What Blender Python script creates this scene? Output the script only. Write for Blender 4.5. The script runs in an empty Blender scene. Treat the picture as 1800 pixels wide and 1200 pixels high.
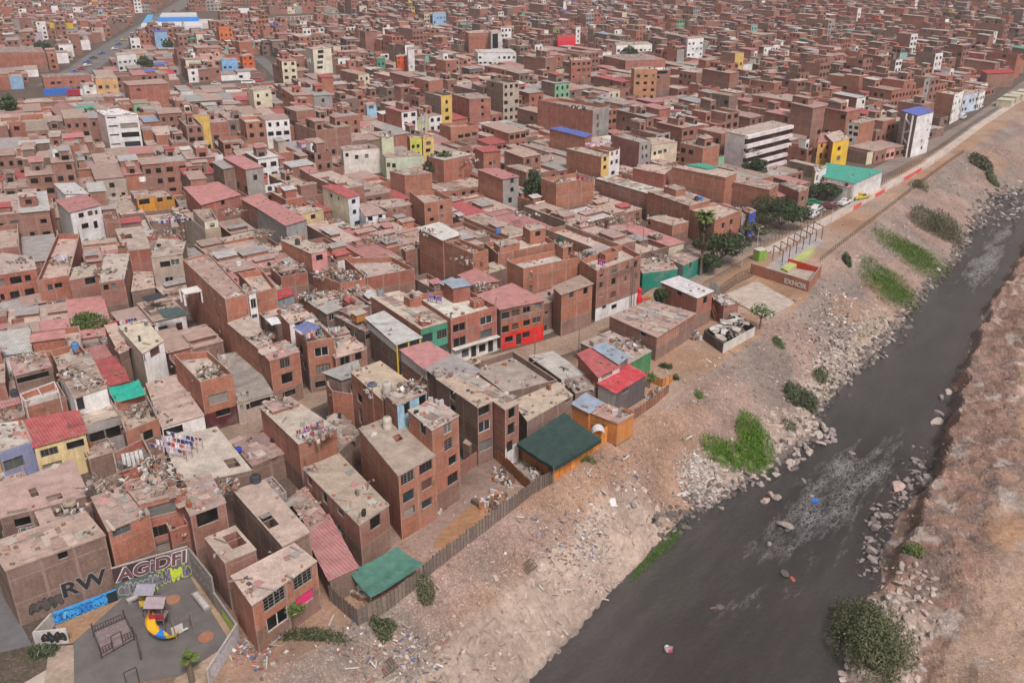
import bpy, math, random
import numpy as np
from math import sin, cos, tan, radians, pi, sqrt, atan2
from mathutils import Vector, Matrix
SC = bpy.context.scene
COL = SC.collection
# ------------------------------------------------------------ camera
CAMH = 62.0; PITCH = radians(24.1); FPX = 1610.0
cam = bpy.data.cameras.new('camera'); camo = bpy.data.objects.new('camera', cam); COL.objects.link(camo)
camo.location = (0, 0, CAMH); camo.rotation_euler = (radians(90) - PITCH, 0, 0)
cam.sensor_width = 36; cam.lens = 36 * FPX / 1800; cam.clip_end = 20000; cam.clip_start = 1
SC.camera = camo
# ------------------------------------------------------------ sky, sun, exposure
SUN_EL, SUN_AZ = radians(52), radians(155)
w = bpy.data.worlds.new("World"); SC.world = w; w.use_nodes = True
nt = w.node_tree; nt.nodes.clear()
sky = nt.nodes.new('ShaderNodeTexSky'); sky.sky_type = 'NISHITA'; sky.sun_disc = False
sky.sun_elevation = SUN_EL; sky.sun_rotation = SUN_AZ; sky.dust_density = 4.0; sky.air_density = 1.0
hs = nt.nodes.new('ShaderNodeHueSaturation'); hs.inputs['Saturation'].default_value = 0.12
bgn = nt.nodes.new('ShaderNodeBackground'); bgn.inputs['Strength'].default_value = 0.058
ow = nt.nodes.new('ShaderNodeOutputWorld')
nt.links.new(sky.outputs[0], hs.inputs['Color']); nt.links.new(hs.outputs[0], bgn.inputs['Color']); nt.links.new(bgn.outputs[0], ow.inputs[0])
sl = bpy.data.lights.new('sun', 'SUN'); sl.energy = 1.5; sl.angle = radians(11); sl.color = (1.0, 0.885, 0.85)
so = bpy.data.objects.new('sun', sl); COL.objects.link(so)
# sun direction: azimuth measured from +Y clockwise (behind the camera, to the left)
sd = Vector((sin(SUN_AZ) * cos(SUN_EL), cos(SUN_AZ) * cos(SUN_EL), sin(SUN_EL)))
so.rotation_euler = sd.to_track_quat('Z', 'Y').to_euler()
SC.view_settings.view_transform = 'Standard'; SC.view_settings.look = 'None'
SC.view_settings.exposure = 1.03; SC.view_settings.gamma = 1
# ------------------------------------------------------------ picture <-> world
CP, SP = cos(PITCH), sin(PITCH)
def ray(u, v):
    a = (u - 900) / FPX; b = (v - 600) / FPX
    return (a, CP - b * SP, -SP - b * CP)
def at(u, v, z=0.0):
    d = ray(u, v); t = (z - CAMH) / d[2]
    return (d[0] * t, d[1] * t)
def px(x, y, z):
    dx, dy, dz = x, y, z - CAMH
    f = dy * CP - dz * SP; up = dy * SP + dz * CP
    if f <= 1: return (1e5, 1e5)
    return (900 + FPX * dx / f, 600 - FPX * up / f)
CROPS = dict(A=(0,800,3), B=(350,800,3), C=(0,500,3.4275), D=(350,500,3.4275), E=(650,550,3.4275), F=(900,450,3),
  G=(700,800,3), H=(1150,700,3), I=(1350,800,3), J=(1350,250,3), K=(1000,250,3.4289), L=(1350,100,4),
  M=(0,0,4), N=(450,0,4), O=(900,0,4), P=(1350,0,4), Q=(0,280,4.2857), R=(400,280,4.2857), S=(780,180,4.2857),
  T=(750,400,4.616), U=(450,460,4.5), V=(200,640,4.6167), X=(0,0,1))
def cu(c, p):
    ox, oy, s = CROPS[c]; return (ox + p[0] / s, oy + p[1] / s)
def cat_(c, p, z=0.0):
    return at(*cu(c, p), z)
# ------------------------------------------------------------ naming helpers
def tag(o, label=None, cat=None, group=None, kind=None):
    if label: o['label'] = label
    if cat: o['category'] = cat
    if group: o['group'] = group
    if kind: o['kind'] = kind
    return o
def empty(name, loc, rz=0):
    o = bpy.data.objects.new(name, None); COL.objects.link(o); o.location = loc; o.rotation_euler = (0, 0, rz); o.empty_display_size = .3
    return o
# ------------------------------------------------------------ mesh builder
class MB:
    def __init__(s): s.v = []; s.f = []; s.m = []; s.c = []; s.sm = False
    def quad(s, a, b, c, d, col, m=0):
        n = len(s.v); s.v += [a, b, c, d]; s.f.append((n, n+1, n+2, n+3)); s.c.append(col); s.m.append(m)
    def poly(s, pts, col, m=0):
        n = len(s.v); s.v += list(pts); s.f.append(tuple(range(n, n+len(pts)))); s.c.append(col); s.m.append(m)
    def prism(s, pts, z0, z1, col, m=0, top=True, bottom=False, topcol=None, topm=None):
        k = len(pts)
        for i in range(k):
            a = pts[i]; b = pts[(i+1) % k]
            s.quad((a[0],a[1],z0), (b[0],b[1],z0), (b[0],b[1],z1), (a[0],a[1],z1), col, m)
        if top: s.poly([(p[0],p[1],z1) for p in pts], topcol or col, m if topm is None else topm)
        if bottom: s.poly([(p[0],p[1],z0) for p in reversed(pts)], col, m)
    def box(s, c, dx, dy, dz, col, m=0, rz=0, tilt=(0,0)):
        """box: centre of its bottom face c, full sizes, turned by rz, tilted"""
        cr, sr = cos(rz), sin(rz); P = []
        for z in (0, dz):
            for (x, y) in ((-dx/2,-dy/2),(dx/2,-dy/2),(dx/2,dy/2),(-dx/2,dy/2)):
                P.append((c[0]+x*cr-y*sr, c[1]+x*sr+y*cr, c[2]+z+x*tilt[0]+y*tilt[1]))
        n = len(s.v); s.v += P
        for q in ((0,3,2,1),(4,5,6,7),(0,1,5,4),(1,2,6,5),(2,3,7,6),(3,0,4,7)):
            s.f.append(tuple(n+i for i in q)); s.c.append(col); s.m.append(m)
    def bar(s, a, b, r, col, m=0, n=4, r2=None):
        a = Vector(a); b = Vector(b); d = b - a
        if d.length < 1e-5: return
        r2 = r if r2 is None else r2
        q = d.to_track_quat('Z', 'Y'); base = len(s.v)
        for (p, rr) in ((a, r), (b, r2)):
            for i in range(n):
                t = 2*pi*(i+.5)/n; s.v.append(tuple(p + q @ Vector((rr*cos(t), rr*sin(t), 0))))
        for i in range(n):
            j = (i+1) % n
            s.f.append((base+i, base+j, base+n+j, base+n+i)); s.c.append(col); s.m.append(m)
        s.f.append(tuple(base+n+i for i in range(n))); s.c.append(col); s.m.append(m)
        s.f.append(tuple(base+n-1-i for i in range(n))); s.c.append(col); s.m.append(m)
    def lathe(s, c, prof, col, m=0, n=12):
        base = len(s.v)
        for (r, z) in prof:
            for i in range(n):
                t = 2*pi*i/n; s.v.append((c[0]+r*cos(t), c[1]+r*sin(t), c[2]+z))
        for k in range(len(prof)-1):
            for i in range(n):
                j = (i+1) % n
                s.f.append((base+k*n+i, base+k*n+j, base+(k+1)*n+j, base+(k+1)*n+i)); s.c.append(col); s.m.append(m)
        s.f.append(tuple(base+(len(prof)-1)*n+i for i in range(n))); s.c.append(col); s.m.append(m)
    def build(s, name, mats, parent=None, origin=(0,0,0), smooth=False):
        me = bpy.data.meshes.new(name)
        o0 = origin
        if o0 != (0,0,0): vs = [(a-o0[0], b-o0[1], c-o0[2]) for a, b, c in s.v]
        else: vs = s.v
        me.from_pydata(vs, [], s.f)
        if not isinstance(mats, (list, tuple)): mats = [mats]
        for m in mats: me.materials.append(m)
        if len(mats) > 1: me.polygons.foreach_set('material_index', s.m)
        at_ = me.color_attributes.new('Col', 'FLOAT_COLOR', 'CORNER')
        lt = np.empty(len(s.f), dtype=np.int32); me.polygons.foreach_get('loop_total', lt)
        ca = np.array([c if len(c) == 4 else (c[0], c[1], c[2], 0.0) for c in s.c], dtype=np.float32)
        at_.data.foreach_set('color', np.repeat(ca, lt, axis=0).ravel())
        if smooth: me.polygons.foreach_set('use_smooth', [True]*len(s.f))
        me.update()
        o = bpy.data.objects.new(name, me); COL.objects.link(o)
        if parent is not None:
            o.parent = parent
        elif o0 != (0,0,0): o.location = o0
        return o
# ------------------------------------------------------------ materials
def newmat(name):
    m = bpy.data.materials.new(name); m.use_nodes = True
    n = m.node_tree; b = n.nodes['Principled BSDF']; b.inputs['Roughness'].default_value = .9
    b.inputs['Specular IOR Level'].default_value = .2
    return m, n, b
def ND(n, t, **k):
    x = n.nodes.new(t)
    for a, b in k.items():
        if a.startswith('i_'):
            key = a[2:]; key = int(key) if key.isdigit() else key
            x.inputs[key].default_value = b
        else: setattr(x, a, b)
    return x
def mixc(n, typ, fac, a, b):
    x = n.nodes.new('ShaderNodeMix'); x.data_type = 'RGBA'; x.blend_type = typ
    for sock, val in ((0, fac), (6, a), (7, b)):
        if hasattr(val, 'links') or hasattr(val, 'is_linked'): n.links.new(val, x.inputs[sock])
        else: x.inputs[sock].default_value = val if sock == 0 else (tuple(val) + (1,))[:4]
    return x.outputs[2]
def mapr(n, v, a, b, c, d):
    x = n.nodes.new('ShaderNodeMapRange'); x.inputs[1].default_value = a; x.inputs[2].default_value = b; x.inputs[3].default_value = c; x.inputs[4].default_value = d
    n.links.new(v, x.inputs[0]); return x.outputs[0]
def noise(n, vec, scale, detail=4, rough=.6):
    x = ND(n, 'ShaderNodeTexNoise'); x.inputs['Scale'].default_value = scale; x.inputs['Detail'].default_value = detail; x.inputs['Roughness'].default_value = rough
    n.links.new(vec, x.inputs['Vector']); return x.outputs['Fac']
def geo(n): return n.nodes.new('ShaderNodeNewGeometry').outputs['Position']
def scalev(n, vec, s):
    x = ND(n, 'ShaderNodeVectorMath', operation='MULTIPLY'); n.links.new(vec, x.inputs[0]); x.inputs[1].default_value = s; return x.outputs[0]
def bump(n, b, h, dist, strength=1.0):
    x = ND(n, 'ShaderNodeBump'); x.inputs['Distance'].default_value = dist; x.inputs['Strength'].default_value = strength
    n.links.new(h, x.inputs['Height']); n.links.new(x.outputs[0], b.inputs['Normal'])
M = {}
def mk_masonry():
    m, n, b = newmat('masonry'); p = geo(n)
    at_ = ND(n, 'ShaderNodeAttribute', attribute_name='Col')
    c = at_.outputs['Color']; a = at_.outputs['Alpha']
    # bricks laid along x+y and z
    sx = ND(n, 'ShaderNodeSeparateXYZ'); n.links.new(p, sx.inputs[0])
    ad = ND(n, 'ShaderNodeMath', operation='ADD'); n.links.new(sx.outputs[0], ad.inputs[0]); n.links.new(sx.outputs[1], ad.inputs[1])
    cb = ND(n, 'ShaderNodeCombineXYZ'); n.links.new(ad.outputs[0], cb.inputs[0]); n.links.new(sx.outputs[2], cb.inputs[1])
    br = ND(n, 'ShaderNodeTexBrick'); n.links.new(cb.outputs[0], br.inputs['Vector'])
    br.inputs['Scale'].default_value = 1.0; br.inputs['Brick Width'].default_value = .30; br.inputs['Row Height'].default_value = .14
    br.inputs['Mortar Size'].default_value = .012; br.inputs['Color1'].default_value = (1.12,1.08,1.05,1); br.inputs['Color2'].default_value = (.82,.8,.8,1); br.inputs['Mortar'].default_value = (.9,1.0,1.05,1)
    cbk = mixc(n, 'MULTIPLY', a, c, br.outputs['Color'])
    n1 = noise(n, p, .45, 5, .65); n2 = noise(n, scalev(n, p, (3.2,3.2,.5)), 1.0, 5, .7); n3 = noise(n, p, 5.5, 3, .7)
    f1 = mapr(n, n1, .3, .7, .78, 1.16); f2 = mapr(n, n2, .35, .65, .84, 1.1); f3 = mapr(n, n3, .3, .7, .84, 1.14)
    mm = ND(n, 'ShaderNodeMath', operation='MULTIPLY'); n.links.new(f1, mm.inputs[0]); n.links.new(f2, mm.inputs[1])
    m2 = ND(n, 'ShaderNodeMath', operation='MULTIPLY'); n.links.new(mm.outputs[0], m2.inputs[0]); n.links.new(f3, m2.inputs[1])
    cc = mixc(n, 'MULTIPLY', 1.0, cbk, (1,1,1)); 
    cmb = ND(n, 'ShaderNodeCombineXYZ')
    for i in range(3): n.links.new(m2.outputs[0], cmb.inputs[i])
    cc = mixc(n, 'MULTIPLY', 1.0, cbk, cmb.outputs[0])
    # dust washed over masonry
    dst = mapr(n, noise(n, p, .22, 6, .7), .5, .75, 0, .5)
    cc = mixc(n, 'MIX', dst, cc, (.30,.235,.2))
    n.links.new(cc, b.inputs['Base Color']); bump(n, b, n3, .02, .5)
    return m
def mk_roofing():
    m, n, b = newmat('roofing'); p = geo(n)
    c = ND(n, 'ShaderNodeAttribute', attribute_name='Col').outputs['Color']
    n1 = mapr(n, noise(n, p, .6, 6, .7), .32, .68, .66, 1.14); n2 = mapr(n, noise(n, p, 4.5, 4, .75), .3, .7, .78, 1.18)
    mm = ND(n, 'ShaderNodeMath', operation='MULTIPLY'); n.links.new(n1, mm.inputs[0]); n.links.new(n2, mm.inputs[1])
    cmb = ND(n, 'ShaderNodeCombineXYZ')
    for i in range(3): n.links.new(mm.outputs[0], cmb.inputs[i])
    cc = mixc(n, 'MULTIPLY', 1.0, c, cmb.outputs[0])
    st = mapr(n, noise(n, p, 1.7, 5, .8), .6, .72, 0, .55)
    cc = mixc(n, 'MIX', st, cc, (.16,.12,.1))
    st = mapr(n, noise(n, scalev(n, p, (1.2,1.0,1)), .9, 5, .6), .56, .8, 0, .5)
    cc = mixc(n, 'MIX', st, cc, (.46,.38,.32))
    n.links.new(cc, b.inputs['Base Color']); bump(n, b, n2, .03, .5)
    return m
def mk_corr():
    m, n, b = newmat('corrugated_sheet'); p = geo(n)
    c = ND(n, 'ShaderNodeAttribute', attribute_name='Col').outputs['Color']
    # ridges run up the slope: constant across e1
    dt = ND(n, 'ShaderNodeVectorMath', operation='DOT_PRODUCT'); n.links.new(p, dt.inputs[0]); dt.inputs[1].default_value = (sin(radians(50)), cos(radians(50)), 0)
    cm = ND(n, 'ShaderNodeCombineXYZ'); n.links.new(dt.outputs['Value'], cm.inputs[0])
    wv = ND(n, 'ShaderNodeTexWave'); n.links.new(cm.outputs[0], wv.inputs['Vector']); wv.inputs['Scale'].default_value = .85
    n1 = mapr(n, noise(n, p, .8, 6, .7), .35, .68, .7, 1.12)
    f = mapr(n, wv.outputs['Fac'], 0, 1, .78, 1.08)
    mm = ND(n, 'ShaderNodeMath', operation='MULTIPLY'); n.links.new(n1, mm.inputs[0]); n.links.new(f, mm.inputs[1])
    cmb = ND(n, 'ShaderNodeCombineXYZ')
    for i in range(3): n.links.new(mm.outputs[0], cmb.inputs[i])
    cc = mixc(n, 'MULTIPLY', 1.0, c, cmb.outputs[0])
    st = mapr(n, noise(n, p, 1.1, 6, .75), .52, .74, 0, .75)
    cc = mixc(n, 'MIX', st, cc, (.33,.25,.21))
    n.links.new(cc, b.inputs['Base Color']); b.inputs['Roughness'].default_value = .7; bump(n, b, wv.outputs['Fac'], .04, .7)
    return m
def mk_plain(name, rough=.85, var=.2, spec=.2, scale=2.5):
    m, n, b = newmat(name); p = geo(n)
    c = ND(n, 'ShaderNodeAttribute', attribute_name='Col').outputs['Color']
    f = mapr(n, noise(n, p, scale, 5, .7), .3, .7, 1-var, 1+var*.7)
    cmb = ND(n, 'ShaderNodeCombineXYZ')
    for i in range(3): n.links.new(f, cmb.inputs[i])
    n.links.new(mixc(n, 'MULTIPLY', 1.0, c, cmb.outputs[0]), b.inputs['Base Color'])
    b.inputs['Roughness'].default_value = rough; b.inputs['Specular IOR Level'].default_value = spec
    return m
def mk_ground():
    m, n, b = newmat('ground'); p = geo(n)
    c = ND(n, 'ShaderNodeAttribute', attribute_name='Col').outputs['Color']
    n1 = mapr(n, noise(n, p, .12, 6, .65), .32, .68, .72, 1.2)
    n2 = mapr(n, noise(n, p, 1.6, 6, .8), .3, .7, .66, 1.28)
    vo = ND(n, 'ShaderNodeTexVoronoi'); vo.inputs['Scale'].default_value = 7.5; n.links.new(p, vo.inputs['Vector'])
    alp = ND(n, 'ShaderNodeAttribute', attribute_name='Col').outputs['Alpha']
    n3a = mapr(n, vo.outputs['Distance'], 0, .7, 1.16, .72)
    n3m = ND(n, 'ShaderNodeMix'); n3m.data_type = 'FLOAT'; n.links.new(alp, n3m.inputs[0]); n3m.inputs[2].default_value = 1.0; n.links.new(n3a, n3m.inputs[3]); n3 = n3m.outputs[0]
    mm = ND(n, 'ShaderNodeMath', operation='MULTIPLY'); n.links.new(n1, mm.inputs[0]); n.links.new(n2, mm.inputs[1])
    m3 = ND(n, 'ShaderNodeMath', operation='MULTIPLY'); n.links.new(mm.outputs[0], m3.inputs[0]); n.links.new(n3, m3.inputs[1])
    cmb = ND(n, 'ShaderNodeCombineXYZ')
    for i in range(3): n.links.new(m3.outputs[0], cmb.inputs[i])
    cc = mixc(n, 'MULTIPLY', 1.0, c, cmb.outputs[0])
    # single pale and dark stones of the gravel
    sp = ND(n, 'ShaderNodeSeparateColor'); n.links.new(vo.outputs['Color'], sp.inputs[0])
    pale = mapr(n, sp.outputs[0], .91, .94, 0, .4); dark = mapr(n, sp.outputs[1], .86, .9, 0, .45)
    def am(x): q = ND(n, 'ShaderNodeMath', operation='MULTIPLY'); n.links.new(x, q.inputs[0]); n.links.new(alp, q.inputs[1]); return q.outputs[0]
    pale, dark = am(pale), am(dark)
    cc = mixc(n, 'MIX', pale, cc, (.5,.43,.39)); cc = mixc(n, 'MIX', dark, cc, (.12,.09,.08))
    n.links.new(cc, b.inputs['Base Color'])
    bump(n, b, n2, .08, .8)
    return m
def mk_water():
    m, n, b = newmat('river_water'); p = geo(n)
    c = ND(n, 'ShaderNodeAttribute', attribute_name='Col').outputs['Color']
    rp2 = ND(n, 'ShaderNodeVectorRotate', rotation_type='Z_AXIS'); n.links.new(p, rp2.inputs['Vector']); rp2.inputs['Angle'].default_value = -radians(90-38.5)
    fl = scalev(n, rp2.outputs[0], (.5, 1.15, 1))
    f = noise(n, fl, .9, 9, .68); f2 = noise(n, fl, 2.3, 6, .7)
    big = noise(n, scalev(n, rp2.outputs[0], (.13,.5,1)), 1.0, 3, .55)
    sepc = ND(n, 'ShaderNodeSeparateColor'); n.links.new(c, sepc.inputs[0])
    def filament(x, w_):
        d = ND(n, 'ShaderNodeMath', operation='SUBTRACT'); n.links.new(x, d.inputs[0]); d.inputs[1].default_value = .5
        a_ = ND(n, 'ShaderNodeMath', operation='ABSOLUTE'); n.links.new(d.outputs[0], a_.inputs[0])
        return mapr(n, a_.outputs[0], 0, w_, 1, 0)
    r1, r2 = filament(f, .022), filament(f2, .03)
    mx_ = ND(n, 'ShaderNodeMath', operation='MAXIMUM'); n.links.new(r1, mx_.inputs[0]); n.links.new(r2, mx_.inputs[1])
    mk = ND(n, 'ShaderNodeMath', operation='MULTIPLY_ADD'); n.links.new(big, mk.inputs[0]); mk.inputs[1].default_value = 1.6; n.links.new(sepc.outputs[0], mk.inputs[2])
    msk = mapr(n, mk.outputs[0], 1.48, 2.1, 0, 1)
    fo_ = ND(n, 'ShaderNodeMath', operation='MULTIPLY'); n.links.new(mx_.outputs[0], fo_.inputs[0]); n.links.new(msk, fo_.inputs[1])
    foam = fo_.outputs[0]
    base = mixc(n, 'MIX', mapr(n, big, .35, .65, 0, 1), (.058,.052,.053), (.082,.073,.072))
    cc = mixc(n, 'MIX', mapr(n, foam, .05, .7, 0, .95), base, (.75,.72,.71))
    n.links.new(cc, b.inputs['Base Color'])
    n.links.new(mapr(n, foam, 0, .6, .12, .8), b.inputs['Roughness'])
    b.inputs['Specular IOR Level'].default_value = .95
    h = noise(n, scalev(n, rp2.outputs[0], (1.0, 1.7, 1)), 1.3, 8, .72)
    hm = ND(n, 'ShaderNodeMath', operation='MULTIPLY'); n.links.new(h, hm.inputs[0]); n.links.new(mapr(n, sepc.outputs[0], 0, 1, .8, 2.4), hm.inputs[1])
    bump(n, b, hm.outputs[0], .8, 1.0)
    return m
def mk_foliage():
    m, n, b = newmat('foliage'); p = geo(n)
    c = ND(n, 'ShaderNodeAttribute', attribute_name='Col').outputs['Color']
    f = mapr(n, noise(n, p, .9, 3, .6), .3, .7, .7, 1.35)
    cmb = ND(n, 'ShaderNodeCombineXYZ')
    for i in range(3): n.links.new(f, cmb.inputs[i])
    n.links.new(mixc(n, 'MULTIPLY', 1.0, c, cmb.outputs[0]), b.inputs['Base Color'])
    b.inputs['Roughness'].default_value = .7
    return m
def mk_glass():
    m, n, b = newmat('window_dark'); p = geo(n)
    f = noise(n, p, .7, 2, .5)
    n.links.new(mixc(n, 'MIX', mapr(n, f, .35, .7, 0, 1), (.008,.008,.008), (.03,.026,.024)), b.inputs['Base Color'])
    b.inputs['Roughness'].default_value = .5; b.inputs['Specular IOR Level'].default_value = .1
    return m
M['mas'] = mk_masonry(); M['roof'] = mk_roofing(); M['corr'] = mk_corr(); M['pl'] = mk_plain('painted'); M['cloth'] = mk_plain('cloth', .95, .26, .2, 1.2)
M['gnd'] = mk_ground(); M['water'] = mk_water(); M['leaf'] = mk_foliage(); M['win'] = mk_glass(); M['rock'] = mk_plain('stone', .9, .35, .2, 1.6)
M['pave'] = mk_plain('paving', .85, .22, .2, .5); M['metal'] = mk_plain('metal', .5, .15, .5); M['car'] = mk_plain('car_paint', .28, .04, .5); M['wood'] = mk_plain('wood', .9, .35, .2, 3.0)
# ------------------------------------------------------------ palette (real-world base colours)
BR=(.285,.138,.106); RD=(.35,.13,.094); OR=(.365,.152,.10); BW=(.21,.138,.112); GY=(.30,.275,.26); WH=(.72,.7,.69); TN=(.42,.34,.28); DK=(.02,.02,.02)
YE=(.62,.44,.15); CR=(.62,.54,.4); LB=(.25,.27,.42); GN=(.07,.28,.18); TE=(.02,.2,.15); PK=(.62,.28,.27); CONC=(.36,.275,.235); PALE=(.5,.44,.39)
RFT=(.47,.36,.305); RFP=(.385,.285,.245); RFG=(.35,.32,.3); SHR=(.43,.12,.12); SHP=(.46,.2,.19); SHW=(.62,.6,.58); SHB=(.3,.35,.42); SHG=(.34,.31,.3)
def jit(c, r, k=.12):
    f = 1 + r.uniform(-k, k); return (c[0]*f*(1+r.uniform(-k,k)*.3), c[1]*f*(1+r.uniform(-k,k)*.2), c[2]*f*(1+r.uniform(-k,k)*.3)) + tuple(c[3:])
def B1(c): return (c[0], c[1], c[2], 1.0)
BRICKS = (BR, RD, OR, BW)
# ============================================================ terrain and river
AZR = radians(38.5); DS = (sin(AZR), cos(AZR)); DT = (cos(AZR), -sin(AZR))
WZ = -7.5
def st2(x, y): return (x*DS[0]+y*DS[1], x*DT[0]+y*DT[1])
def xy(s, t): return (s*DS[0]+t*DT[0], s*DS[1]+t*DT[1])
_tb = [(-60,-57.2),(38,-57.0),(45,-55.8),(136,-55.2),(158,-55.6),(176,-61),(203,-62.2),(284,-65.3),(337,-65.8),(397,-67.6),(600,-72),(2500,-100)]
_tw = [(-60,-42.5),(55,-42.8),(72,-43.6),(92,-44.6),(99,-42.3),(106,-41.5),(118,-39.6),(124,-38.9),(129,-41.8),(150,-42.1),(165,-42.0),(182,-42.8),(205,-44.7),(220,-44.6),(243,-47.2),(268,-50.2),(285,-51.6),(300,-46.5),(420,-48),(2500,-60)]
_tr = [(-60,-12),(60,-14.5),(75,-18.6),(85,-20.8),(94,-20.6),(109,-23.4),(122,-22.4),(147,-27),(161,-29.3),(192,-32.6),(207,-33.3),(235,-35.2),(252,-36.9),(300,-38),(420,-40),(2500,-50)]
def itp(tab, s): return np.interp(s, [a for a, b in tab], [b for a, b in tab])
rsn = np.random.RandomState(7)
_perm = rsn.rand(4096, 3)
def _h(ix, iy, k=0): return _perm[((ix.astype(np.int64)*73856093) ^ (iy.astype(np.int64)*19349663) ^ (k*83492791)) & 4095]
def vnoise(x, y, k=0):
    x0 = np.floor(x); y0 = np.floor(y); fx = x-x0; fy = y-y0; fx = fx*fx*(3-2*fx); fy = fy*fy*(3-2*fy)
    a = _h(x0,y0,k)[...,0]; b = _h(x0+1,y0,k)[...,0]; c = _h(x0,y0+1,k)[...,0]; d = _h(x0+1,y0+1,k)[...,0]
    return (a*(1-fx)+b*fx)*(1-fy)+(c*(1-fx)+d*fx)*fy
def fbm(x, y, k=0, o=5, g=.55):
    r = 0; a = 1; t = 0
    for i in range(o): r = r + a*vnoise(x*2**i+i*17.3, y*2**i+i*9.1, k+i); t += a; a *= g
    return r/t
def cells(x, y, k=0):
    """distance to the nearest and second nearest cell point and a random number for the cell"""
    f1 = np.full(x.shape, 9.); f2 = np.full(x.shape, 9.); idr = np.zeros(x.shape+(3,)); x0 = np.floor(x); y0 = np.floor(y); lx = np.zeros(x.shape); ly = np.zeros(x.shape)
    for i in (-1,0,1):
        for j in (-1,0,1):
            h = _h(x0+i, y0+j, k); h2 = _h(x0+i, y0+j, k+5)
            dx = x0+i+.1+.8*h[...,0]-x; dy = y0+j+.1+.8*h[...,1]-y; d = np.sqrt(dx*dx+dy*dy)
            m = d < f1; f2 = np.where(m, f1, np.minimum(f2, d)); f1 = np.where(m, d, f1)
            idr = np.where(m[...,None], h2, idr); lx = np.where(m, dx, lx); ly = np.where(m, dy, ly)
    return f1, f2, idr, lx, ly
def sstep(a, b, x): t = np.clip((x-a)/(b-a), 0, 1); return t*t*(3-2*t)
def ground_z(s, t, fine=True):
    s = np.asarray(s, float); t = np.asarray(t, float)
    tb = itp(_tb, s); tw = itp(_tw, s) ; tr = itp(_tr, s)
    wig = (fbm(s*.25, s*0+3.3, 3)-.5)*1.6; tw = tw+wig; tr = tr+(fbm(s*.22, s*0+8.3, 5)-.5)*4
    u = (t-tb)/(tw-tb)
    z = np.where(u <= 0, 0.0, 0.0)
    sl = (WZ-.15)*(np.clip(u,0,1)**1.08)
    z = np.where((u > 0) & (u <= 1), sl, z)
    bed = WZ-.15-.9*sstep(0, 3, t-tw)*sstep(0, 3, tr-t)
    z = np.where((u > 1) & (t < tr), bed, z)
    d = t-tr
    cut = np.interp(s, [-60, 60, 88, 104, 120, 150, 175, 400], [.3,.3,.3,2.4,3.0,3.0,2.0,2.0])  # the low cut bank on the right
    off = np.interp(s, [-60, 90, 105, 125, 150, 170, 400], [0,0,2.6,.3,1.0,1,1])
    rb = WZ-.15+.5*sstep(0,2.2,d)+cut*sstep(off, off+1.6, d)+1.6*sstep(3,20,d)+1.2*sstep(16,40,d)
    z = np.where(d >= 0, rb, z)
    if fine:
        n1 = fbm(s*.16, t*.16, 11, 5)-.5; n2 = fbm(s*.9, t*.9, 21, 4)-.5
        slope = sstep(-.02,.12,u)*sstep(1.0,.9,u); side = sstep(.3,3,d)
        z = z+(n1*1.7+n2*.35)*slope
        rdg = fbm(s*.3, t*.22, 15, 4); z = z+((rdg-.45)*3.0*sstep(1,4,d)*sstep(13,9,d)+n1*1.2+n2*.55)*side*np.where(d > 14, .45, 1)
        # dumped stone and slab facing of the lower slope
        rp, a, b_ = stone_zone(s, t, u)
        f1, f2, idr, lx, ly = cells(s*.62+n2*.5, t*.62+n1*.4, 31)
        st = sstep(0,.42,f2-f1)*(.35+.55*idr[...,0])+((idr[...,1]-.5)*lx*.9+(idr[...,2]-.5)*ly*.9)*sstep(0,.3,f2-f1)
        z = z+rp*st*.42
        f1, f2, idr, lx, ly = cells(s*1.9, t*1.9, 37)
        st2_ = np.minimum(1, (f2-f1)*2.5)*(.3+.7*idr[...,0])
        z = z+np.maximum(b_, 0)*st2_*.28
    return z
def stone_zone(s, t, u):
    nn = fbm(s*.09, t*.12, 51, 4)-.5
    near = sstep(.34,.52, u+nn*.5)*sstep(92,86,s)
    mid = sstep(.62,.74, u+nn*.35)*sstep(92,100,s)*sstep(182,170,s)
    a = np.clip(near+mid,0,1)*sstep(1.03,.97,u)
    toe = sstep(.9,.98,u)*sstep(1.5,1.1,u)*sstep(86,94,s)
    d = t-itp(_tr, s)
    rr = sstep(.3,1.5,d)*sstep(9,7,d+nn*2)*sstep(93,88,s)
    gravel = sstep(.05,.2,u)*sstep(1.0,.9,u)*.4
    return np.clip(a+rr,0,1), toe, np.clip(toe+gravel*(1-a),0,1)
def zg(s, t): return float(ground_z(np.array([s]), np.array([t]))[0])
# --- grid
ss = [-60,-20,5,20]+list(np.arange(26, 120, .4))+list(np.arange(120, 200, .6))+list(np.arange(200, 330, 1.0))+list(np.arange(330, 520, 4.0))+[540,580,640,720,820,950,1100,1400,1900,2400]
ss = np.array(ss); rows = []
for s in ss:
    tb, tw, tr = itp(_tb, s), itp(_tw, s), itp(_tr, s)
    L = [-3000,-2000,-1200,-700,-400,-250,-160,-120,-100,-90,-84,-80,-76,-72]
    L = [x for x in L if x < tb-4]+[tb-3.5,tb-2,tb-1]
    L += list(np.linspace(tb-.2, tw+.8, 38))+list(np.linspace(tw+1.8, tr-1.0, 8))+list(np.linspace(tr-.4, tr+12, 36))+list(np.linspace(tr+12.6, tr+26, 18))+[tr+30, tr+36, tr+45, tr+60, tr+90, tr+150, tr+400, 1500, 3000]
    rows.append(L)
nc = len(rows[0]); rows = [r if len(r) == nc else r for r in rows]
mx = max(len(r) for r in rows)
rows = [([r[0]-10*(mx-len(r)-i) for i in range(mx-len(r))]+r) for r in rows]
T = np.array(rows); S_ = np.repeat(ss[:,None], mx, axis=1)
Z = ground_z(S_, T)
X = S_*DS[0]+T*DT[0]; Y = S_*DS[1]+T*DT[1]
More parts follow.
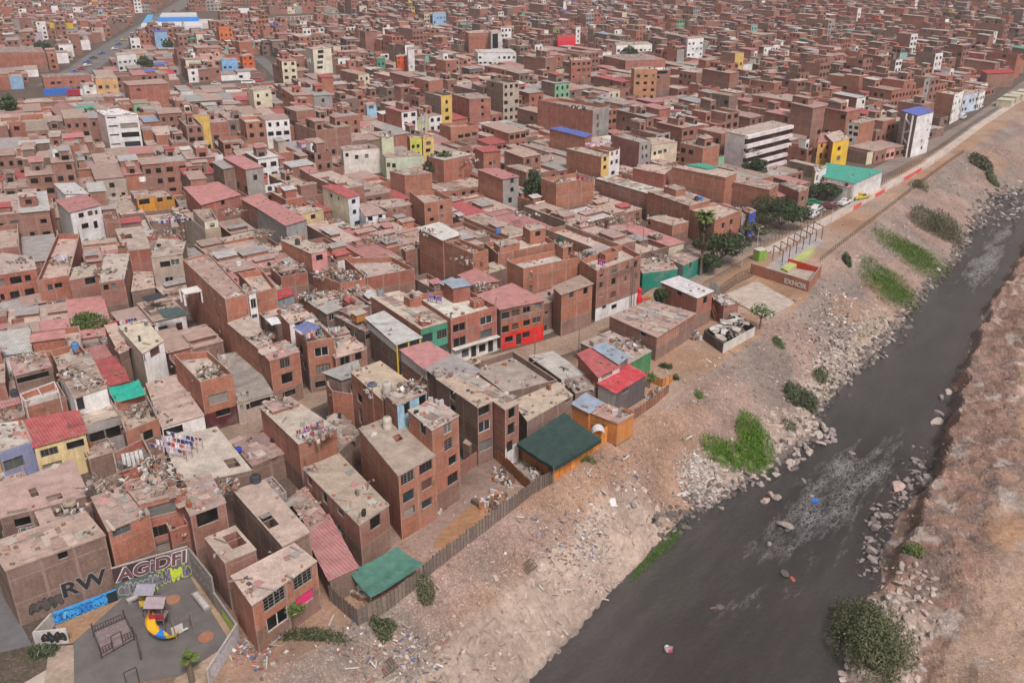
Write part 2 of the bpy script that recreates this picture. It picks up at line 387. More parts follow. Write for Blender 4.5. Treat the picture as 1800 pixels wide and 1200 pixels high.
# colours of the bare ground, gravel, stone facing
tb = itp(_tb, S_); tw = itp(_tw, S_); tr = itp(_tr, S_); U_ = (T-tb)/(tw-tb); D_ = T-tr
CITYG = np.array((.12,.09,.072)); n1 = fbm(S_*.07, T*.11, 61, 5)[...,None]; n2 = fbm(S_*.5, T*.5, 71, 4)[...,None]; n3 = fbm(S_*.045+7, T*.1, 81, 4)[...,None]
C = np.ones(S_.shape+(3,))*CITYG
slope = np.array((.34,.235,.195)); grav = np.array((.265,.21,.18)); ochre = np.array((.36,.215,.135)); stonec = np.array((.37,.29,.24)); wet = np.array((.10,.085,.075))
sc = slope+(grav-slope)*sstep(.42,.62,n1)
sc = sc+(ochre-sc)*sstep(.54,.7,n3)*.7; sc = sc*(.82+.36*n2)
rp, toe, gv = stone_zone(S_, T, U_)
sc = sc+(stonec*(.82+.36*n2)-sc)*rp[...,None]*.9
sc = sc+(wet-sc)*(toe[...,None]*.85)
on = ((U_ > -.0) & (D_ < 0))[...,None]; C = np.where(on, sc, C)
flat = np.array((.375,.27,.21)); fl = flat+(ochre-flat)*sstep(.4,.6,n1)
pr = ((U_ <= 0) & (T > -76) & (S_ > 100))[...,None]; C = np.where(pr, fl, C)
pr = ((U_ <= 0) & (T > tb-7) & (S_ < 100))[...,None]; C = np.where(pr, sc, C)
rc = np.array((.32,.195,.145))+(np.array((.22,.155,.13))-np.array((.32,.195,.145)))*sstep(.42,.6,n2)
road = sstep(10,12.5,D_-(n1[...,0]-.5)*9)[...,None]; rc = rc+(np.array((.25,.15,.115))-rc)*sstep(.5,.62,n3)*.7; rc = rc+(np.array((.40,.275,.205))*(.6+.5*n1+.35*n2)-rc)*road; pal_ = sstep(.6,.66,fbm(S_*.35+5,T*.35,97,5))[...,None]; rc = rc+(np.array((.47,.40,.36))-rc)*pal_*.75; rc = rc+(np.array((.46,.26,.15))-rc)*road*sstep(.52,.6,n3)*.8
rc = rc+(stonec-rc)*rp[...,None]
rc = rc+(wet-rc)*(sstep(1.0,.3,D_)[...,None]*.8)
C = np.where((D_ >= 0)[...,None], rc, C)
ALP = np.where(D_ > 0, .95*(1-road[...,0]*.1), 1.0)*(1-rp*.8); ALP = np.where((U_ <= 0), .45, ALP)
nr = len(ss)
idx = np.arange(nr*mx).reshape(nr, mx)
F = np.stack([idx[:-1,:-1], idx[:-1,1:], idx[1:,1:], idx[1:,:-1]], -1).reshape(-1, 4)[:, ::-1]
V = np.stack([X, Y, Z], -1).reshape(-1, 3)
me = bpy.data.meshes.new('ground'); me.from_pydata(V.tolist(), [], F.tolist()); me.materials.append(M['gnd'])
ca = me.color_attributes.new('Col', 'FLOAT_COLOR', 'POINT'); ca.data.foreach_set('color', np.concatenate([np.clip(C,0,1).reshape(-1,3), np.clip(ALP,0,1).reshape(-1,1)], 1).astype(np.float32).ravel())
me.update(); me.validate()
go = bpy.data.objects.new('ground', me); COL.objects.link(go); tag(go, kind='structure')
# --- water sheet, colour red channel = how broken the water is
ws = np.array([-60,0,30]+list(np.arange(40, 320, 2.0))+[340,400,600,1000,2400]); wr = []
k = 9; vs = []; cs = []
rap = lambda s: np.interp(s, [40,88,96,104,120,128,136,170,200,212,235,262,300],[.62,.55,.8,1.0,1.05,.75,.4,.35,.6,1.1,.95,.7,.95])
for s in ws:
    a, b = itp(_tw, s)-1.6, itp(_tr, s)+1.8
    for i in range(k):
        f = i/(k-1); x, y = xy(s, a+(b-a)*f); vs.append((x, y, WZ)); r = float(rap(s))*np.interp(f, [0,.2,.42,.62,.85,1],[.05,.3,.95,1,.45,.1]); cs.append((r, r, r, 1))
fs = [(i*k+j, (i+1)*k+j, (i+1)*k+j+1, i*k+j+1) for i in range(len(ws)-1) for j in range(k-1)]
me = bpy.data.meshes.new('river'); me.from_pydata(vs, [], [f[::-1] for f in fs]); me.materials.append(M['water'])
ca = me.color_attributes.new('Col', 'FLOAT_COLOR', 'POINT'); ca.data.foreach_set('color', np.array(cs, np.float32).ravel()); me.update()
wo = bpy.data.objects.new('river', me); COL.objects.link(wo); tag(wo, kind='structure')
# ============================================================ house engine
R0 = random.Random(11)
GX0, GY0, GW, GH = -760, 20, 1700, 1500
occ = np.zeros((GH, GW), dtype=bool)
def mark(poly, grow=0.0):
    P = [Vector((p[0], p[1])) for p in poly]
    if grow:
        c = sum(P, Vector((0,0)))/len(P); P = [p+(p-c).normalized()*grow for p in P]
    xs = [p.x for p in P]; ys = [p.y for p in P]
    x0, x1 = max(GX0, int(min(xs))-1), min(GX0+GW-1, int(max(xs))+2); y0, y1 = max(GY0, int(min(ys))-1), min(GY0+GH-1, int(max(ys))+2)
    if x1 <= x0 or y1 <= y0: return None
    gx, gy = np.meshgrid(np.arange(x0, x1)+.5, np.arange(y0, y1)+.5)
    ins = np.zeros(gx.shape, bool); n = len(P); j = n-1
    for i in range(n):
        a, b = P[i], P[j]
        if a.y != b.y:
            c_ = ((a.y > gy) != (b.y > gy)) & (gx < (b.x-a.x)*(gy-a.y)/(b.y-a.y)+a.x); ins ^= c_
        j = i
    return (slice(y0-GY0, y1-GY0), slice(x0-GX0, x1-GX0)), ins
def block(poly, grow=0.0):
    r = mark(poly, grow)
    if r: occ[r[0]] |= r[1]
def occfrac(poly):
    r = mark(poly)
    if not r: return 1.0
    n = r[1].sum()
    return 1.0 if n == 0 else (occ[r[0]] & r[1]).sum()/n
def inset(poly, d):
    P = [Vector((p[0], p[1])) for p in poly]; n = len(P); out = []
    for i in range(n):
        a, b, c = P[i-1], P[i], P[(i+1) % n]
        d1 = (b-a).normalized(); d2 = (c-b).normalized()
        n1 = Vector((-d1.y, d1.x)); n2 = Vector((-d2.y, d2.x))  # inward for counter-clockwise
        den = 1+n1.dot(n2)
        out.append(tuple(b+(n1+n2)*(d/max(den, .25))))
    return out
def lerp2(a, b, t): return (a[0]+(b[0]-a[0])*t, a[1]+(b[1]-a[1])*t)
def bil(q, u, v): return lerp2(lerp2(q[0], q[1], 1-v) if 0 else lerp2(q[1], q[2], u), lerp2(q[0], q[3], u), v)  # q = L,N,R,F ; u along the front, v to the back
def facade(mb, a, b, z0, z1, colf, holes=(), beams=True, step=0, depth=.22, fl=2.7, conc=CONC, zbase=0.0):
    """one wall with real openings; outward side is to the right of a->b"""
    L = sqrt((b[0]-a[0])**2+(b[1]-a[1])**2)
    if L < .05: return
    dx, dy = (b[0]-a[0])/L, (b[1]-a[1])/L; nx, ny = dy, -dx
    us = {0.0, L}; zs = {z0, z1}; H = []
    for (u, zc, w, h) in holes:
        u0, u1, w0, w1 = max(.1, u-w/2), min(L-.1, u+w/2), max(z0+.05, zc-h/2), min(z1-.1, zc+h/2)
        if u1-u0 < .2 or w1-w0 < .2: continue
        if any(not (u1 < x[0] or u0 > x[1] or w1 < x[2] or w0 > x[3]) for x in H): continue
        H.append((u0, u1, w0, w1)); us |= {u0, u1}; zs |= {w0, w1}
    bl = []
    if beams:
        z = zbase+fl
        while z < z1+.3:
            lo, hi = z-.1, z+.05
            if hi > z0 and lo < z1: bl.append((lo, hi)); zs |= {max(z0,lo), min(z1,hi)}
            z += fl
    cl = []
    if step and L > 2.2:
        n = max(1, round(L/step))
        for i in range(n+1):
            u = L*i/n; lo, hi = max(0, u-.14), min(L, u+.14); cl.append((lo, hi)); us |= {lo, hi}
    us = sorted(us); zs = sorted(zs)
    us = [u for i, u in enumerate(us) if i == 0 or u-us[i-1] > .004]; zs = [u for i, u in enumerate(zs) if i == 0 or u-zs[i-1] > .004]
    P = lambda u, z: (a[0]+dx*u, a[1]+dy*u, z)
    for i in range(len(us)-1):
        um = (us[i]+us[i+1])/2
        run = None
        for j in range(len(zs)-1):
            zm = (zs[j]+zs[j+1])/2
            if any(h[0] < um < h[1] and h[2] < zm < h[3] for h in H): continue
            c = colf(zm, um/L)
            if any(l < zm < h for l, h in bl) or (any(l < um < h for l, h in cl)): c = (tuple(conc[k_]*.42+c[k_]*.58 for k_ in range(3))+(0,)) if len(c) == 4 and c[3] > .5 else c
            mb.quad(P(us[i],zs[j]), P(us[i+1],zs[j]), P(us[i+1],zs[j+1]), P(us[i],zs[j+1]), c)
    for (u0, u1, w0, w1) in H:
        I = lambda u, z: (a[0]+dx*u-nx*depth, a[1]+dy*u-ny*depth, z)
        rc = (.3,.25,.22,0)
        mb.quad(P(u0,w0), P(u1,w0), I(u1,w0), I(u0,w0), rc); mb.quad(I(u0,w1), I(u1,w1), P(u1,w1), P(u0,w1), rc)
        mb.quad(P(u0,w1), P(u0,w0), I(u0,w0), I(u0,w1), rc); mb.quad(P(u1,w0), P(u1,w1), I(u1,w1), I(u1,w0), rc)
    return H, (dx, dy, nx, ny, L)
# window panes and frames: unit meshes shared by all openings
def unit_mesh(name, build, mats):
    mb = MB(); build(mb); o = mb.build(name, mats); me = o.data; bpy.data.objects.remove(o); return me
def _pane(c):
    def f(mb):
        mb.box((.5,.04,0), 1.04, .06, 1.04, c)
    return f
PANES = [unit_mesh('window', _pane((.03,.03,.03)), M['win']) for _ in range(1)]
PANE_C = [unit_mesh('window', _pane(c), M['cloth']) for c in ((.16,.15,.14),(.09,.10,.10),(.26,.23,.2),(.12,.06,.05),(.03,.04,.045))]
DOORM = [unit_mesh('door', _pane(c), M['pl']) for c in ((.05,.03,.025),(.10,.05,.03),(.12,.11,.11),(.03,.03,.03))]
def _frame(kind, c):
    def f(mb):
        t = .05
        for x in (0, .5-t/2 if kind else 1-t, 1-t): mb.box((x+t/2, -.02, 0), t, .05, 1, c)
        for z in (0, 1-t): mb.box((.5, -.023, z), 1, .05, t, c)
        if kind == 2:
            for z in (.25,.5,.75): mb.box((.5,-.026,z), 1, .03, .025, c)
            for x in (.25,.75): mb.box((x,-.029,0), .02, .03, 1, c)
    return f
FRAMES = [unit_mesh('window_frame', _frame(k, c), M['pl']) for k, c in ((0,(.2,.18,.16)),(1,(.16,.14,.13)),(2,(.2,.19,.18)),(1,(.45,.43,.4)),(2,(.07,.06,.06)))]
PINKP = unit_mesh('window', _pane((.65,.04,.16)), M['cloth'])
def put_windows(root, loc, a, info, holes, depth, rng, frames, pane=None):
    dx, dy, nx, ny, L = info; out = []
    for (u0, u1, w0, w1) in holes:
        door = (w1-w0) > 1.75 and (u1-u0) < 1.6
        meshc = pane or (rng.choice(DOORM) if door else (PANES[0] if rng.random() < .72 else rng.choice(PANE_C)))
        o = bpy.data.objects.new('door' if door else 'window', meshc); COL.objects.link(o)
        yaw = atan2(dy, dx)
        o.rotation_euler = (0,0,yaw); o.scale = (u1-u0, 1, w1-w0)
        o.location = (a[0]+dx*u0-nx*(depth-.02)-loc[0], a[1]+dy*u0-ny*(depth-.02)-loc[1], w0-loc[2])
        o.parent = root; out.append(o)
        if frames and not door and rng.random() < frames:
            f = bpy.data.objects.new('window_frame', rng.choice(FRAMES)); COL.objects.link(f)
            f.parent = o; f.location = (0, -.06, 0)
    return out
CORRC = dict(red=(.42,.105,.105), pink=(.47,.22,.21), white=(.62,.6,.58), grey=(.36,.34,.33), blue=(.30,.36,.44), light=(.5,.48,.47), dust=(.42,.30,.26), bright=(.50,.06,.075), teal=(.06,.36,.27), royal=(.12,.16,.5), green=(.05,.3,.22), rust=(.36,.2,.15))
rub = MB()      # everything too small and too many to count on the roofs
def roof_clutter(q, z, rng, n, mb=None):
    mb = mb or rub
    for _ in range(n):
        u, v = rng.uniform(.08,.92), rng.uniform(.08,.92)
        if rng.random() < .6: 
            if rng.random() < .5: u = rng.choice((.07,.93))+rng.uniform(-.03,.03)
            else: v = rng.choice((.07,.93))+rng.uniform(-.03,.03)
        p = bil(q, u, v); k = rng.random(); rz = rng.uniform(0, pi)
        if k < .38: mb.box((p[0],p[1],z), rng.uniform(.25,.5), rng.uniform(.15,.3), rng.uniform(.1,.28), jit(rng.choice((RD,BW,(.3,.22,.18),CONC)), rng), 0, rz)
        elif k < .62: mb.box((p[0],p[1],z), rng.uniform(.8,2.4), rng.uniform(.08,.4), rng.uniform(.04,.12), jit(rng.choice(((.30,.22,.16),(.2,.15,.12),(.42,.36,.3),(.24,.2,.19))), rng), 0, rz, (rng.uniform(-.08,.08), 0))
        elif k < .8:
            for _ in range(rng.randint(3,7)):
                mb.box((p[0]+rng.gauss(0,.35),p[1]+rng.gauss(0,.35),z), rng.uniform(.12,.4), rng.uniform(.12,.4), rng.uniform(.08,.3), jit(rng.choice(((.2,.15,.12),(.35,.3,.27),(.1,.09,.09),(.4,.2,.14),(.5,.47,.44))), rng), 0, rng.uniform(0,pi))
        elif k < .9: mb.box((p[0],p[1],z), rng.uniform(.7,1.5), rng.uniform(.5,1.1), .05, jit(rng.choice(((.40,.34,.3),(.26,.24,.23),(.42,.22,.2),(.5,.48,.46))), rng), 0, rz, (rng.uniform(-.2,.2), rng.uniform(-.2,.2)))
        else: mb.box((p[0],p[1],z), rng.uniform(.3,.7), rng.uniform(.3,.7), rng.uniform(.3,.8), jit(rng.choice(((.2,.17,.15),(.35,.33,.3),(.3,.12,.06),(.04,.04,.04),(.45,.42,.4))), rng), 0, rz)
def roof_on(kind, q, z, rng, wm, rm, wallc, det=2, rc=None, pits=None):
    """adds the roof to mesh rm (and parapet to wall mesh wm); det 2 near, 1 middle, 0 far"""
    q = [tuple(p) for p in q]
    if kind[0] in 'o':
        h = 1.0 if kind == 'o' else .35
        I = inset(q, .16)
        for i in range(4):
            a, b, c, d = q[i], q[(i+1)%4], I[(i+1)%4], I[i]
            wm.quad((a[0],a[1],z), (b[0],b[1],z), (c[0],c[1],z), (d[0],d[1],z), CONC+(0,))
            wm.quad((c[0],c[1],z-h), (d[0],d[1],z-h), (d[0],d[1],z), (c[0],c[1],z), wallc if det else wallc)
        rm.poly([(p[0],p[1],z-h) for p in I], jit(rc or rng.choice((RFT,RFP,PALE,RFT)), rng), 0)
        if det: roof_clutter(I, z-h, rng, rng.randint(9,24) if det == 2 else rng.randint(5,15))
        return z-h
    if kind[0] == 'c':
        cn = kind.split(':')[1]; c = jit(CORRC[cn], rng, .1); ov = .25
        O = inset(q, -ov); h = .12; rise = rng.uniform(.1,.4)
        rm.prism([(p[0],p[1]) for p in q], z-.1, z+.001, (.18,.13,.11), 0, top=True)
        # single pitch: back edge higher
        zz = [z+.05+rise, z+.05, z+.05, z+.05+rise]
        top = [(O[i][0],O[i][1],zz[i]+.05) for i in range(4)]; bot = [(O[i][0],O[i][1],zz[i]) for i in range(4)]
        rm.poly(top, c, 1); rm.poly(bot[::-1], c, 1)
        for i in range(4): j = (i+1)%4; rm.quad(bot[i], bot[j], top[j], top[i], c, 1)
        if rise > .02:   # gable closing
            for i in (0, 2, 3):
                j = (i+1)%4; a, b = q[i], q[j]; rm.quad((a[0],a[1],z), (b[0],b[1],z), (b[0],b[1],zz[j]), (a[0],a[1],zz[i]), wallc[:3])
        if det == 2:
            for _ in range(rng.randint(0,5)):
                p = bil(q, rng.uniform(.1,.9), rng.uniform(.05,.6)); rub.box((p[0],p[1],z+.1+rise*.6), rng.uniform(.2,.6), rng.uniform(.1,.3), rng.uniform(.1,.2), jit((.25,.19,.15), rng), 0, rng.uniform(0,pi))
        return z+.3
    # slab
    if pits:
        c = jit(rc or (RFT if kind[0] == 't' else RFP), rng, .1); us = sorted({0.,1.}|{x for p in pits for x in p[:2]}); vs_ = sorted({0.,1.}|{x for p in pits for x in p[2:]})
        O = inset(q, -.05)
        for i in range(4): a, b = O[i], O[(i+1)%4]; rm.quad((a[0],a[1],z), (b[0],b[1],z), (b[0],b[1],z+.14), (a[0],a[1],z+.14), CONC)
        for i in range(len(us)-1):
            for j in range(len(vs_)-1):
                um, vm = (us[i]+us[i+1])/2, (vs_[j]+vs_[j+1])/2
                if any(p[0] < um < p[1] and p[2] < vm < p[3] for p in pits): continue
                P_ = [bil(O,us[i],vs_[j]), bil(O,us[i+1],vs_[j]), bil(O,us[i+1],vs_[j+1]), bil(O,us[i],vs_[j+1])]; rm.poly([(x[0],x[1],z+.14) for x in P_], c)
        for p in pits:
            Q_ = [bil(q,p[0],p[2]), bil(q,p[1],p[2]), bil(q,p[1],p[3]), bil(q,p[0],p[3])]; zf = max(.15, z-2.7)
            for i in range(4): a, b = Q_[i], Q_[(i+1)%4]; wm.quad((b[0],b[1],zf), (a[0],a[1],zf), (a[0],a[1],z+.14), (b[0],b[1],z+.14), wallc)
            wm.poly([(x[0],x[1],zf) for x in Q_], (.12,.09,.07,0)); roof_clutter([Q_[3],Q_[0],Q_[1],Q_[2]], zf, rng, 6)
            if rng.random() < .6: a, b = bil(q,p[0],(p[2]+p[3])/2), bil(q,p[1],(p[2]+p[3])/2); rub.bar((a[0],a[1],z+.16),(b[0],b[1],z+.16),.05,(.25,.2,.16))
        roof_clutter(q, z+.14, rng, 4)
        return z+.14
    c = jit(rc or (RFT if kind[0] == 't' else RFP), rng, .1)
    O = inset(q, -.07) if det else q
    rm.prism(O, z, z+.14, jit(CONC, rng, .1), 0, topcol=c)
    if kind[0] == 'p' and det:
        L = sqrt((q[2][0]-q[1][0])**2+(q[2][1]-q[1][1])**2); D = sqrt((q[0][0]-q[1][0])**2+(q[0][1]-q[1][1])**2)
        ang = atan2(q[2][1]-q[1][1], q[2][0]-q[1][0])
        n = int(L*D/(3.2 if det == 2 else 6))
        for _ in range(n):
            p = bil(q, rng.uniform(.12,.88), rng.uniform(.1,.9))
            col = jit(rng.choice((RFP,RFT,(.30,.24,.2),(.40,.27,.24),(.34,.32,.3),(.27,.2,.17),(.46,.4,.35))), rng, .1)
            rm.box((p[0],p[1],z+.13+rng.uniform(.01,.09)), rng.uniform(1.2,2.6), rng.uniform(.7,1.3), .03, col, 0, ang+rng.choice((0,pi/2))+rng.gauss(0,.07), (rng.uniform(-.03,.03), rng.uniform(-.03,.03)))
    if det: roof_clutter(q, z+.14, rng, int(rng.uniform(7,22)) if det == 2 else rng.randint(5,13))
    return z+.14
def wallcol(base, rng, brick=True, floors=3):
    """per storey tone, older brick below"""
    tones = [jit(base, rng, .08) for _ in range(floors+2)]
    if brick and rng.random() < .8: tones[0] = tuple(x*.8+y*.2 for x, y in zip(jit(BW, rng), base))
    a = 1.0 if brick else 0.0
    return lambda z, u: (tones[min(len(tones)-1, max(0, int(z/2.7)))][:3]+(a,))
KINDNAME = {}
houses = []
def is_brick(c): return c in BRICKS
def cname(c):
    return {BR:'brown brick',RD:'red brick',OR:'orange brick',BW:'dusty brown brick',GY:'grey plastered',WH:'white',TN:'tan plastered',YE:'yellow',CR:'cream',LB:'lavender blue',GN:'green',TE:'teal',PK:'pink'}.get(c, 'painted')
def oname(c):
    return 'brick_house' if is_brick(c) else {GY:'plastered_house',WH:'white_house',TN:'plastered_house',YE:'yellow_house',CR:'cream_house',LB:'blue_house',GN:'green_house',TE:'teal_house',PK:'pink_house'}.get(c, 'painted_house')
def house(label, crop, pts, z, wall=BR, roof='t', S=None, W=None, winS=None, winW=None, rc=None, seed=0, group=None, floors=None, step=3.2, det=2, z0=0.0, lower=None, doorpane=None, world=None, name=None, cat='house', panes=None, corner=True, fl=2.7, grow=.3, Sbeams=True, pits=None, rooms=None):
    """pts = left, near, right (, far) corners of the roof outline in picture crop coordinates at height z"""
    rng = random.Random(hash((seed, round(z*10), len(label))) & 0xffff if not seed else seed)
    if world: q = world
    else:
        q = [cat_(crop, p, z) for p in pts]
        if len(q) == 3: q.append((q[0][0]+q[2][0]-q[1][0], q[0][1]+q[2][1]-q[1][1]))
    block(q, grow)
    root = empty(name or oname(wall if S is None else S), ((q[1][0]+q[3][0])/2, (q[1][1]+q[3][1])/2, z0)); loc = tuple(root.location)
    tag(root, label, cat, group)
    wm, rm = MB(), MB()
    nf = max(1, round(z/2.7)); cf = wallcol(wall, rng, is_brick(wall), nf+1)
    Sc = S if S is not None else wall
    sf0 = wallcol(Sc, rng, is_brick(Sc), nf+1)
    lows = [] if not lower else lower if isinstance(lower, list) else [lower]
    def sf(zz, u):
        for (zl, cl_) in lows:
            if zz < zl: return cl_+((1.0,) if is_brick(cl_) else (0.0,))
        return sf0(zz, u)
    def conv(wins, a, b):
        out = []
        L = sqrt((b[0]-a[0])**2+(b[1]-a[1])**2); dx, dy = (b[0]-a[0])/L, (b[1]-a[1])/L; nx, ny = dy, -dx
        for wn in wins:
            u, v = cu(crop, wn[:2]); d = ray(u, v)
            den = d[0]*nx+d[1]*ny
            if abs(den) < 1e-6: continue
            t = (a[0]*nx+a[1]*ny)/den
            X_, Y_, Z_ = d[0]*t, d[1]*t, CAMH+d[2]*t
            out.append(((X_-a[0])*dx+(Y_-a[1])*dy, Z_, wn[2], wn[3]))
        return out
    def auto(a, b, n_ok=True):
        L = sqrt((b[0]-a[0])**2+(b[1]-a[1])**2); out = []; k = max(1, int(L/2.3)); par = 1.0 if roof == 'o' else .2
        for f in range(nf):
            zc = f*2.7+1.45
            if zc+.8 > z-par: break
            for i in range(k):
                if rng.random() < .22: continue
                u = L*(i+.5)/k
                if f == 0 and i == k//2: out.append((u, 1.02, 1.0, 2.04))
                else: out.append((u+rng.uniform(-.15,.15), zc, rng.choice((.9,1.2,1.5)), rng.choice((.9,1.1,1.3))))
        return out
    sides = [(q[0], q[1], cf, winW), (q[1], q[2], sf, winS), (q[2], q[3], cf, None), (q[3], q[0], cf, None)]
    dist = sqrt(loc[0]**2+loc[1]**2)
    for k, (a, b, c, wins) in enumerate(sides):
        if wins == 'auto': hs_ = auto(a, b)
        elif wins: hs_ = conv(wins, a, b)
        else: hs_ = []
        r_ = facade(wm, a, b, z0, z, c, hs_, step=step if k != 1 or is_brick(Sc) else 0, beams=(k != 1 or Sbeams), fl=fl)
        if r_ and r_[0]:
            ps = put_windows(root, loc, a, r_[1], r_[0], .22, rng, .55 if dist < 190 else 0)
            if panes and k == 1:
                for i_, me_ in panes.items():
                    if i_ < len(ps): ps[i_].data = me_
            if roof != 'x' and k == 1 and dist < 150 and False: pass
    if pits is None and det == 2 and roof in ('p','t') and rng.random() < .0: pits = None
    zr = roof_on(roof, q, z, rng, wm, rm, cf(z, .5), det, rc, pits)
    for (u0, u1, v0, v1, hh, kk) in (rooms or []):
        s_ = [bil(q,u0,v1), bil(q,u0,v0), bil(q,u1,v0), bil(q,u1,v1)]; wc2 = cf(z-.5, .5); cc2 = (lambda zz, u, c_=jit(wc2[:3], rng, .12)+wc2[3:]: c_)
        for k_ in range(4):
            a, b = s_[k_], s_[(k_+1)%4]; L_ = sqrt((b[0]-a[0])**2+(b[1]-a[1])**2)
            hl = [(L_/2, z+min(1.4,hh*.55), min(1.2,L_*.4), 1.0)] if k_ == 1 and rng.random() < .7 and hh > 1.7 else []
            r_ = facade(wm, a, b, zr-.05, z+hh, cc2, hl, beams=False)
            if r_ and r_[0]: put_windows(root, loc, a, r_[1], r_[0], .22, rng, 0)
        roof_on(kk, s_, z+hh, rng, wm, rm, wc2, 1)
    if corner and roof[0] in 'ot' and is_brick(wall) and rng.random() < .7:  # column stubs with starter bars
        for p in inset(q, .14):
            if rng.random() < .6:
                hh = rng.uniform(.3,.9); wm.box((p[0],p[1],z-.02), .26, .26, hh, CONC+(0,), 0, .3)
                for k in range(3): rub.bar((p[0]+rng.uniform(-.1,.1),p[1]+rng.uniform(-.1,.1),z+hh-.1), (p[0]+rng.uniform(-.2,.2),p[1]+rng.uniform(-.2,.2),z+hh+.7), .025, (.09,.06,.05), 0, 3)
    wo_ = wm.build('walls', M['mas'], root, loc); ro_ = rm.build('roof', [M['roof'], M['corr']], root, loc)
    r = dict(root=root, q=q, z=z, zr=zr, label=label); houses.append(r)
    return r
def landmark_px(h):
    q = h['q']; return px((q[1][0]+q[3][0])/2, (q[1][1]+q[3][1])/2, h['z'])
# ============================================================ houses read one by one from the photograph
H = house
cp = lambda c: 'c:'+c
# ---- bottom left: behind the playground
H('long two storey brick house behind the black graffiti, bricks on its roof', 'A', [(-60,470),(30,612),(555,425)], 6.6, BW, 'p', S=BW, winS=[(332,525,.9,.9)], lower=None, seed=1)
H('low wide roof of dusty sheets with faded pink patches at the left edge', 'A', [(-95,200),(0,335),(470,215),(385,25)], 6.1, BW, 'p', rc=(.42,.3,.26), seed=2, winS=[(120,350,1.5,1)], pits=[(.42,.5,.35,.6),(.55,.72,.1,.25)])
H('small dusty roof bridging the laundry yard and the pink patched roof', 'A', [(165,255),(225,400),(370,352),(300,225)], 5.8, BW, 'p', seed=3, pits=[(.6,.95,.3,.8)])
H('orange brick house with a corrugated lean-to roof above the coloured graffiti wall', 'A', [(483,225),(570,402),(790,312),(690,150)], 7.0, OR, 'p', winS=[(640,390,1.9,1.2)], seed=4)
H('red brick house with collapsing tile roof and glazed upper window behind the graffiti wall', 'A', [(645,150),(735,262),(955,205),(860,85)], 7.6, RD, 'p', winS=[(855,285,2.7,1.4),(835,400,2.2,1.3),(850,485,2.2,1.0)], seed=5)
H('brown brick house with a half drawn curtain in its window left of the dark patio', 'A', [(940,200),(1003,322),(1190,252),(1110,105)], 6.8, BR, 'p', winS=[(1095,328,2.3,1.6)], seed=6)
H('low red brick store with broken bricks on its roof beside the orange gable', 'A', [(865,335),(895,400),(1000,362),(960,310)], 4.6, RD, 'o', S=RD, seed=7, winS=[(935,385,.8,.3)])
H('small brick house topped by a pale parapet yard with white washing', 'V', [(-10,720),(25,885),(330,775),(240,600)], 5.4, RD, 'o', seed=8, rc=(.2,.18,.17), winS=[(95,885,1,.5)])
H('big flat pale roof with heaps of laundry between two streets', 'V', [(395,620),(560,985),(1120,865),(835,512)], 5.8, BW, 't', rc=(.52,.46,.40), seed=9, winS=[(1020,860,1.6,.8)], pits=[(.72,.9,.12,.3)])
H('dusty roof with a square dark patio above the curtained window', 'V', [(470,965),(640,1180),(900,1100),(760,900)], 6.2, BR, 't', rc=RFP, seed=10, pits=[(.05,.3,.55,.85)])
# ---- the brick group right of the playground
H('tan roofed block left of the open patio beside the playground wall', 'B', [(30,440),(135,570),(300,500)], 5.8, BR, 'p', rc=RFT, seed=11, winW=None, pits=[(.45,.9,.3,.8)])
H('long tan roof running down to the pink tiled lean-to', 'B', [(180,190),(440,483),(585,408),(345,135)], 6.0, BW, 'p', rc=RFT, seed=12, pits=[(.05,.4,.28,.5)])
hp = H('orange brick house with the magenta curtained window beside the playground', 'B', [(170,640),(280,795),(620,562),(500,468)], 5.7, OR, 't', rc=RFT, seed=13,
  winS=[(398,755,2.7,1.6),(548,648,2.4,1.6),(415,862,2.6,1.6),(556,757,2.3,1.3),(425,955,2.0,.5)], panes={3:PINKP})
H('narrow shed under faded pink sheets left of the long tan flat roof', 'B', [(545,380),(690,655),(828,592),(680,330)], 3.0, BW, 'c:pink', seed=14)
H('narrow patched pink and grey roof in the gap behind the pink shed', 'B', [(470,235),(590,400),(680,330),(560,170)], 3.3, BW, 'p', rc=(.36,.22,.2), seed=15)
H('long two storey house with a bare tan roof and a single end window', 'B', [(550,75),(845,372),(1000,266),(738,-5)], 5.6, BR, 't', seed=16, rc=(.44,.35,.285),
  winS=[(930,352,1.6,1.5)], winW=[(583,135,1.2,1.3),(663,225,1.2,1.4),(745,300,1.6,.8),(692,345,1.0,1.8),(740,390,1.4,.9)])
H('three storey brick house with a rubble strewn tan roof and a purple curtain', 'E', [(-65,700),(172,985),(395,862),(160,610)], 8.3, OR, 'p', rc=(.40,.31,.27), seed=17,
  winS=[(228,985,2.0,1.6),(338,922,2.0,1.5),(235,1102,1.7,1.4),(345,1030,1.7,1.3),(240,1195,1.6,1.1),(345,1145,1.6,1.1)], panes={3:PANE_C[3]}, pits=[(.5,.68,.5,.62)])
H('four storey brick tower with a white stained roof at its right end', 'E', [(232,590),(375,712),(535,622),(400,522)], 11.2, OR, 'p', rc=(.46,.42,.4), seed=18,
  winS=[(470,688,1.4,1.6),(475,790,1.4,1.5),(500,885,1.4,1.2),(500,995,1.8,1.4)], winW=[(320,700,1.3,1.4)])
H('light blue roof flat heaped with scrap between two brick towers', 'E', [(90,490),(165,560),(342,482),(255,415)], 11.6, BR, 'p', S=(.32,.5,.62), winS=[(225,570,.9,1.6),(320,520,1.2,1.6)], seed=19, name='blue_house', rc=(.33,.29,.27))
H('three storey brick house with a wide smooth tan roof', 'D', [(915,532),(1105,700),(1285,605),(1090,465)], 10.4, OR, 't', rc=(.47,.37,.29), seed=20, winW=[(1000,615,1.2,1.1),(967,685,1.6,1.3),(915,725,1.0,1.5),(972,790,.8,2.2)], winS=[(1180,720,1.2,1.3)])
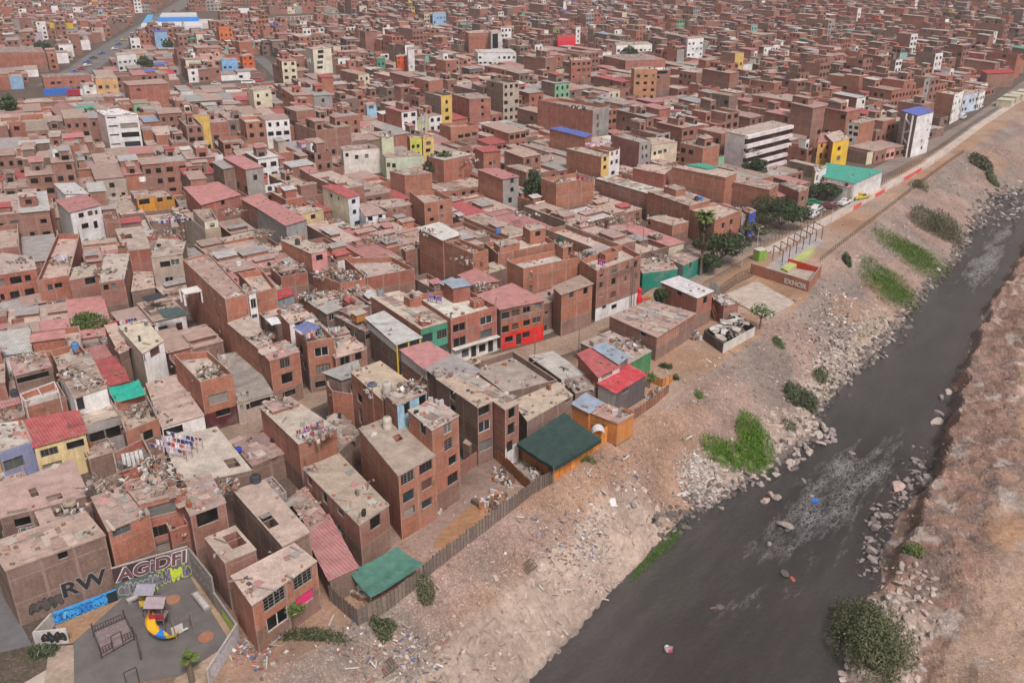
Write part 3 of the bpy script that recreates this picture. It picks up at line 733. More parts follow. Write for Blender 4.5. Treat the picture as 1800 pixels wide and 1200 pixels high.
H('slim brick stair tower in front of the smooth tan roof', 'D', [(1000,640),(1045,688),(1112,655),(1070,610)], 9.6, OR, 't', seed=21)
H('unfinished brick yard house with grey sheets over one corner', 'D', [(768,600),(800,640),(925,660),(905,590)], 7.4, OR, 'o', seed=22, rc=(.12,.1,.09), winW=None)
H('grey sheet canopy roof jutting over the alley at the yard house', 'D', [(758,545),(860,575),(975,540),(950,478)], 8.6, BW, 'c:grey', seed=23)
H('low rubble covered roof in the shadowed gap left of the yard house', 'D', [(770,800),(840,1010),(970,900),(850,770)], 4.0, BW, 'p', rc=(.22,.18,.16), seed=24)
H('brick house with a washing line across its roof and scrap at the back', 'D', [(370,745),(600,965),(830,870),(560,690)], 7.0, OR, 't', rc=(.50,.42,.35), seed=25, rooms=[(.1,.9,.75,.97,.5,'p')])
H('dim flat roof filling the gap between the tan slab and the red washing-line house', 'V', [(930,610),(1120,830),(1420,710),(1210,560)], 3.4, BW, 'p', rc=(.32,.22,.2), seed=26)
# ---- row facing the alley, lower left
H('lavender blue house with wide dark windows at the left edge', 'C', [(-70,840),(-5,1012),(195,942),(140,815)], 5.8, WH, 'o2', S=LB, seed=31, rc=PALE, winS=[(60,1085,3.2,1.4),(168,1045,2.1,1.2)])
H('yellow house under a red corrugated roof', 'C', [(165,835),(205,980),(515,895),(470,778)], 5.4, CR, 'c:red', S=(.62,.48,.26), name='yellow_house', seed=32, winS=[(297,1007,2.0,1.0),(455,962,2.0,1.0),(315,1085,2.2,.6)])
H('grey house with a cream terrace and one very wide window', 'C', [(455,700),(510,850),(725,787),(630,625)], 5.4, GY, 'o2', S=GY, seed=33, rc=(.5,.43,.34), winS=[(640,902,4.3,1.5)])
H('upper floor with a scrap covered roof and a white back wall above the cream terrace', 'C', [(345,500),(445,688),(645,622),(545,425)], 7.6, WH, 'p', S=WH, rc=RFP, seed=34, winS=[(485,715,.9,1.9)])
H('brick house with a white pergola frame over its roof terrace', 'C', [(112,650),(148,742),(395,672),(345,585)], 5.9, OR, 'o', seed=35)
H('raised shed with a warped pink tinted roof behind the white pergola', 'C', [(55,450),(88,552),(312,497),(270,400)], 7.6, BW, 'p', rc=(.42,.27,.25), seed=36, winS=[(200,560,4,.8)])
H('yellow walled brick terrace with a blue tank next to the leafy tree', 'C', [(300,400),(350,500),(545,430),(470,350)], 6.4, OR, 'o', S=YE, seed=37, rc=(.42,.36,.3))
H('white upper floor with a netted window under a long cream roof', 'C', [(712,255),(860,420),(985,345),(878,215)], 8.0, TN, 't', S=WH, rc=(.52,.45,.36), seed=38, winS=[(932,395,2.0,1.7),(862,440,.8,1.4)])
H('narrow brown wing with a yellow patch left of the netted window', 'C', [(630,250),(720,420),(775,395),(700,235)], 6.8, BW, 't', seed=39, rc=RFT)
H('low house under a worn dark red sheet roof beside the green tarp', 'C', [(568,480),(650,615),(770,582),(715,448)], 4.4, BW, 'c:red', seed=40)
H('orange walled terrace under the hanging green tarp', 'C', [(690,720),(755,885),(955,805),(880,650)], 5.0, OR, 'o', S=OR, seed=41, rc=(.46,.36,.28), winS=[(895,905,1.3,1.3)])
H('low tan roofed house with a white front and two dark windows', 'C', [(880,600),(975,865),(1230,790),(1060,545)], 3.3, TN, 't', S=WH, seed=42, winS=[(1045,880,2.5,1.1),(1158,842,2.5,1.1)])
H('brick house with column stubs, a picture window and dark red ground floor', 'V', [(485,-80),(700,145),(968,75),(760,-110)], 7.6, OR, 'o', seed=43, rc=(.50,.42,.36), winS=[(850,275,2.6,1.5),(757,300,.6,.7),(943,243,.6,.8),(890,390,2,1.0)], lower=(2.7,(.10,.025,.03)))
H('low grey roofed house with arched slits right of the picture window', 'D', [(110,430),(228,718),(445,655),(290,400)], 3.3, BW, 't', S=TN, rc=(.34,.30,.27), seed=44, winS=[(370,710,3,1.0),(258,742,.5,.9),(295,737,.5,.9)])
H('brick house with a pink tinted sheet roof and two stacked front windows', 'D', [(355,387),(425,463),(605,408),(520,338)], 7.4, OR, 'p', rc=(.42,.25,.235), seed=45, winS=[(518,472,1.6,1.5),(531,563,1.8,1.6),(545,655,2.2,.9)])
H('long brick house with a dusty tan roof running back from the pink tinted one', 'D', [(172,236),(352,386),(440,350),(300,190)], 7.5, OR, 't', rc=(.47,.39,.33), seed=46)
H('tall four storey brick block with a blank left wall behind the dusty tan roof', 'D', [(-100,-150),(155,88),(292,58),(60,-190)], 10.8, OR, 'o2', seed=47, rc=RFP, winW=[(95,75,.8,.9),(125,110,.8,.9),(115,190,.8,.9),(125,270,.9,1)])
H('white stair panel of the four storey brick block with one dark opening', 'D', [(262,30),(298,62),(342,50),(310,18)], 10.6, WH, 't', S=WH, seed=48, winS=[(328,115,.9,1.6),(335,190,.9,.6)])
H('brick block with a yellow parapet terrace right of the white stair panel', 'D', [(235,-70),(345,50),(465,18),(380,-90)], 9.9, OR, 'o', seed=49)
H('three storey brick house with a blue canopy on its roof terrace', 'D', [(560,255),(650,347),(812,318),(730,240)], 8.2, OR, 'o', seed=50, winS=[(738,405,2.1,1.4),(748,505,2.1,1.4),(760,595,3,1)], winW=[(615,395,1.3,1.5),(636,490,1,1.2)])
H('top room with a tan slab behind the blue canopy', 'D', [(492,186),(545,240),(692,198),(628,150)], 9.2, OR, 't', S=WH, seed=51, winS=[(600,232,1.4,.6)])
H('two storey brick house with a plain tan slab right of the blue canopy', 'D', [(735,345),(822,447),(1006,392),(905,305)], 5.4, BR, 't', seed=52, winS=[(960,432,1.1,1.3),(880,466,1.6,1.7)])
H('low tan slab behind the metal tank rods', 'D', [(352,168),(400,208),(520,166),(470,130)], 6.2, BW, 't', seed=53)
H('tan slab left of the top room of the blue canopy house', 'D', [(510,150),(560,186),(640,165),(590,118)], 7.2, BW, 't', seed=54)
H('small rooftop shed with a bright red roof and grey plank walls', 'R', [(355,1020),(378,1056),(498,1020),(450,980)], 6.2, (.25,.28,.3), 'c:bright', name='plank_shed', seed=55)
H('long brown house with a patched grey roof left of the orange water tank shed', 'U', [(335,262),(500,388),(680,330),(545,240)], 5.2, OR, 'p', rc=(.42,.38,.34), seed=56, winS=[(560,420,1.3,1)])
H('low shed under a grey blue sheet behind the alley', 'U', [(495,378),(560,412),(682,372),(600,330)], 5.5, BW, 'c:grey', seed=57, winS=[(600,440,1,1)])
H('dark brown house carrying the orange shack on its rubble roof', 'U', [(622,432),(862,556),(975,505),(760,370)], 4.8, BW, 'p', rc=(.28,.24,.22), seed=58, winS=[(890,590,1.2,.9)], winW=[(725,540,1.8,1),(790,590,1,1.2)], rooms=[(.2,.9,.6,.95,.9,'p')])
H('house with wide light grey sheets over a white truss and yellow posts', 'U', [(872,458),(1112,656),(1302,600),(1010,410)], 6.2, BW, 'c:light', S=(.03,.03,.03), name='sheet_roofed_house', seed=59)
H('long brick house with a green two storey front', 'U', [(908,278),(1305,536),(1520,476),(1130,235)], 6.9, OR, 'p', S=GN, rc=(.48,.40,.33), seed=60, winS=[(1355,605,1.9,1.5),(1472,572,1.9,1.5),(1500,680,1.1,1.2),(1450,695,1.2,1.1)], rooms=[(.55,.98,.5,.62,1.6,'p'),(.1,.45,.02,.14,.9,'t')])
H('brick house with a bright white roof terrace and a white awning over its ground floor', 'U', [(1250,262),(1540,453),(1905,350),(1650,205)], 7.8, RD, 'o', rc=(.62,.57,.52), seed=61, lower=(2.7,(.62,.6,.57)),
  winS=[(1608,520,2.4,1.3),(1821,462,2.4,1.3),(1612,632,2.4,1.5),(1820,568,2.3,1.3),(1655,722,1.3,1.3),(1790,682,1.3,1.3),(1722,705,1,2.1),(1856,668,1,2.1)], rooms=[(.55,.9,.66,.93,1.6,'c:blue'),(.72,.95,.3,.42,.4,'o2')])
H('three storey house with orange and bright red painted lower floors', 'T', [(415,555),(600,668),(952,592),(690,462)], 7.0, OR, 'c:pink', S=BR, seed=62, lower=[(2.5,(.6,.025,.025)),(4.7,(.36,.095,.045))],
  winS=[(640,714,1.5,1.1),(722,692,1.5,1.1),(812,666,1.4,1),(903,637,1.2,1),(640,825,1.3,1.2),(718,802,1.2,1.1),(812,773,1.3,1),(893,748,1.7,1),(667,905,1.5,1),(807,868,1.4,1),(747,906,1,2)])
H('low brown front with a gabled porch right of the bright red ground floor', 'T', [(880,545),(955,622),(1345,500),(1250,440)], 5.0, BR, 'p', seed=63, winS=[(1065,665,2.4,1.4),(970,692,.8,.5),(1172,640,1.1,1.2),(1287,605,1.1,1.2),(1170,757,1.2,.9),(1288,717,1.2,.9),(957,840,.9,2.1)])
H('upper rooms with a small red sheet roof above the gabled porch', 'T', [(1030,492),(1095,545),(1345,458),(1245,400)], 7.6, OR, 'c:dust', seed=64, winS=[(1175,542,1.1,1.2),(1290,512,1.1,1.2)])
H('four storey brick building with an orange parapet and a white painted base', 'T', [(1245,262),(1382,350),(1742,224),(1590,140)], 9.4, OR, 'o', seed=65, rc=(.5,.42,.36), S=BR, lower=(2.3,(.66,.65,.65)),
  winS=[(1420,370,1.0,1.4),(1523,340,1.5,1.4),(1630,313,1.0,1.3),(1696,294,1.0,1.3),(1415,467,.9,1.1),(1518,437,1.2,1.2),(1615,415,.7,1),(1698,393,.7,1),(1415,552,1.0,.5),(1513,545,1.5,1.2),(1440,645,1.1,.5),(1520,640,1.4,.8)], rooms=[(.4,.7,.55,.9,.6,'o')])
H('long blank brick block with a pale roof and grey water basins', 'T', [(648,266),(786,332),(1245,238),(1090,175)], 9.6, OR, 'o', seed=66, rc=(.48,.43,.39), winS=[(843,392,.7,1.3),(843,497,.7,1.3)])
H('tall roofless brick shell with inner partition walls', 'T', [(135,108),(375,212),(500,178),(272,92)], 9.4, OR, 'o', seed=67, rooms=[(.1,.5,.5,.9,.1,'o')])
H('tall brick shell with white sheets along its roof edge', 'R', [(1440,530),(1622,612),(1760,568),(1590,490)], 9.6, OR, 'c:white', seed=68)
H('broad brick terrace with tall bars along its parapet', 'T', [(470,125),(580,217),(1045,118),(900,35)], 7.6, OR, 'o', seed=69, rc=(.5,.42,.35), rooms=[(.1,.45,.3,.7,.5,'p'),(.7,.98,.5,.95,1.8,'t')])
H('small brown house with a plain tan roof below the tall brick shell', 'T', [(385,332),(500,378),(648,332),(550,280)], 5.4, BW, 't', seed=70, rc=(.46,.38,.3))
H('low house with a pinkish sheet roof and a black barrel', 'T', [(262,402),(385,466),(578,436),(400,350)], 6.2, OR, 'c:pink', seed=71)
H('brick stair room with a black tank above the blank brick block', 'T', [(1040,125),(1108,170),(1182,150),(1120,112)], 10.8, OR, 't', seed=72, winS=[(1162,190,.7,1.6)])
H('tiny blue grey roofed hut on the orange brick box', 'T', [(108,456),(190,492),(283,453),(205,416)], 6.8, OR, 'c:blue', seed=73)
# ---- front rows by the river
H('long house whose left half has a faded pink roof above a white band', 'E', [(190,233),(345,350),(505,268),(350,186)], 8.3, BR, 'c:pink', S=BR, seed=81, winW=None)
H('grey sheet roof joined to the faded pink one', 'E', [(345,350),(455,430),(662,352),(505,268)], 8.2, BW, 'c:grey', seed=82, winW=[(350,375,1,1.3)])
H('brown three storey house with smooth tan slabs and a recessed corner balcony', 'E', [(400,400),(650,573),(738,536),(510,372)], 8.3, BW, 't', S=BR, rc=(.47,.38,.3), seed=83, winS=[(687,587,2.0,1.2),(686,683,2.2,1.5),(700,795,2.2,1.5)], winW=[(498,498,1.3,1.3),(500,575,1.3,1)])
H('slim brick tower with a white ground floor beside the corner balcony', 'E', [(516,368),(815,587),(898,546),(640,378)], 8.2, BR, 'p', rc=(.44,.35,.28), seed=84, winS=[(856,598,1.2,1.6),(852,697,1.3,1.6),(843,800,1.1,1.4)], lower=(2.7,(.6,.57,.54)))
H('wide low yard roof of bare grey concrete inside brick parapets', 'E', [(590,312),(815,480),(1130,402),(862,228)], 3.8, BW, 'o', rc=(.34,.28,.255), seed=85, rooms=[(.02,.2,.9,.99,.3,'t')])
H('low house with a broad tan slab behind the dark green netting', 'F', [(2,768),(80,873),(320,736),(242,668)], 4.8, BW, 't', rc=(.47,.38,.31), seed=86, winS=[(290,757,.8,.8)])
H('low hall under light grey sheets with a broken skylight', 'F', [(88,530),(262,655),(392,625),(215,505)], 3.2, BW, 'p', rc=(.42,.39,.37), seed=87, pits=[(.45,.6,.3,.42)])
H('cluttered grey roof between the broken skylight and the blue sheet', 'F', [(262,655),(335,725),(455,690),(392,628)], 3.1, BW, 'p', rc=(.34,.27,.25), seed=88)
H('low dusty roof of loose boards left of the patterned brick warehouse', 'F', [(362,460),(600,578),(735,502),(515,396)], 3.2, BW, 'p', rc=(.40,.32,.28), seed=89, S=(.05,.22,.08), name='low_house')
H('small house with two overlapping salmon red sheets', 'F', [(350,528),(455,636),(568,580),(432,492)], 5.0, (.30,.1,.07), 'c:red', S=(.5,.47,.44), seed=90, name='low_house', winS=[(500,625,2.4,.7)])
H('small upper roof of blue grey corrugated sheets', 'F', [(430,491),(560,568),(612,530),(492,465)], 5.3, BW, 'c:blue', seed=91)
H('low house with the brightest red corrugated roof near the slope', 'F', [(455,680),(547,722),(705,626),(608,580)], 3.8, (.4,.38,.36), 'c:bright', S=(.12,.1,.1), seed=92, name='low_house', winS=[(600,700,1.6,1.2)])
H('orange walled lean-to with a light blue sheet roof', 'F', [(318,785),(405,826),(476,776),(390,733)], 3.4, (.5,.2,.06), 'c:blue', seed=93, name='orange_shed')
H('orange walled lean-to with a pinkish patched roof', 'F', [(405,826),(556,886),(642,836),(480,777)], 3.2, (.5,.2,.06), 'p', rc=(.45,.27,.24), seed=94, name='orange_shed')
H('brown warehouse with rows of brick lattice openings under its roof edge', 'F', [(515,320),(764,432),(970,304),(722,235)], 4.0, BR, 'p', rc=(.43,.3,.26), seed=95, name='brick_warehouse', cat='warehouse', winW=[(690,410,1.2,.8)])
H('two storey house with red panel walls under a white roof', 'F', [(790,143),(978,222),(1057,186),(880,113)], 5.8, RD, 'c:white', seed=96, winW=[(882,190,1.2,1.2)], winS=[(1020,232,1.3,1.3)])
H('small brick annex with a grey slab behind the ladder', 'F', [(1052,215),(1118,265),(1196,250),(1130,203)], 3.5, RD, 't', rc=(.42,.39,.36), seed=97)
H('low teal walled store with a dusty roof beside the palm', 'K', [(390,712),(445,792),(655,765),(600,690)], 3.2, TE, 'p', seed=98, name='teal_house', rc=(.42,.34,.28))
H('teal fronted house with a broken grey roof left of the palm', 'K', [(590,700),(690,745),(880,650),(760,610)], 3.4, GY, 'p', S=TE, seed=99, winS=[(735,735,.8,1.8),(860,665,.8,.9)])
# ---- river front row, middle distance
H('long brick house with ragged sheets on its roof behind the palm', 'K', [(475,300),(728,388),(852,350),(640,275)], 7.0, OR, 'p', seed=101, rooms=[(.3,.7,.5,.8,1.6,'p')])
H('red brick block with a plain tan roof behind the pale long wall', 'K', [(385,158),(575,196),(625,156),(470,130)], 7.2, RD, 't', seed=102)
H('large blank brick block with green sheets at one corner of its roof', 'K', [(622,152),(945,216),(1012,186),(790,135)], 9.0, OR, 't', seed=103, winS=[(985,265,.8,.9)])
H('small orange brick house with a sandy flat roof left of the palm', 'K', [(470,458),(625,506),(722,480),(560,440)], 4.6, OR, 't', seed=104, winW=[(483,487,.9,.9)])
H('two storey brick row house with four dark windows behind the round tree', 'K', [(720,400),(880,472),(1040,408),(910,368)], 6.4, OR, 'o2', seed=105, winS=[(930,503,1.2,1.3),(980,480,1.2,1.3),(905,580,1.2,1.3),(972,545,1.2,1.3)])
H('grey fronted house with a white balcony left of the blue panel', 'K', [(960,412),(1040,452),(1090,432),(1010,395)], 4.6, BR, 't', S=GY, seed=106, winS=[(1062,485,1.6,1)])
H('narrow front painted solid blue beside the trees', 'K', [(1040,405),(1088,432),(1128,415),(1080,392)], 5.2, BR, 't', S=(.04,.1,.5), seed=107, name='blue_house', winS=[(1105,460,.8,1)])
H('brown house with a white corner balcony above the car park', 'K', [(965,238),(1210,290),(1266,250),(1090,215)], 7.0, OR, 'p', seed=108, winS=[(1240,290,1,1.2)], lower=None)
H('two storey house with an orange panel and white balcony beside the cars', 'K', [(1270,252),(1388,302),(1442,276),(1340,240)], 5.6, BR, 'p', seed=109, S=BR, winS=[(1410,340,1.6,1.1)])
H('tall blank orange block with a laundry terrace beside the long wall', 'S', [(735,572),(850,614),(1135,568),(1000,530)], 8.6, OR, 'o', seed=110)
H('long pale topped brick wall building sloping down to the right', 'S', [(1140,575),(1540,690),(1640,655),(1260,555)], 6.2, BR, 'p', rc=(.52,.47,.43), seed=111)
H('four storey house with a grey front and pink roof beside the dark tree', 'S', [(258,516),(446,581),(564,560),(400,505)], 8.4, OR, 'c:pink', S=GY, seed=112, winS=[(515,592,1.0,1.1),(515,658,1.0,1.1),(500,737,1.1,1.3)])
H('two storey annex with a white lower wall in front of the dark tree', 'S', [(470,480),(622,532),(725,512),(570,470)], 6.6, BR, 'p', seed=113, lower=(3.6,WH), winS=[(648,550,1,1),(703,540,1,1),(648,615,1,1),(703,606,1,1)])
H('long brick house with a yellow end wall', 'S', [(925,352),(1188,416),(1246,402),(1040,340)], 8.2, OR, 't', S=YE, seed=114, winS=[(1215,425,1.2,1.3),(1213,490,1.2,1)])
H('white fronted four storey house with paired windows next to the yellow end wall', 'S', [(1085,335),(1246,376),(1328,352),(1180,325)], 8.8, OR, 'o', S=WH, seed=115, winS=[(1268,388,1.1,1.1),(1305,378,1.1,1.1),(1265,455,1.1,1.1),(1302,445,1.1,1.1),(1275,530,1.6,1)])
H('grey concrete fronted block with a maroon side wall', 'S', [(1260,245),(1475,302),(1562,282),(1370,225)], 9.6, (.28,.12,.1), 'o2', S=GY, seed=116, winS=[(1498,345,.7,1.1),(1525,338,.9,1.1),(1498,410,.7,1.1),(1528,403,1,1.1)], name='plastered_house', rc=RFG)
H('beige house with three long windows right of the grey concrete block', 'S', [(1480,275),(1566,322),(1760,302),(1640,262)], 7.0, CR, 't', S=CR, seed=117, winS=[(1590,385,.9,1),(1628,375,1.3,1),(1668,365,1,1)])
H('large brick building with a grid of concrete columns and a grey windowed front', 'O', [(180,702),(570,778),(686,742),(330,690)], 12, RD, 'o', S=GY, step=2.4, seed=118, winS=[(603,825,1.6,1.6),(603,880,1.6,1.5),(603,935,1.6,1.4)])
H('long brick house with a blue sheet roof behind the laundry terrace', 'O', [(265,912),(515,968),(560,945),(340,900)], 8.2, OR, 'c:royal', seed=119)
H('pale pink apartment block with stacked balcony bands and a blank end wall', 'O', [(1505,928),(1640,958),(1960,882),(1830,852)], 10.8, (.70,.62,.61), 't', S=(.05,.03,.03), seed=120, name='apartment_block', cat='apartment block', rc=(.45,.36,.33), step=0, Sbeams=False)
H('orange balconied house beside the yellow house', 'L', [(375,545),(352,606),(458,596),(450,545)], 7.2, (.55,.3,.08), 'c:pink', S=(.62,.33,.08), seed=121, name='orange_house', winS=[(378,625,.7,1.1),(425,635,1.6,1.1),(370,695,.8,1.5),(415,695,1.8,1.5)])
H('yellow house with two stacked windows above the teal roof', 'L', [(400,545),(458,604),(572,576),(505,520)], 8.1, OR, 't', S=(.66,.42,.04), seed=122, name='yellow_house', winS=[(500,645,1.6,1.1),(495,712,1.8,1.3)])
H('wide low hall with a flat teal roof and white side wall', 'L', [(392,852),(610,890),(806,803),(412,755)], 4.6, WH, 'c:teal', S=(.6,.58,.57), name='white_hall', cat='hall', seed=123)
H('low white house with a pinkish tile roof against the teal roofed hall', 'L', [(380,875),(560,922),(606,902),(450,862)], 3.8, WH, 'p', S=(.25,.2,.18), rc=(.42,.27,.24), seed=124, name='white_house', winW=[(412,912,1,1)])
H('slim white and yellow house left of the teal roof', 'L', [(322,782),(335,808),(412,778),(395,762)], 6.6, YE, 't', S=WH, seed=125, winS=[(345,850,.9,1.3)])
H('tall white house with a blue roof and open stair frame by the river road', 'L', [(938,384),(1050,416),(1166,385),(1065,355)], 12.4, (.3,.2,.18), 'c:royal', S=WH, seed=126, winS=[(1125,450,.6,.6),(1140,475,.6,.6),(1120,515,.6,.6),(1080,590,.8,.8),(1128,575,.6,.6),(1080,640,1,1)], winW=[(965,460,1.4,1.2),(960,530,1.4,1.2),(1010,470,1.2,1.2)])
H('tall slab with beige balconies on its narrow end', 'L', [(562,462),(645,472),(752,447),(665,436)], 9.8, (.45,.42,.37), 't', S=OR, seed=127, winW=[(580,495,1,1),(620,500,1.2,1),(580,535,1,1.1),(615,545,1.4,1.1),(580,585,1,1)])
# ---- mid left
H('white two storey house with a pink red roof and a small front balcony', 'Q', [(425,322),(527,402),(756,346),(640,280)], 8.2, WH, 'c:pink', S=WH, seed=131, winS=[(612,422,1.2,1.0),(680,407,1.1,1.0),(726,400,.6,.9),(642,502,1.6,1.1),(722,492,.9,1.6)])
H('low hall with a white sheet roof behind the white two storey house', 'Q', [(415,196),(492,262),(662,262),(560,190)], 6.0, WH, 'c:white', seed=132)
H('orange trimmed house with one very wide window', 'Q', [(980,242),(1030,302),(1166,282),(1100,232)], 5.4, BR, 'p', S=(.6,.27,.04), seed=133, name='orange_house', winS=[(1088,320,2.4,1.2)])
H('low ochre house with two windows right of the orange trimmed one', 'Q', [(1100,240),(1166,290),(1310,272),(1240,222)], 4.8, BR, 'o2', S=(.42,.2,.05), seed=134, name='orange_house', winS=[(1205,305,1.2,1),(1275,290,1.2,1)])
H('deep red brick shell open to the sky with white washing inside', 'Q', [(430,562),(278,912),(522,872),(600,562)], 7.2, RD, 'o', S=RD, seed=135, winS=[(378,965,.8,1.1),(440,950,1.2,.9)])
H('three storey brick row house with six dark windows at the left edge', 'Q', [(-60,700),(-40,880),(272,828),(250,740)], 7.6, RD, 't', rc=(.46,.38,.33), seed=136, lower=(2.3,(.6,.58,.57)), winS=[(10,930,1,1.2),(120,910,1.8,1.3),(210,895,.9,1.1),(10,1040,1,1.2),(112,1020,1.5,1.3),(225,1000,1.5,1.3),(60,1135,2.2,1.1),(215,1105,1.6,1.1)])
H('brown house with a ribbed tan roof and a wide front window', 'Q', [(560,820),(525,915),(742,872),(720,800)], 7.0, BR, 't', rc=(.40,.33,.28), seed=137, winS=[(680,915,1.7,1.2)])
H('corner house with a rounded balcony and warped sheets on its roof', 'Q', [(790,720),(750,935),(935,905),(975,715)], 7.0, BR, 't', rc=(.44,.38,.33), seed=138, winS=[(800,965,.8,1),(860,955,.8,1)])
H('cream fronted two storey house with a red roof strip and wide glazed band', 'Q', [(1195,600),(1140,745),(1375,715),(1400,620)], 7.2, BW, 'p', S=TN, rc=(.46,.40,.34), seed=139, winS=[(1245,790,1.8,1.1),(1320,775,1.6,1.1),(1275,905,1.5,.9)])
H('narrow low roof between the glazed band house and the rounded balcony', 'Q', [(1010,850),(990,1000),(1165,970),(1150,850)], 3.2, BW, 't', seed=140)
H('white terrace house with a striped canopy between brick blocks', 'Q', [(1380,410),(1545,530),(1660,510),(1500,390)], 6.0, TN, 'o', S=(.35,.27,.2), seed=141, name='plastered_house')
H('small white room with one window above the striped canopy terrace', 'Q', [(1450,380),(1540,475),(1640,455),(1590,370)], 7.4, TN, 'o', S=(.66,.62,.5), seed=142, winS=[(1600,497,1,.8)], name='cream_house')
H('large brick building under a torn pink roof with a black hole', 'Q', [(1390,225),(1520,345),(1810,270),(1640,185)], 7.0, RD, 'c:pink', seed=143, winS=[(1680,325,1,1.2)], rooms=None)
H('tall white apartment building with strip windows standing above the left blocks', 'M', [(680,782),(738,818),(970,806),(830,765)], 11.6, (.62,.47,.44), 't', S=WH, rc=WH, seed=144, name='apartment_block', cat='apartment block', step=0, Sbeams=False, floors=4,
  winS=[(785,828,2.6,.4),(795,888,2.6,.45),(805,950,2.6,.45),(815,1015,2.6,.45),(908,884,5.0,1.5),(918,947,5.0,1.5),(934,1012,4.5,1.5)])
H('big plain brick block beside the elevated avenue', 'M', [(865,582),(905,603),(1187,588),(1130,562)], 8.2, RD, 'c:dust', seed=145, winS=[(975,632,1.4,.8)])
H('white narrow three storey house with a red sloping roof', 'R', [(715,207),(908,292),(992,270),(830,195)], 8.4, CR, 'c:red', S=(.6,.62,.66), name='white_house', seed=146, winS=[(950,318,1.1,1),(957,397,1,1),(978,482,1.6,1.1)], winW=[(780,275,1.2,.9),(837,293,.6,.9)])
H('small white house with a peach coloured roof next to the narrow white one', 'R', [(985,345),(1040,430),(1190,408),(1090,335)], 5.4, WH, 'c:dust', S=(.6,.6,.64), seed=147, winS=[(1075,448,1.1,1),(1151,432,.9,.9)])
H('wide brown house with a bright orange ground floor', 'R', [(1040,322),(1195,375),(1440,335),(1280,300)], 5.6, BR, 't', seed=148, lower=(2.6,(.62,.13,.04)), winS=[(1195,402,.8,.8),(1257,390,.6,.8),(1335,375,.7,.8),(1392,358,.7,.8),(1385,465,1.2,1)])
H('square brick house with a cream awning and white washing on top', 'R', [(1370,240),(1482,332),(1692,292),(1560,235)], 8.3, OR, 'o', seed=149, winS=[(1520,382,.9,.8),(1612,362,.8,.9),(1540,455,1.1,.8),(1615,430,.8,.8)])
H('long shed under a faded rose corrugated roof', 'R', [(222,377),(440,502),(592,456),(352,335)], 6.0, GY, 'c:pink', S=(.3,.29,.28), seed=150)
H('shorter rose roofed shed behind the long one', 'R', [(105,308),(215,362),(332,328),(250,272)], 6.4, BR, 'c:pink', seed=151)
H('house with a stained yellow end wall right of the rose roofs', 'R', [(460,385),(555,418),(720,378),(620,350)], 5.4, TN, 't', S=(.55,.40,.22), name='yellow_house', seed=152, winS=[(645,432,1.2,1)])
H('brick house with a pink front and a black window', 'R', [(402,612),(632,716),(748,690),(530,582)], 6.4, OR, 't', S=PK, seed=153, rc=(.44,.37,.32), winS=[(692,740,1.4,1.1)])
H('red brick walls around a collapsed roof of black poles', 'R', [(322,812),(400,884),(602,848),(530,780)], 5.0, RD, 'o', seed=154, rc=(.12,.1,.09), rooms=[(.2,.8,.3,.8,.2,'p')])
H('brick terrace crammed with junk and washing', 'R', [(640,852),(850,935),(1042,900),(830,822)], 4.8, OR, 'o', seed=155, rc=(.25,.2,.18))
H('brick terrace with a white inner wall and sandy floor', 'R', [(880,745),(1048,892),(1408,822),(1240,735)], 5.2, RD, 'o', seed=156, rc=(.5,.42,.35))
H('windowless brown box beside the tall white edged shell', 'R', [(1308,668),(1342,695),(1497,658),(1450,635)], 5.4, BR, 't', seed=157)
H('plain red block with bars and rubbish behind the awning house', 'R', [(1222,92),(1335,125),(1540,105),(1420,75)], 7.2, OR, 'p', seed=158)
H('enormous plain brick wall block with a narrow tan top strip', 'S', [(-120,410),(0,440),(215,395),(110,368)], 8.6, RD, 't', seed=159, rc=(.5,.43,.38))
H('brick cube with a burgundy canopy and purple shade cloth', 'S', [(232,350),(300,378),(428,368),(370,338)], 8.0, OR, 'c:red', seed=160, winS=[(352,460,.8,.9),(380,455,.7,.9)])
# ---- painted buildings far off
H('striped white and yellow apartment tower in the far centre left', 'N', [(350,338),(398,350),(528,338),(470,326)], 12.5, (.4,.34,.3), 't', S=(.66,.6,.5), seed=171, name='apartment_block', cat='apartment block', step=0, winS=[(455,365,3,1.4),(455,400,3,1.4),(450,440,3,1.4),(450,475,3,1.2)])
H('brick tower with a dark glass stair shaft and white sides', 'N', [(1640,215),(1655,232),(1728,225),(1700,210)], 13, (.55,.52,.5), 't', S=(.55,.53,.52), seed=172, name='glass_tower', cat='office block', step=0, winS=[(1682,290,4.2,7.5)])
H('plain brick block joined to the dark glass shaft', 'N', [(1470,222),(1495,236),(1642,232),(1600,212)], 12, RD, 't', seed=173)
H('long white two storey institute below the dark glass shaft', 'N', [(1535,352),(1560,372),(1830,372),(1790,345)], 6.5, WH, 't', S=WH, rc=(.55,.52,.5), seed=174, winS='auto', name='white_building', cat='building')
H('orange red house with four square windows beside a white corner block', 'N', [(980,392),(990,402),(1066,394),(1050,384)], 8, (.62,.1,.03), 't', S=(.62,.1,.03), seed=175, name='orange_house', winS=[(1005,412,1,.9),(1043,410,1,.9),(1005,440,1,.9),(1043,438,1,.9)])
H('white corner block with small windows right of the orange red house', 'N', [(1060,338),(1068,350),(1112,345),(1100,332)], 12, WH, 't', S=WH, seed=176, winS='auto')
H('green fronted house left of the orange red one', 'N', [(838,405),(848,415),(905,408),(890,398)], 6.8, BR, 't', S=GN, seed=177, winS='auto')
H('four storey house with a lime yellow front below the radio mast', 'N', [(1060,945),(1082,972),(1164,958),(1130,940)], 9.5, OR, 'o2', S=(.5,.52,.1), seed=178, name='yellow_house', winS=[(1105,1032,1,1),(1140,1028,1,1),(1105,1085,1,1),(1140,1082,1,1)])
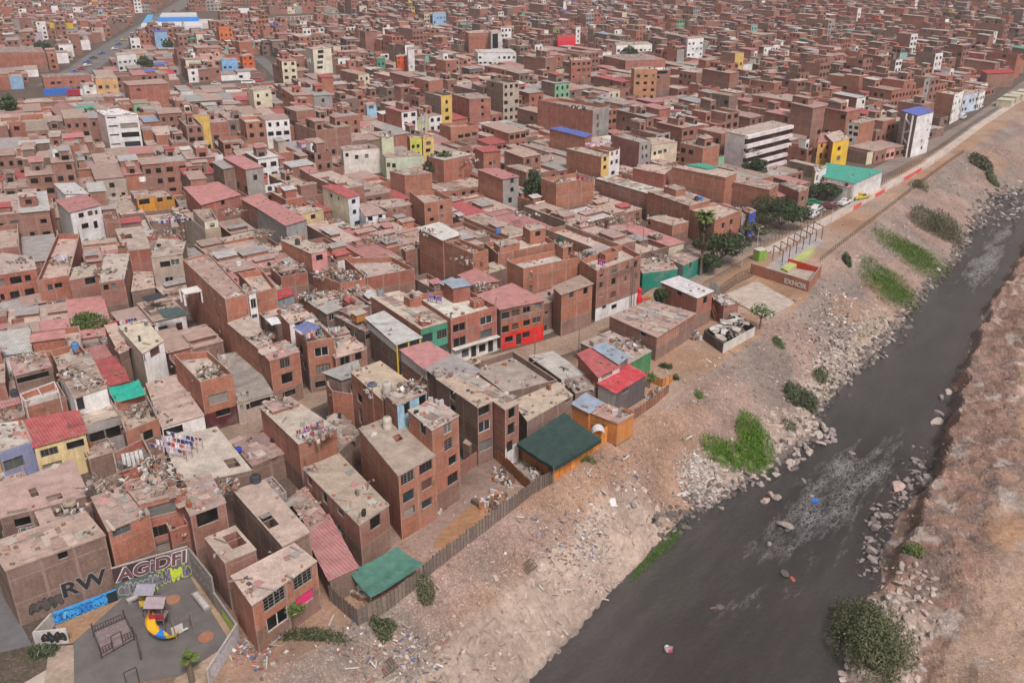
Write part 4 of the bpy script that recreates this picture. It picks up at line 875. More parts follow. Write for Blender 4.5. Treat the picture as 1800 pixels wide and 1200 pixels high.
H('four storey house with a golden yellow front right of the lime one', 'N', [(1150,950),(1172,972),(1248,960),(1215,942)], 9.0, OR, 'o2', S=YE, seed=179, winS=[(1212,1008,1.6,1),(1210,1058,1.6,1)])
H('pale green stair turret with a lattice crown', 'N', [(868,945),(882,965),(966,960),(945,942)], 10.5, (.5,.52,.36), 't', S=(.5,.52,.36), seed=180, name='green_tower', cat='stair tower')
H('white walled house with small square windows left of the pale green turret', 'N', [(590,1035),(612,1062),(880,1040),(800,1015)], 7, WH, 'p', S=(.62,.58,.54), seed=181, winS=[(640,1090,.9,1),(708,1105,1,1.1),(778,1098,1,1.1)])
H('pale green two storey house below the pale green turret', 'N', [(880,1075),(912,1110),(1180,1095),(1090,1062)], 6, (.5,.53,.4), 'p', S=(.5,.53,.4), seed=182, name='green_house', winS=[(932,1160,1,1.2),(970,1165,1,1.2)])
H('brick block with a white striped window column', 'N', [(1380,665),(1500,700),(1650,690),(1560,655)], 9.5, RD, 'p', S=RD, seed=183, winS=[(1592,710,1,1),(1592,755,1,1),(1594,805,1,1)])
H('light blue upper room with a big window amid the brick roofs', 'N', [(765,725),(778,742),(845,736),(825,718)], 6.5, (.3,.5,.68), 't', S=(.3,.5,.68), seed=184, name='blue_house', winS=[(810,755,1.8,1.1)])
H('cream apartment building with rows of square windows at the left centre', 'N', [(-60,622),(-20,640),(105,628),(60,612)], 8.8, CR, 't', S=(.62,.56,.42), seed=185, winS='auto', name='cream_house')
H('brick building with three wide garage like openings on its upper floor', 'N', [(1290,868),(1368,895),(1565,878),(1480,855)], 6.8, OR, 'o', S=OR, seed=186, winS=[(1440,960,1.8,1.1),(1487,952,1.8,1.1),(1535,943,1.6,1.1)])
H('tall white tower house with small windows in the far right centre', 'O', [(1225,262),(1237,275),(1348,268),(1325,255)], 12, WH, 't', S=WH, seed=187, winS='auto')
H('long low white building with a row of windows in the far centre', 'O', [(722,302),(735,320),(985,312),(950,294)], 7, WH, 't', S=WH, seed=188, winS='auto', name='white_building', cat='building')
H('narrow white tower behind the red canopy', 'O', [(445,186),(450,192),(482,189),(475,183)], 12, WH, 't', S=WH, seed=189, winS='auto')
H('building with a wide bright red band across its top', 'O', [(315,248),(322,262),(447,258),(430,244)], 8, (.55,.03,.05), 't', S=(.6,.03,.05), seed=190, name='red_building', cat='building', rc=(.4,.05,.06))
H('five storey unfinished frame with orange concrete columns', 'O', [(840,478),(862,492),(1022,490),(975,470)], 12, (.42,.2,.11), 't', S=(.45,.22,.12), seed=191, winS='auto', name='concrete_frame_building', cat='building')
H('upper floor with a black glazed band under a white slab', 'O', [(930,485),(950,498),(1115,490),(1080,476)], 10.6, BR, 't', S=BR, rc=WH, seed=192, winS=[(1030,512,8,1.2),(1000,545,5,1),(980,580,5,1)])
H('brick apartment cube with a grid of nine windows', 'O', [(405,412),(418,428),(560,422),(530,405)], 11, RD, 't', S=RD, seed=193, winS='auto')
H('low flat brick market hall with a red edge', 'O', [(640,395),(800,430),(1080,420),(900,370)], 6.5, RD, 'p', rc=(.36,.25,.22), seed=194, name='brick_hall', cat='hall')
H('white three storey villa with strip windows in the far left', 'M', [(805,375),(820,392),(955,378),(925,362)], 7.5, WH, 't', S=WH, seed=195, winS='auto')
H('long white avenue building with three windows above the truck', 'M', [(560,585),(582,600),(812,592),(790,577)], 5, WH, 't', S=WH, seed=196, winS=[(640,607,1.6,.8),(693,602,1.6,.8),(750,598,1.6,.8),(620,650,1.2,.8),(700,645,1.2,.8)], name='white_building', cat='building')
H('long low brick hall beside the avenue behind the blue fence', 'M', [(285,525),(300,548),(640,530),(600,512)], 6.5, RD, 'p', rc=(.3,.2,.18), seed=197, winS='auto')
H('apricot house at the avenue left of the big plain brick block', 'M', [(655,540),(668,555),(825,552),(800,530)], 7.5, OR, 't', S=(.62,.36,.18), seed=198, winS='auto', name='apricot_house')
H('wide brick factory at the far left edge with a white parapet', 'M', [(-120,330),(-100,372),(318,372),(290,335)], 9, RD, 'p', rc=(.34,.2,.18), seed=199, name='brick_factory', cat='factory')
H('light blue square house far off right of the soccer field', 'N', [(1238,88),(1242,96),(1335,92),(1320,84)], 10, (.25,.42,.6), 't', S=(.25,.42,.6), seed=200, winS='auto', name='blue_house')
H('blue house with four windows near the orange block at the far left', 'M', [(1550,415),(1556,424),(1668,420),(1650,408)], 7.5, (.2,.42,.68), 't', S=(.2,.42,.68), seed=201, winS='auto', name='blue_house')
H('bright orange block beside the blue house far left', 'M', [(1695,385),(1702,395),(1775,390),(1755,380)], 8, (.62,.12,.03), 't', S=(.6,.12,.04), seed=202, winS='auto', name='orange_house')
H('white three storey front beyond the blue roofed tower', 'L', [(1180,248),(1312,268),(1378,238),(1255,218)], 10.2, OR, 'o', S=WH, seed=203, rc=PALE, winS='auto')
H('pale blue and white fronts along the far river road', 'L', [(1290,252),(1376,272),(1486,246),(1400,230)], 6.8, WH, 't', S=(.5,.56,.66), seed=204, name='white_house', winS='auto')
H('narrow white house at the far end of the river road fronts', 'L', [(1440,238),(1484,256),(1530,240),(1480,226)], 6.4, WH, 't', S=WH, seed=205, winS='auto')
H('long dark red roofed market near the top right corner', 'P', [(1500,500),(1545,520),(1735,512),(1700,490)], 6, BR, 'c:bright', seed=206)
# ============================================================ streets and open ground kept free of houses
occ_h = occ.copy()
def bpx(pts, grow=0, z=0): block([at(u, v, z) for u, v in pts], grow)
def band(pts, w):
    for (a, b) in zip(pts[:-1], pts[1:]):
        A, B = Vector(at(*a)), Vector(at(*b)); d = (B-A).normalized(); n = Vector((-d.y, d.x))*w/2; A -= d*w*.3; B += d*w*.3
        block([tuple(A-n), tuple(B-n), tuple(B+n), tuple(A+n)])
_tc = [(-60,-60),(60,-60),(100,-62),(128,-70),(140,-82),(230,-82.4),(275,-79.5),(359,-79),(483,-88),(587,-93),(2500,-130)]
for s0 in range(-60, 1500, 20):
    a, b = itp(_tc, s0), itp(_tc, s0+20)
    block([xy(s0, a), xy(s0, 300), xy(s0+20, 300), xy(s0+20, b)])
STREET = [(182,866),(250,836),(330,800),(440,742),(560,692),(640,662),(730,660),(800,638),(950,596),(1040,566),(1120,538),(1160,500)]
band(STREET, 5.5)
bpx([(-300,930),(-300,1400),(640,1400),(640,1090),(450,1130),(330,1000),(0,1090)])      # playground and park
bpx([(730,900),(860,830),(985,845),(900,910),(780,985),(560,1100),(620,1010)])
bpx([(1100,520),(1160,560),(1240,600),(1340,590),(1440,510),(1440,440),(1330,430),(1190,470),(1120,495)])
bpx([(1428,300),(1500,284),(1508,298),(1436,316)]); bpx([(1262,296),(1310,304),(1395,288),(1400,296),(1310,316),(1262,306)])
AVENUE = [(-260,196),(0,182),(150,173),(300,160),(460,148),(620,136)]
band(AVENUE, 24)
MARKET = [(95,150),(150,118),(185,92),(225,66),(262,44),(300,20),(340,-6)]
band(MARKET, 22)
SIDEST = [(452,100),(475,118),(500,142)]
band(SIDEST, 9)
bpx([(460,26),(612,24),(660,48),(462,62)]); bpx([(236,26),(385,22),(385,66),(240,72)]); bpx([(395,14),(455,12),(455,36),(398,38)])
bpx([(65,75),(98,72),(102,112),(76,115)]); bpx([(0,160),(70,158),(75,178),(0,182)])
nogo = occ & ~occ_h
# ============================================================ the rest of the city: rows of lots
rf = random.Random(5)
far = MB()      # beyond the nearest three hundred houses: too many to count
MI = dict(w=0, r=1, c=2, g=3)
def pcol(r):
    k = r.random()
    if k < .36: return BR, 1
    if k < .62: return OR if r.random() < .5 else RD, 1
    if k < .76: return BW, 1
    if k < .82: return GY, 0
    if k < .91: return WH, 0
    if k < .94: return CR, 0
    if k < .955: return TN, 0
    return r.choice(((.62,.42,.12),(.2,.4,.25),(.25,.4,.58),(.6,.3,.26),(.5,.52,.25),(.55,.16,.06),(.2,.45,.4),(.5,.4,.5))), 0
def sheetc(r, d):
    k = r.random()
    return CORRC['dust'] if k < .42 else CORRC['grey'] if k < .6 else CORRC['pink'] if k < .78 else CORRC['red'] if k < .86 else CORRC['light'] if k < .93 else CORRC['white'] if k < .965 else r.choice([CORRC[x] for x in ('blue','bright','teal','royal')])
def wall_far(a, b, z0, z1, base, brick, r, wins, d, tones):
    L = sqrt((b[0]-a[0])**2+(b[1]-a[1])**2)
    if L < .1: return
    dx, dy = (b[0]-a[0])/L, (b[1]-a[1])/L; nx, ny = dy, -dx
    P = lambda u, z, o=0: (a[0]+dx*u+nx*o, a[1]+dy*u+ny*o, z)
    nf = max(1, int(round((z1-z0)/2.7))); al = (1.0,) if brick else (0.0,)
    zs = [z0+2.7*i for i in range(nf)]+[z1]
    for i in range(nf):
        lo, hi = zs[i], zs[i+1]; c = tones[min(i, len(tones)-1)][:3]+al
        if i == 0 and z0 == 0: lo = 0
        far.quad(P(0,lo), P(L,lo), P(L,hi), P(0,hi), c, 0)
        if brick and d < 420 and i < nf-1:
            far.quad(P(0,hi-.1,.03), P(L,hi-.1,.03), P(L,hi+.1,.03), P(0,hi+.1,.03), (.30,.205,.165,0), 0)
    if brick and d < 330:
        n = max(1, round(L/3.4))
        for i in range(n+1):
            u = min(L-.12, max(.12, L*i/n)); far.quad(P(u-.12,z0,.035), P(u+.12,z0,.035), P(u+.12,z1,.035), P(u-.12,z1,.035), (.30,.205,.165,0), 0)
    if wins:
        k = max(1, int(L/2.2))
        for f in range(nf):
            zc = z0+2.7*f+1.5
            if zc+.7 > z1: break
            wd = r.choice((.9,1.2,1.6))
            for i in range(k):
                if r.random() < wins: continue
                u = L*(i+.5)/k; w_ = min(wd, L/k*.8)/2; h_ = .6
                far.quad(P(u-w_,zc-h_,.05), P(u+w_,zc-h_,.05), P(u+w_,zc+h_,.05), P(u-w_,zc+h_,.05), (0,0,0,0), 3)
def vol_far(q, z0, z1, wc, wb, fc, fb, r, front, d, roofk):
    tones = [jit(wc, r, .09) for _ in range(6)]
    if wb and r.random() < .7: tones[0] = jit(BW, r)
    ft = [jit(fc, r, .05) for _ in range(6)]
    for k in range(4):
        a, b = q[k], q[(k+1) % 4]
        if k == 1: wall_far(a, b, z0, z1, fc, fb, r, .15 if front else .8, d, ft)
        elif k == 0: wall_far(a, b, z0, z1, wc, wb, r, .94 if r.random() < .7 else .6, d, tones)
        else: far.quad((a[0],a[1],z0), (b[0],b[1],z0), (b[0],b[1],z1), (a[0],a[1],z1), tones[1][:3]+((1.0,) if wb else (0.0,)), 0)
    if roofk == 'o':
        h = .95; I = inset(q, .18)
        for k in range(4):
            a, b, c, e = q[k], q[(k+1)%4], I[(k+1)%4], I[k]
            far.quad((a[0],a[1],z1), (b[0],b[1],z1), (c[0],c[1],z1), (e[0],e[1],z1), (.4,.32,.27,0), 0)
            far.quad((c[0],c[1],z1-h), (e[0],e[1],z1-h), (e[0],e[1],z1), (c[0],c[1],z1), tones[2][:3]+((1.0,) if wb else (0.0,)), 0)
        far.poly([(p[0],p[1],z1-h) for p in I], jit(r.choice((RFT,RFP,PALE,(.3,.26,.23))), r, .12), 1); zr = z1-h; q2 = I
    elif roofk == 'c':
        c = jit(sheetc(r, d), r, .1); O = inset(q, -.25); rise = r.uniform(.1,.5)
        far.poly([(O[i][0],O[i][1],z1+.06+(rise if i in (0,3) else 0)) for i in range(4)], c, 2)
        for (i, j) in ((0,1),(2,3)): far.quad((q[i][0],q[i][1],z1), (q[j][0],q[j][1],z1), (q[j][0],q[j][1],z1+.05+(rise if j in (0,3) else 0)), (q[i][0],q[i][1],z1+.05+(rise if i in (0,3) else 0)), tones[1][:3]+(0,), 0)
        zr = z1+.3; q2 = q
    else:
        far.poly([(p[0],p[1],z1+.12) for p in inset(q, -.06)], jit(r.choice((RFT,RFP,RFT,RFG,(.38,.27,.23))), r, .14), 1); zr = z1+.12; q2 = q
        for k in (0,1): a, b = q[k], q[(k+1)%4]; far.quad((a[0],a[1],z1), (b[0],b[1],z1), (b[0],b[1],z1+.12), (a[0],a[1],z1+.12), CONC+(0,), 0)
    if roofk != 'c':
        n = r.randint(5,16) if d < 260 else r.randint(2,8) if d < 450 else r.randint(0,2) if d < 700 else 0
        roof_clutter(q2, zr, r, n, rub if d < 600 else rub)
    return zr
def sub(q, u0, u1, v0, v1):
    return [bil(q,u0,v1), bil(q,u0,v0), bil(q,u1,v0), bil(q,u1,v1)]
lots = []
def visible(c, z=6):
    if c[1] < 30: return False
    u, v = px(c[0], c[1], z); return -170 < u < 1960 and -45 < v < 1215
def gen_zone(az1, az2, org, pr, qr, cond, seed):
    r = random.Random(seed); e1 = (sin(radians(az1)), cos(radians(az1))); e2 = (sin(radians(az2)), cos(radians(az2)))
    W = lambda p, q: (org[0]+e1[0]*p+e2[0]*q, org[1]+e1[1]*p+e2[1]*q)
    q0 = qr[0]
    while q0 < qr[1]:
        dA, dB = r.uniform(14,18), r.uniform(14,18)
        for (qa, qb, fr) in ((q0, q0+dA, True), (q0+dA, q0+dA+dB, False)):
            p = pr[0]+r.uniform(0,4); n = 0
            while p < pr[1]:
                wd = r.uniform(4.2,7.3)
                if n > 13 and r.random() < .5: p += 5.0; n = 0; continue
                n += 1; jf = r.uniform(-.2,.3)
                q = [W(p, qb), W(p, qa+jf), W(p+wd-.02, qa+jf), W(p+wd-.02, qb)]
                c = W(p+wd/2, (qa+qb)/2); p += wd
                if not visible(c) or not cond(c): continue
                if occfrac(q) < .04: lots.append((q, fr, c)); continue
                u, v = px(c[0], c[1], 5)
                for (v0, v1) in ((0,.5),(.5,1)):
                    s_ = sub(q, 0, 1, v0, v1)
                    if occfrac(s_) < .05: lots.append((s_, fr and v0 == 0, c)); continue
                    if c[1] < 330:
                        for (u0, u1) in ((0,.5),(.5,1)):
                            s2 = sub(q, u0, u1, v0, v1)
                            if occfrac(s2) < .12: lots.append((s2, False, bil(s2,.5,.5)))
        q0 += dA+dB+r.choice((5.5,6,6.5,9))
# the left and upper left blocks are turned more towards the camera
LNX = [at(430,640), at(455,430), at(560,250), at(640,150), at(700,60), at(760,-30)]
def leftside(c):
    u, v = px(c[0], c[1], 0)
    vs_ = [640,430,250,150,60,-30]; us_ = [150,330,520,610,690,790]
    return u < np.interp(-v, [-x for x in vs_], us_)
gen_zone(52.5, -36, (-9.0, 130.2), (-420, 900), (0.0, 1200), lambda c: not leftside(c), 21)
gen_zone(53, -35, (-60, 95), (-60, 60), (-20, 40), lambda c: leftside(c) and c[1] < 118, 22)
gen_zone(68, -27, (-60, 152), (-420, 520), (-34.0, 1200), lambda c: leftside(c) and c[1] > 112, 23)
lots.sort(key=lambda L: L[2][0]**2+L[2][1]**2)
# landmarks that fix the place of an unremarkable house in words
LMK = [(landmark_px(h), h['label']) for h in houses]
SHORT = ['the green fronted house','the house with the bright red ground floor','the house with the white roof terrace','the four storey block with the white base','the blue canopy terrace','the teal flat roofed hall','the yellow balconied house',
 'the blue roofed white tower','the pale pink apartment block','the strip windowed white block','the round dark tree','the palm','the big plain block by the avenue','the lime yellow front','the pale green turret','the rose roofed shed','the narrow white red roofed house','the orange ground floor house',
 'the blue sheet roof','the column gridded block','the red washing shell','the pink red roofed white house','the torn pink roof','the striped yellow tower','the glass shaft tower','the pink front house','the cream awning house','the grey fronted pink roofed house','the yellow end wall','the grey concrete front','the brown lattice warehouse','the green tarp','the lavender house','the netted window house','the glazed band house','the leafy courtyard tree','the beige balconied slab']
SPX = [(790,560),(910,560),(830,540),(1080,480),(545,600),(1500,300),(1470,260),(1615,215),(1330,250),(215,230),(1370,375),(1225,400),(260,165),(730,260),(680,260),(510,360),(630,350),(700,390),
 (1000,232),(985,200),(110,440),(150,380),(370,345),(560,105),(870,75),(570,450),(750,340),(880,310),(1065,285),(1120,250),(1150,570),(225,680),(35,760),(270,600),(300,470),(155,580),(1550,130)]
FLW = {1:'one',2:'two',3:'three',4:'four',5:'five'}
usedl = {}
def place_words(c, z):
    u, v = px(c[0], c[1], z); best = min(range(len(SPX)), key=lambda i: (SPX[i][0]-u)**2+((SPX[i][1]-v)*1.6)**2)
    dx, dy = u-SPX[best][0], v-SPX[best][1]
    dist = sqrt(dx*dx+dy*dy)
    a = 'just ' if dist < 45 else '' if dist < 110 else 'well '
    if abs(dx) > abs(dy)*1.3: w_ = 'left of' if dx < 0 else 'right of'
    elif dy < 0: w_ = 'behind'
    else: w_ = 'in front of'
    return a+w_+' '+SHORT[best]
def rfw(rk, cn=None):
    return {'o':'walled terrace roof','t':'bare flat roof','p':'patched board roof'}.get(rk) or {'dust':'dusty sheet roof','grey':'grey sheet roof','pink':'pinkish sheet roof','red':'red sheet roof','light':'pale sheet roof','white':'white sheet roof'}.get(cn,'coloured sheet roof')
# low sheds and walled yards squeezed into the gaps between the nearer houses
rs_ = random.Random(31); e1s = (sin(radians(52)), cos(radians(52))); e2s = (sin(radians(-36)), cos(radians(-36))); ng_occ = occ.copy(); nshed = 0
for pi_ in range(-34, 22):
    for qi_ in range(-22, 26):
        x0, y0 = -9+e1s[0]*pi_*3.4+e2s[0]*qi_*4.2, 130+e1s[1]*pi_*3.4+e2s[1]*qi_*4.2; u, v = px(x0, y0, 0)
        if v < 540 or v > 1010 or u < -60 or nshed > 70: continue
        if v > 700 and u > 640: continue
        q = [(x0+e2s[0]*4.15, y0+e2s[1]*4.15), (x0, y0), (x0+e1s[0]*3.35, y0+e1s[1]*3.35), (x0+e1s[0]*3.35+e2s[0]*4.15, y0+e1s[1]*3.35+e2s[1]*4.15)]
        if occfrac(q) > .3: continue
        nshed += 1; z_ = rs_.uniform(2.2,3.3); rk = rs_.choice(('p','c:dust','c:grey','o2','p','c:pink')); 
        house('low shed with a '+{'p':'patched board','c:dust':'dusty sheet','c:grey':'grey sheet','o2':'flat walled','c:pink':'pinkish sheet'}[rk]+' roof in the gap, number', None, None, z_, rs_.choice((BW,BR,BW,GY)), rk, world=q, seed=3000+nshed, det=1, grow=0, name='shed', cat='shed', group='low sheds in the gaps between houses', rc=rs_.choice((RFP,(.22,.18,.16),(.3,.26,.23))))
        houses.pop(); SHEDS = globals().setdefault('SHEDS', []); SHEDS.append(COL.objects[-1].parent if COL.objects[-1].parent else None)
        SHEDS[-1] = [o for o in COL.objects if o.name.startswith('shed') and o.type == 'EMPTY'][-1]
NIND = 300-len(houses)
PROT = []
for h in houses:
    q = h['q']; P_ = [px(p[0], p[1], h['z']) for p in q]; Pb = [px(p[0], p[1], 0) for p in (q[0], q[1], q[2])]
    v0 = P_[1][1]; v1 = Pb[1][1]; PROT.append((min(p[0] for p in P_), max(p[0] for p in P_), min(p[1] for p in P_), v0+.8*(v1-v0), (q[1][0]**2+q[1][1]**2)**.5))
PROT += [(-40,90,166,186,430),(90,215,162,182,430),(300,455,146,160,470),(120,300,30,120,560)]
def hides(q, z, d):
    T_ = [px(p[0], p[1], z) for p in q]; u0 = min(p[0] for p in T_); u1 = max(p[0] for p in T_); vt = min(p[1] for p in T_)
    for (a, b, t0, t1, dd) in PROT:
        if dd > d-6 and u1 > a+2 and u0 < b-2 and vt < t1:
            if px((q[1][0]+q[2][0])/2, (q[1][1]+q[2][1])/2, 0)[1] > t0: return True
    return False
floors_w = [(1,.14),(2,.37),(3,.32),(4,.13),(5,.04)]
def pickf(r):
    k = r.random(); a = 0
    for f, w_ in floors_w:
        a += w_
        if k < a: return f
    return 2
CODE = {BR:'brown brick',RD:'red brick',OR:'orange brick',BW:'dusty brick',GY:'grey fronted',WH:'white fronted',TN:'tan fronted',CR:'cream fronted'}
def mkrooms(r, dep, low):
    R_ = []
    if dep < 7: return R_
    if r.random() < .75: v0 = r.uniform(.02,.3); R_.append((.04, r.uniform(.4,.96), v0, v0+r.uniform(.15,.3), r.uniform(1.2,2.3) if not low else .8, r.choice(('t','c:dust','c:pink','c:grey','p','c:red','c:light'))))
    if r.random() < .6: v0 = r.uniform(.7,.8); R_.append((r.uniform(.04,.4), .96, v0, v0+.18, r.uniform(1.4,2.4) if not low else .6, r.choice(('t','c:dust','c:grey','p','o2'))))
    return R_
for li, (q, fr, c) in enumerate(lots):
    r = random.Random(li*7+3); d = sqrt(c[0]**2+c[1]**2)
    wc, wb = pcol(r)
    if not wb: fc, fb = wc, wb; wc, wb = r.choice((BR,BR,OR,BW,RD)), 1
    else: fc, fb = wc, wb
    nf = pickf(r) if fr or r.random() < .5 else min(2, pickf(r))
    if d < 135: nf = min(nf, 2)
    zx = r.choice((0,.0,.9,.5))
    dq = sqrt(q[1][0]**2+q[1][1]**2)-2
    while nf > 1 and hides(q, 2.7*nf+zx, dq): nf -= 1
    low = hides(q, 2.7*nf+4.5, dq)
    z = 2.7*nf+zx; rk = r.choice(('o','o','t','t','p','c','c'))
    dep = sqrt((q[0][0]-q[1][0])**2+(q[0][1]-q[1][1])**2)
    if li < NIND:
        cn = r.choice(('dust','dust','grey','pink','pink','red','light')); roof = 'c:'+cn if rk == 'c' else rk
        base = f"{FLW[nf]} storey {CODE.get(fc if fb == 0 else wc, 'painted')} house with {rfw(rk, cn)}"
        lab = base+', '+place_words(c, z)
        if lab in usedl:
            usedl[lab] += 1; k = usedl[lab]; lab = base+', '+{2:'second',3:'third',4:'fourth',5:'fifth',6:'sixth'}.get(k,'last')+' '+place_words(c, z)
        else: usedl[lab] = 1
        lab = ' '.join(lab.split()[:16])
        house(lab, None, None, z, wc, roof, S=fc, world=q, winS='auto' if fr or r.random() < .35 else None, seed=li+900, det=1, grow=0, group='houses packed along the city lanes', rooms=mkrooms(r, dep, low), pits=[(.1,.5,.5,.72)] if roof in ('t','p') and dep > 9 and r.random() < .55 else None)
        continue
    if dep > 11 and r.random() < .75:
        v1 = r.uniform(.4,.65); vol_far(sub(q,0,1,0,v1), 0, z, wc, wb, fc, fb, r, fr, d, 'oot tcc'.replace(' ','')[r.randrange(6)])
        z2 = 2.7*max(1, min(4, nf+r.choice((-2,-1,-1,0,0 if low else 1)))); vb = v1 if r.random() < .5 else v1+.12
        if vb > v1: vol_far(sub(q,0,1,v1,vb), 0, 2.6, wc, wb, wc, wb, r, False, d, 't')
        vol_far(sub(q,0,1,vb,1), 0, z2, wc, wb, wc, wb, r, False, d, 'otcc'[r.randrange(4)])
    else: vol_far(q, 0, z, wc, wb, fc, fb, r, fr, d, 'ottcc'[r.randrange(5)])
    for _k in range((r.random() < .6)+(r.random() < .3) if dep > 8 and not low else 0):      # a room added on the roof
        u0 = r.uniform(0,.4); v0 = r.uniform(.05,.5); s_ = sub(q, u0+.03, u0+r.uniform(.35,.55), v0, v0+r.uniform(.15,.35)); f2, b2 = pcol(r) if r.random() < .35 else (wc, wb)
        vol_far(s_, z-.9, z+r.uniform(1.8,2.6), f2, b2, f2, b2, r, True, d, 'ctc'[r.randrange(3)])
fo = far.build('distant_houses', [M['mas'], M['roof'], M['corr'], M['win']]); tag(fo, 'dense mass of small brick and painted houses filling the city to the top of the photo', 'houses', kind='stuff')
for o in SHEDS:
    lb = o['label'].replace(', number', ', '+place_words((o.location.x,o.location.y),2)); k = usedl.get(lb, 0)+1; usedl[lb] = k
    lb = lb if k == 1 else lb.replace('in the gap', ['','','second','third','fourth','fifth','sixth','seventh','eighth'][min(k,8)]+' in the gap'); o['label'] = ' '.join(lb.split()[:16])
# ============================================================ plants
rv = random.Random(77); npr = np.random.RandomState(3)
def leafmesh(name, centers, n, size, cols, flat=.5, parent=None, origin=(0,0,0), up=0.0, shell=.55):
    """many small leaf faces spread through a set of ellipsoid clumps"""
    C_ = np.array([c[:3] for c in centers]); R_ = np.array([c[3:6] for c in centers]); wgt = np.prod(R_, 1)**.6; wgt /= wgt.sum()
    k = npr.choice(len(C_), n, p=wgt); d = npr.normal(size=(n,3)); d /= np.linalg.norm(d, axis=1)[:,None]
    rr = (shell+(1-shell)*npr.rand(n))**(1/1.5)*(.88+.24*npr.rand(n)); p = C_[k]+d*R_[k]*rr[:,None]
    nn = d*.7+npr.normal(size=(n,3))*.55; nn[:,2] += flat; nn /= np.linalg.norm(nn, axis=1)[:,None]
    a = np.cross(nn, npr.normal(size=(n,3))); a /= np.linalg.norm(a, axis=1)[:,None]; b = np.cross(nn, a)
    if up: b = b*.3+np.array((0,0,1))*up+npr.normal(size=(n,3))*.25; b /= np.linalg.norm(b, axis=1)[:,None]
    s = size*(.6+.8*npr.rand(n))[:,None]; asp = .55 if not up else .22
    v = np.stack([p-a*s*asp-b*s, p+a*s*asp-b*s, p+a*s*asp+b*s, p-a*s*asp*.4+b*s], 1)-np.array(origin)
    me = bpy.data.meshes.new(name); f = np.arange(4*n).reshape(n,4); me.from_pydata(v.reshape(-1,3).tolist(), [], f.tolist()); me.materials.append(M['leaf'])
    cc = np.array(cols)[npr.randint(len(cols), size=n)]*(.75+.5*npr.rand(n))[:,None]
    ca = me.color_attributes.new('Col', 'FLOAT_COLOR', 'CORNER'); ca.data.foreach_set('color', np.repeat(np.concatenate([cc, np.ones((n,1))],1),4,axis=0).astype(np.float32).ravel())
    me.update(); o = bpy.data.objects.new(name, me); COL.objects.link(o)
    if parent is not None: o.parent = parent
    return o
GD = ((.035,.055,.02),(.05,.075,.028),(.028,.045,.02)); GB = ((.09,.19,.02),(.13,.23,.025),(.06,.13,.015)); GO = ((.085,.095,.045),(.11,.11,.06),(.06,.075,.035),(.13,.11,.07)); GG = ((.1,.17,.05),(.08,.12,.03))
def tree(name, label, u, v, h, r, cols, z=0.0, n=1600, leaf=.2, trunk=.35, group=None, world=None, cat='tree'):
    x, y = world or at(u, v, z); root = empty(name, (x,y,z)); tag(root, label, cat, group)
    mb = MB(); top = h*trunk; mb.bar((0,0,-.2), (rv.uniform(-.2,.2),0,top), .035*h, (.14,.10,.07), 0, 7, .022*h); cl = []
    for i in range(7):
        a = i*2.4+rv.uniform(-.4,.4); q = rv.uniform(.3,.75)*r; zc = top+(h-top)*rv.uniform(.25,.8)
        mb.bar((0,0,top*.85), (q*cos(a)*.8,q*sin(a)*.8,zc*.92), .018*h, (.13,.09,.07), 0, 5, .006*h)
        cl.append((q*cos(a), q*sin(a), zc, r*rv.uniform(.38,.58), r*rv.uniform(.38,.58), (h-top)*rv.uniform(.2,.34)))
    cl.append((0,0,h*.78, r*.5,r*.5,h*.2))
    mb.build('trunk', M['wood'], root); leafmesh('crown', cl, n, leaf, cols, parent=root); return root
def dup(root, loc, rz=0, sc=1.0, label=None, group=None):
    r = root.copy(); COL.objects.link(r); r.location = loc; r.rotation_euler = (0,0,rz); r.scale = (sc,sc,sc)
    if label: r['label'] = label
    if group: r['group'] = group
    for ch in list(root.children):
        c = ch.copy(); COL.objects.link(c); c.parent = r
        for g in list(ch.children):
            d = g.copy(); COL.objects.link(d); d.parent = c
    return r
tree('courtyard_tree', 'leafy green tree filling a courtyard among brick terraces at the left', 155, 605, 5.5, 3.6, ((.07,.11,.025),(.1,.14,.035),(.05,.08,.02)), n=2600, leaf=.17, trunk=.3)
tree('street_tree', 'broad dark tree beside the tall palm', 1262, 470, 7.0, 5.0, GD, n=3200, leaf=.2, trunk=.22)
tree('street_tree', 'low dark tree between the palm and the broad dark tree', 1240, 480, 4.2, 3.0, GD, n=1600, leaf=.19, trunk=.2)
tree('street_tree', 'large round dark tree left of the parked cars', 1372, 405, 7.2, 6.4, GD, n=3600, leaf=.22, trunk=.2)
tree('street_tree', 'small dusty tree between the blue front and the round dark tree', 1322, 425, 4.6, 3.0, GO, n=1000, leaf=.2, trunk=.25)
tree('street_tree', 'dark tree row behind the green car', 1452, 352, 4.2, 3.8, GD, n=2200, leaf=.22, trunk=.2)
tree('street_tree', 'dark tree in front of the pale pink apartment block', 1328, 318, 6.0, 3.4, GD, n=1800, leaf=.26, trunk=.3)
tree('cypress_tree', 'tall dark oval tree beside the grey fronted house', 939, 368, 9.5, 2.6, GD, n=2200, leaf=.22, trunk=.15)
tree('young_tree', 'thin sparse tree beside the wrecked shack', 1335, 578, 5.0, 1.9, GG, n=420, leaf=.15, trunk=.45)
tree('young_tree', 'slim dark tree at the corner of the white roofed red house', 1158, 560, 6.0, 1.4, GD, n=800, leaf=.17, trunk=.3)
tree('young_tree', 'thin young tree in the orange roofless yard near the slope', 1142, 682, 2.6, 1.0, GG, n=260, leaf=.12, trunk=.5)
tree('young_tree', 'bare little tree in front of the magenta curtain house', 518, 1108, 3.4, 1.2, GG, n=260, leaf=.13, trunk=.6)
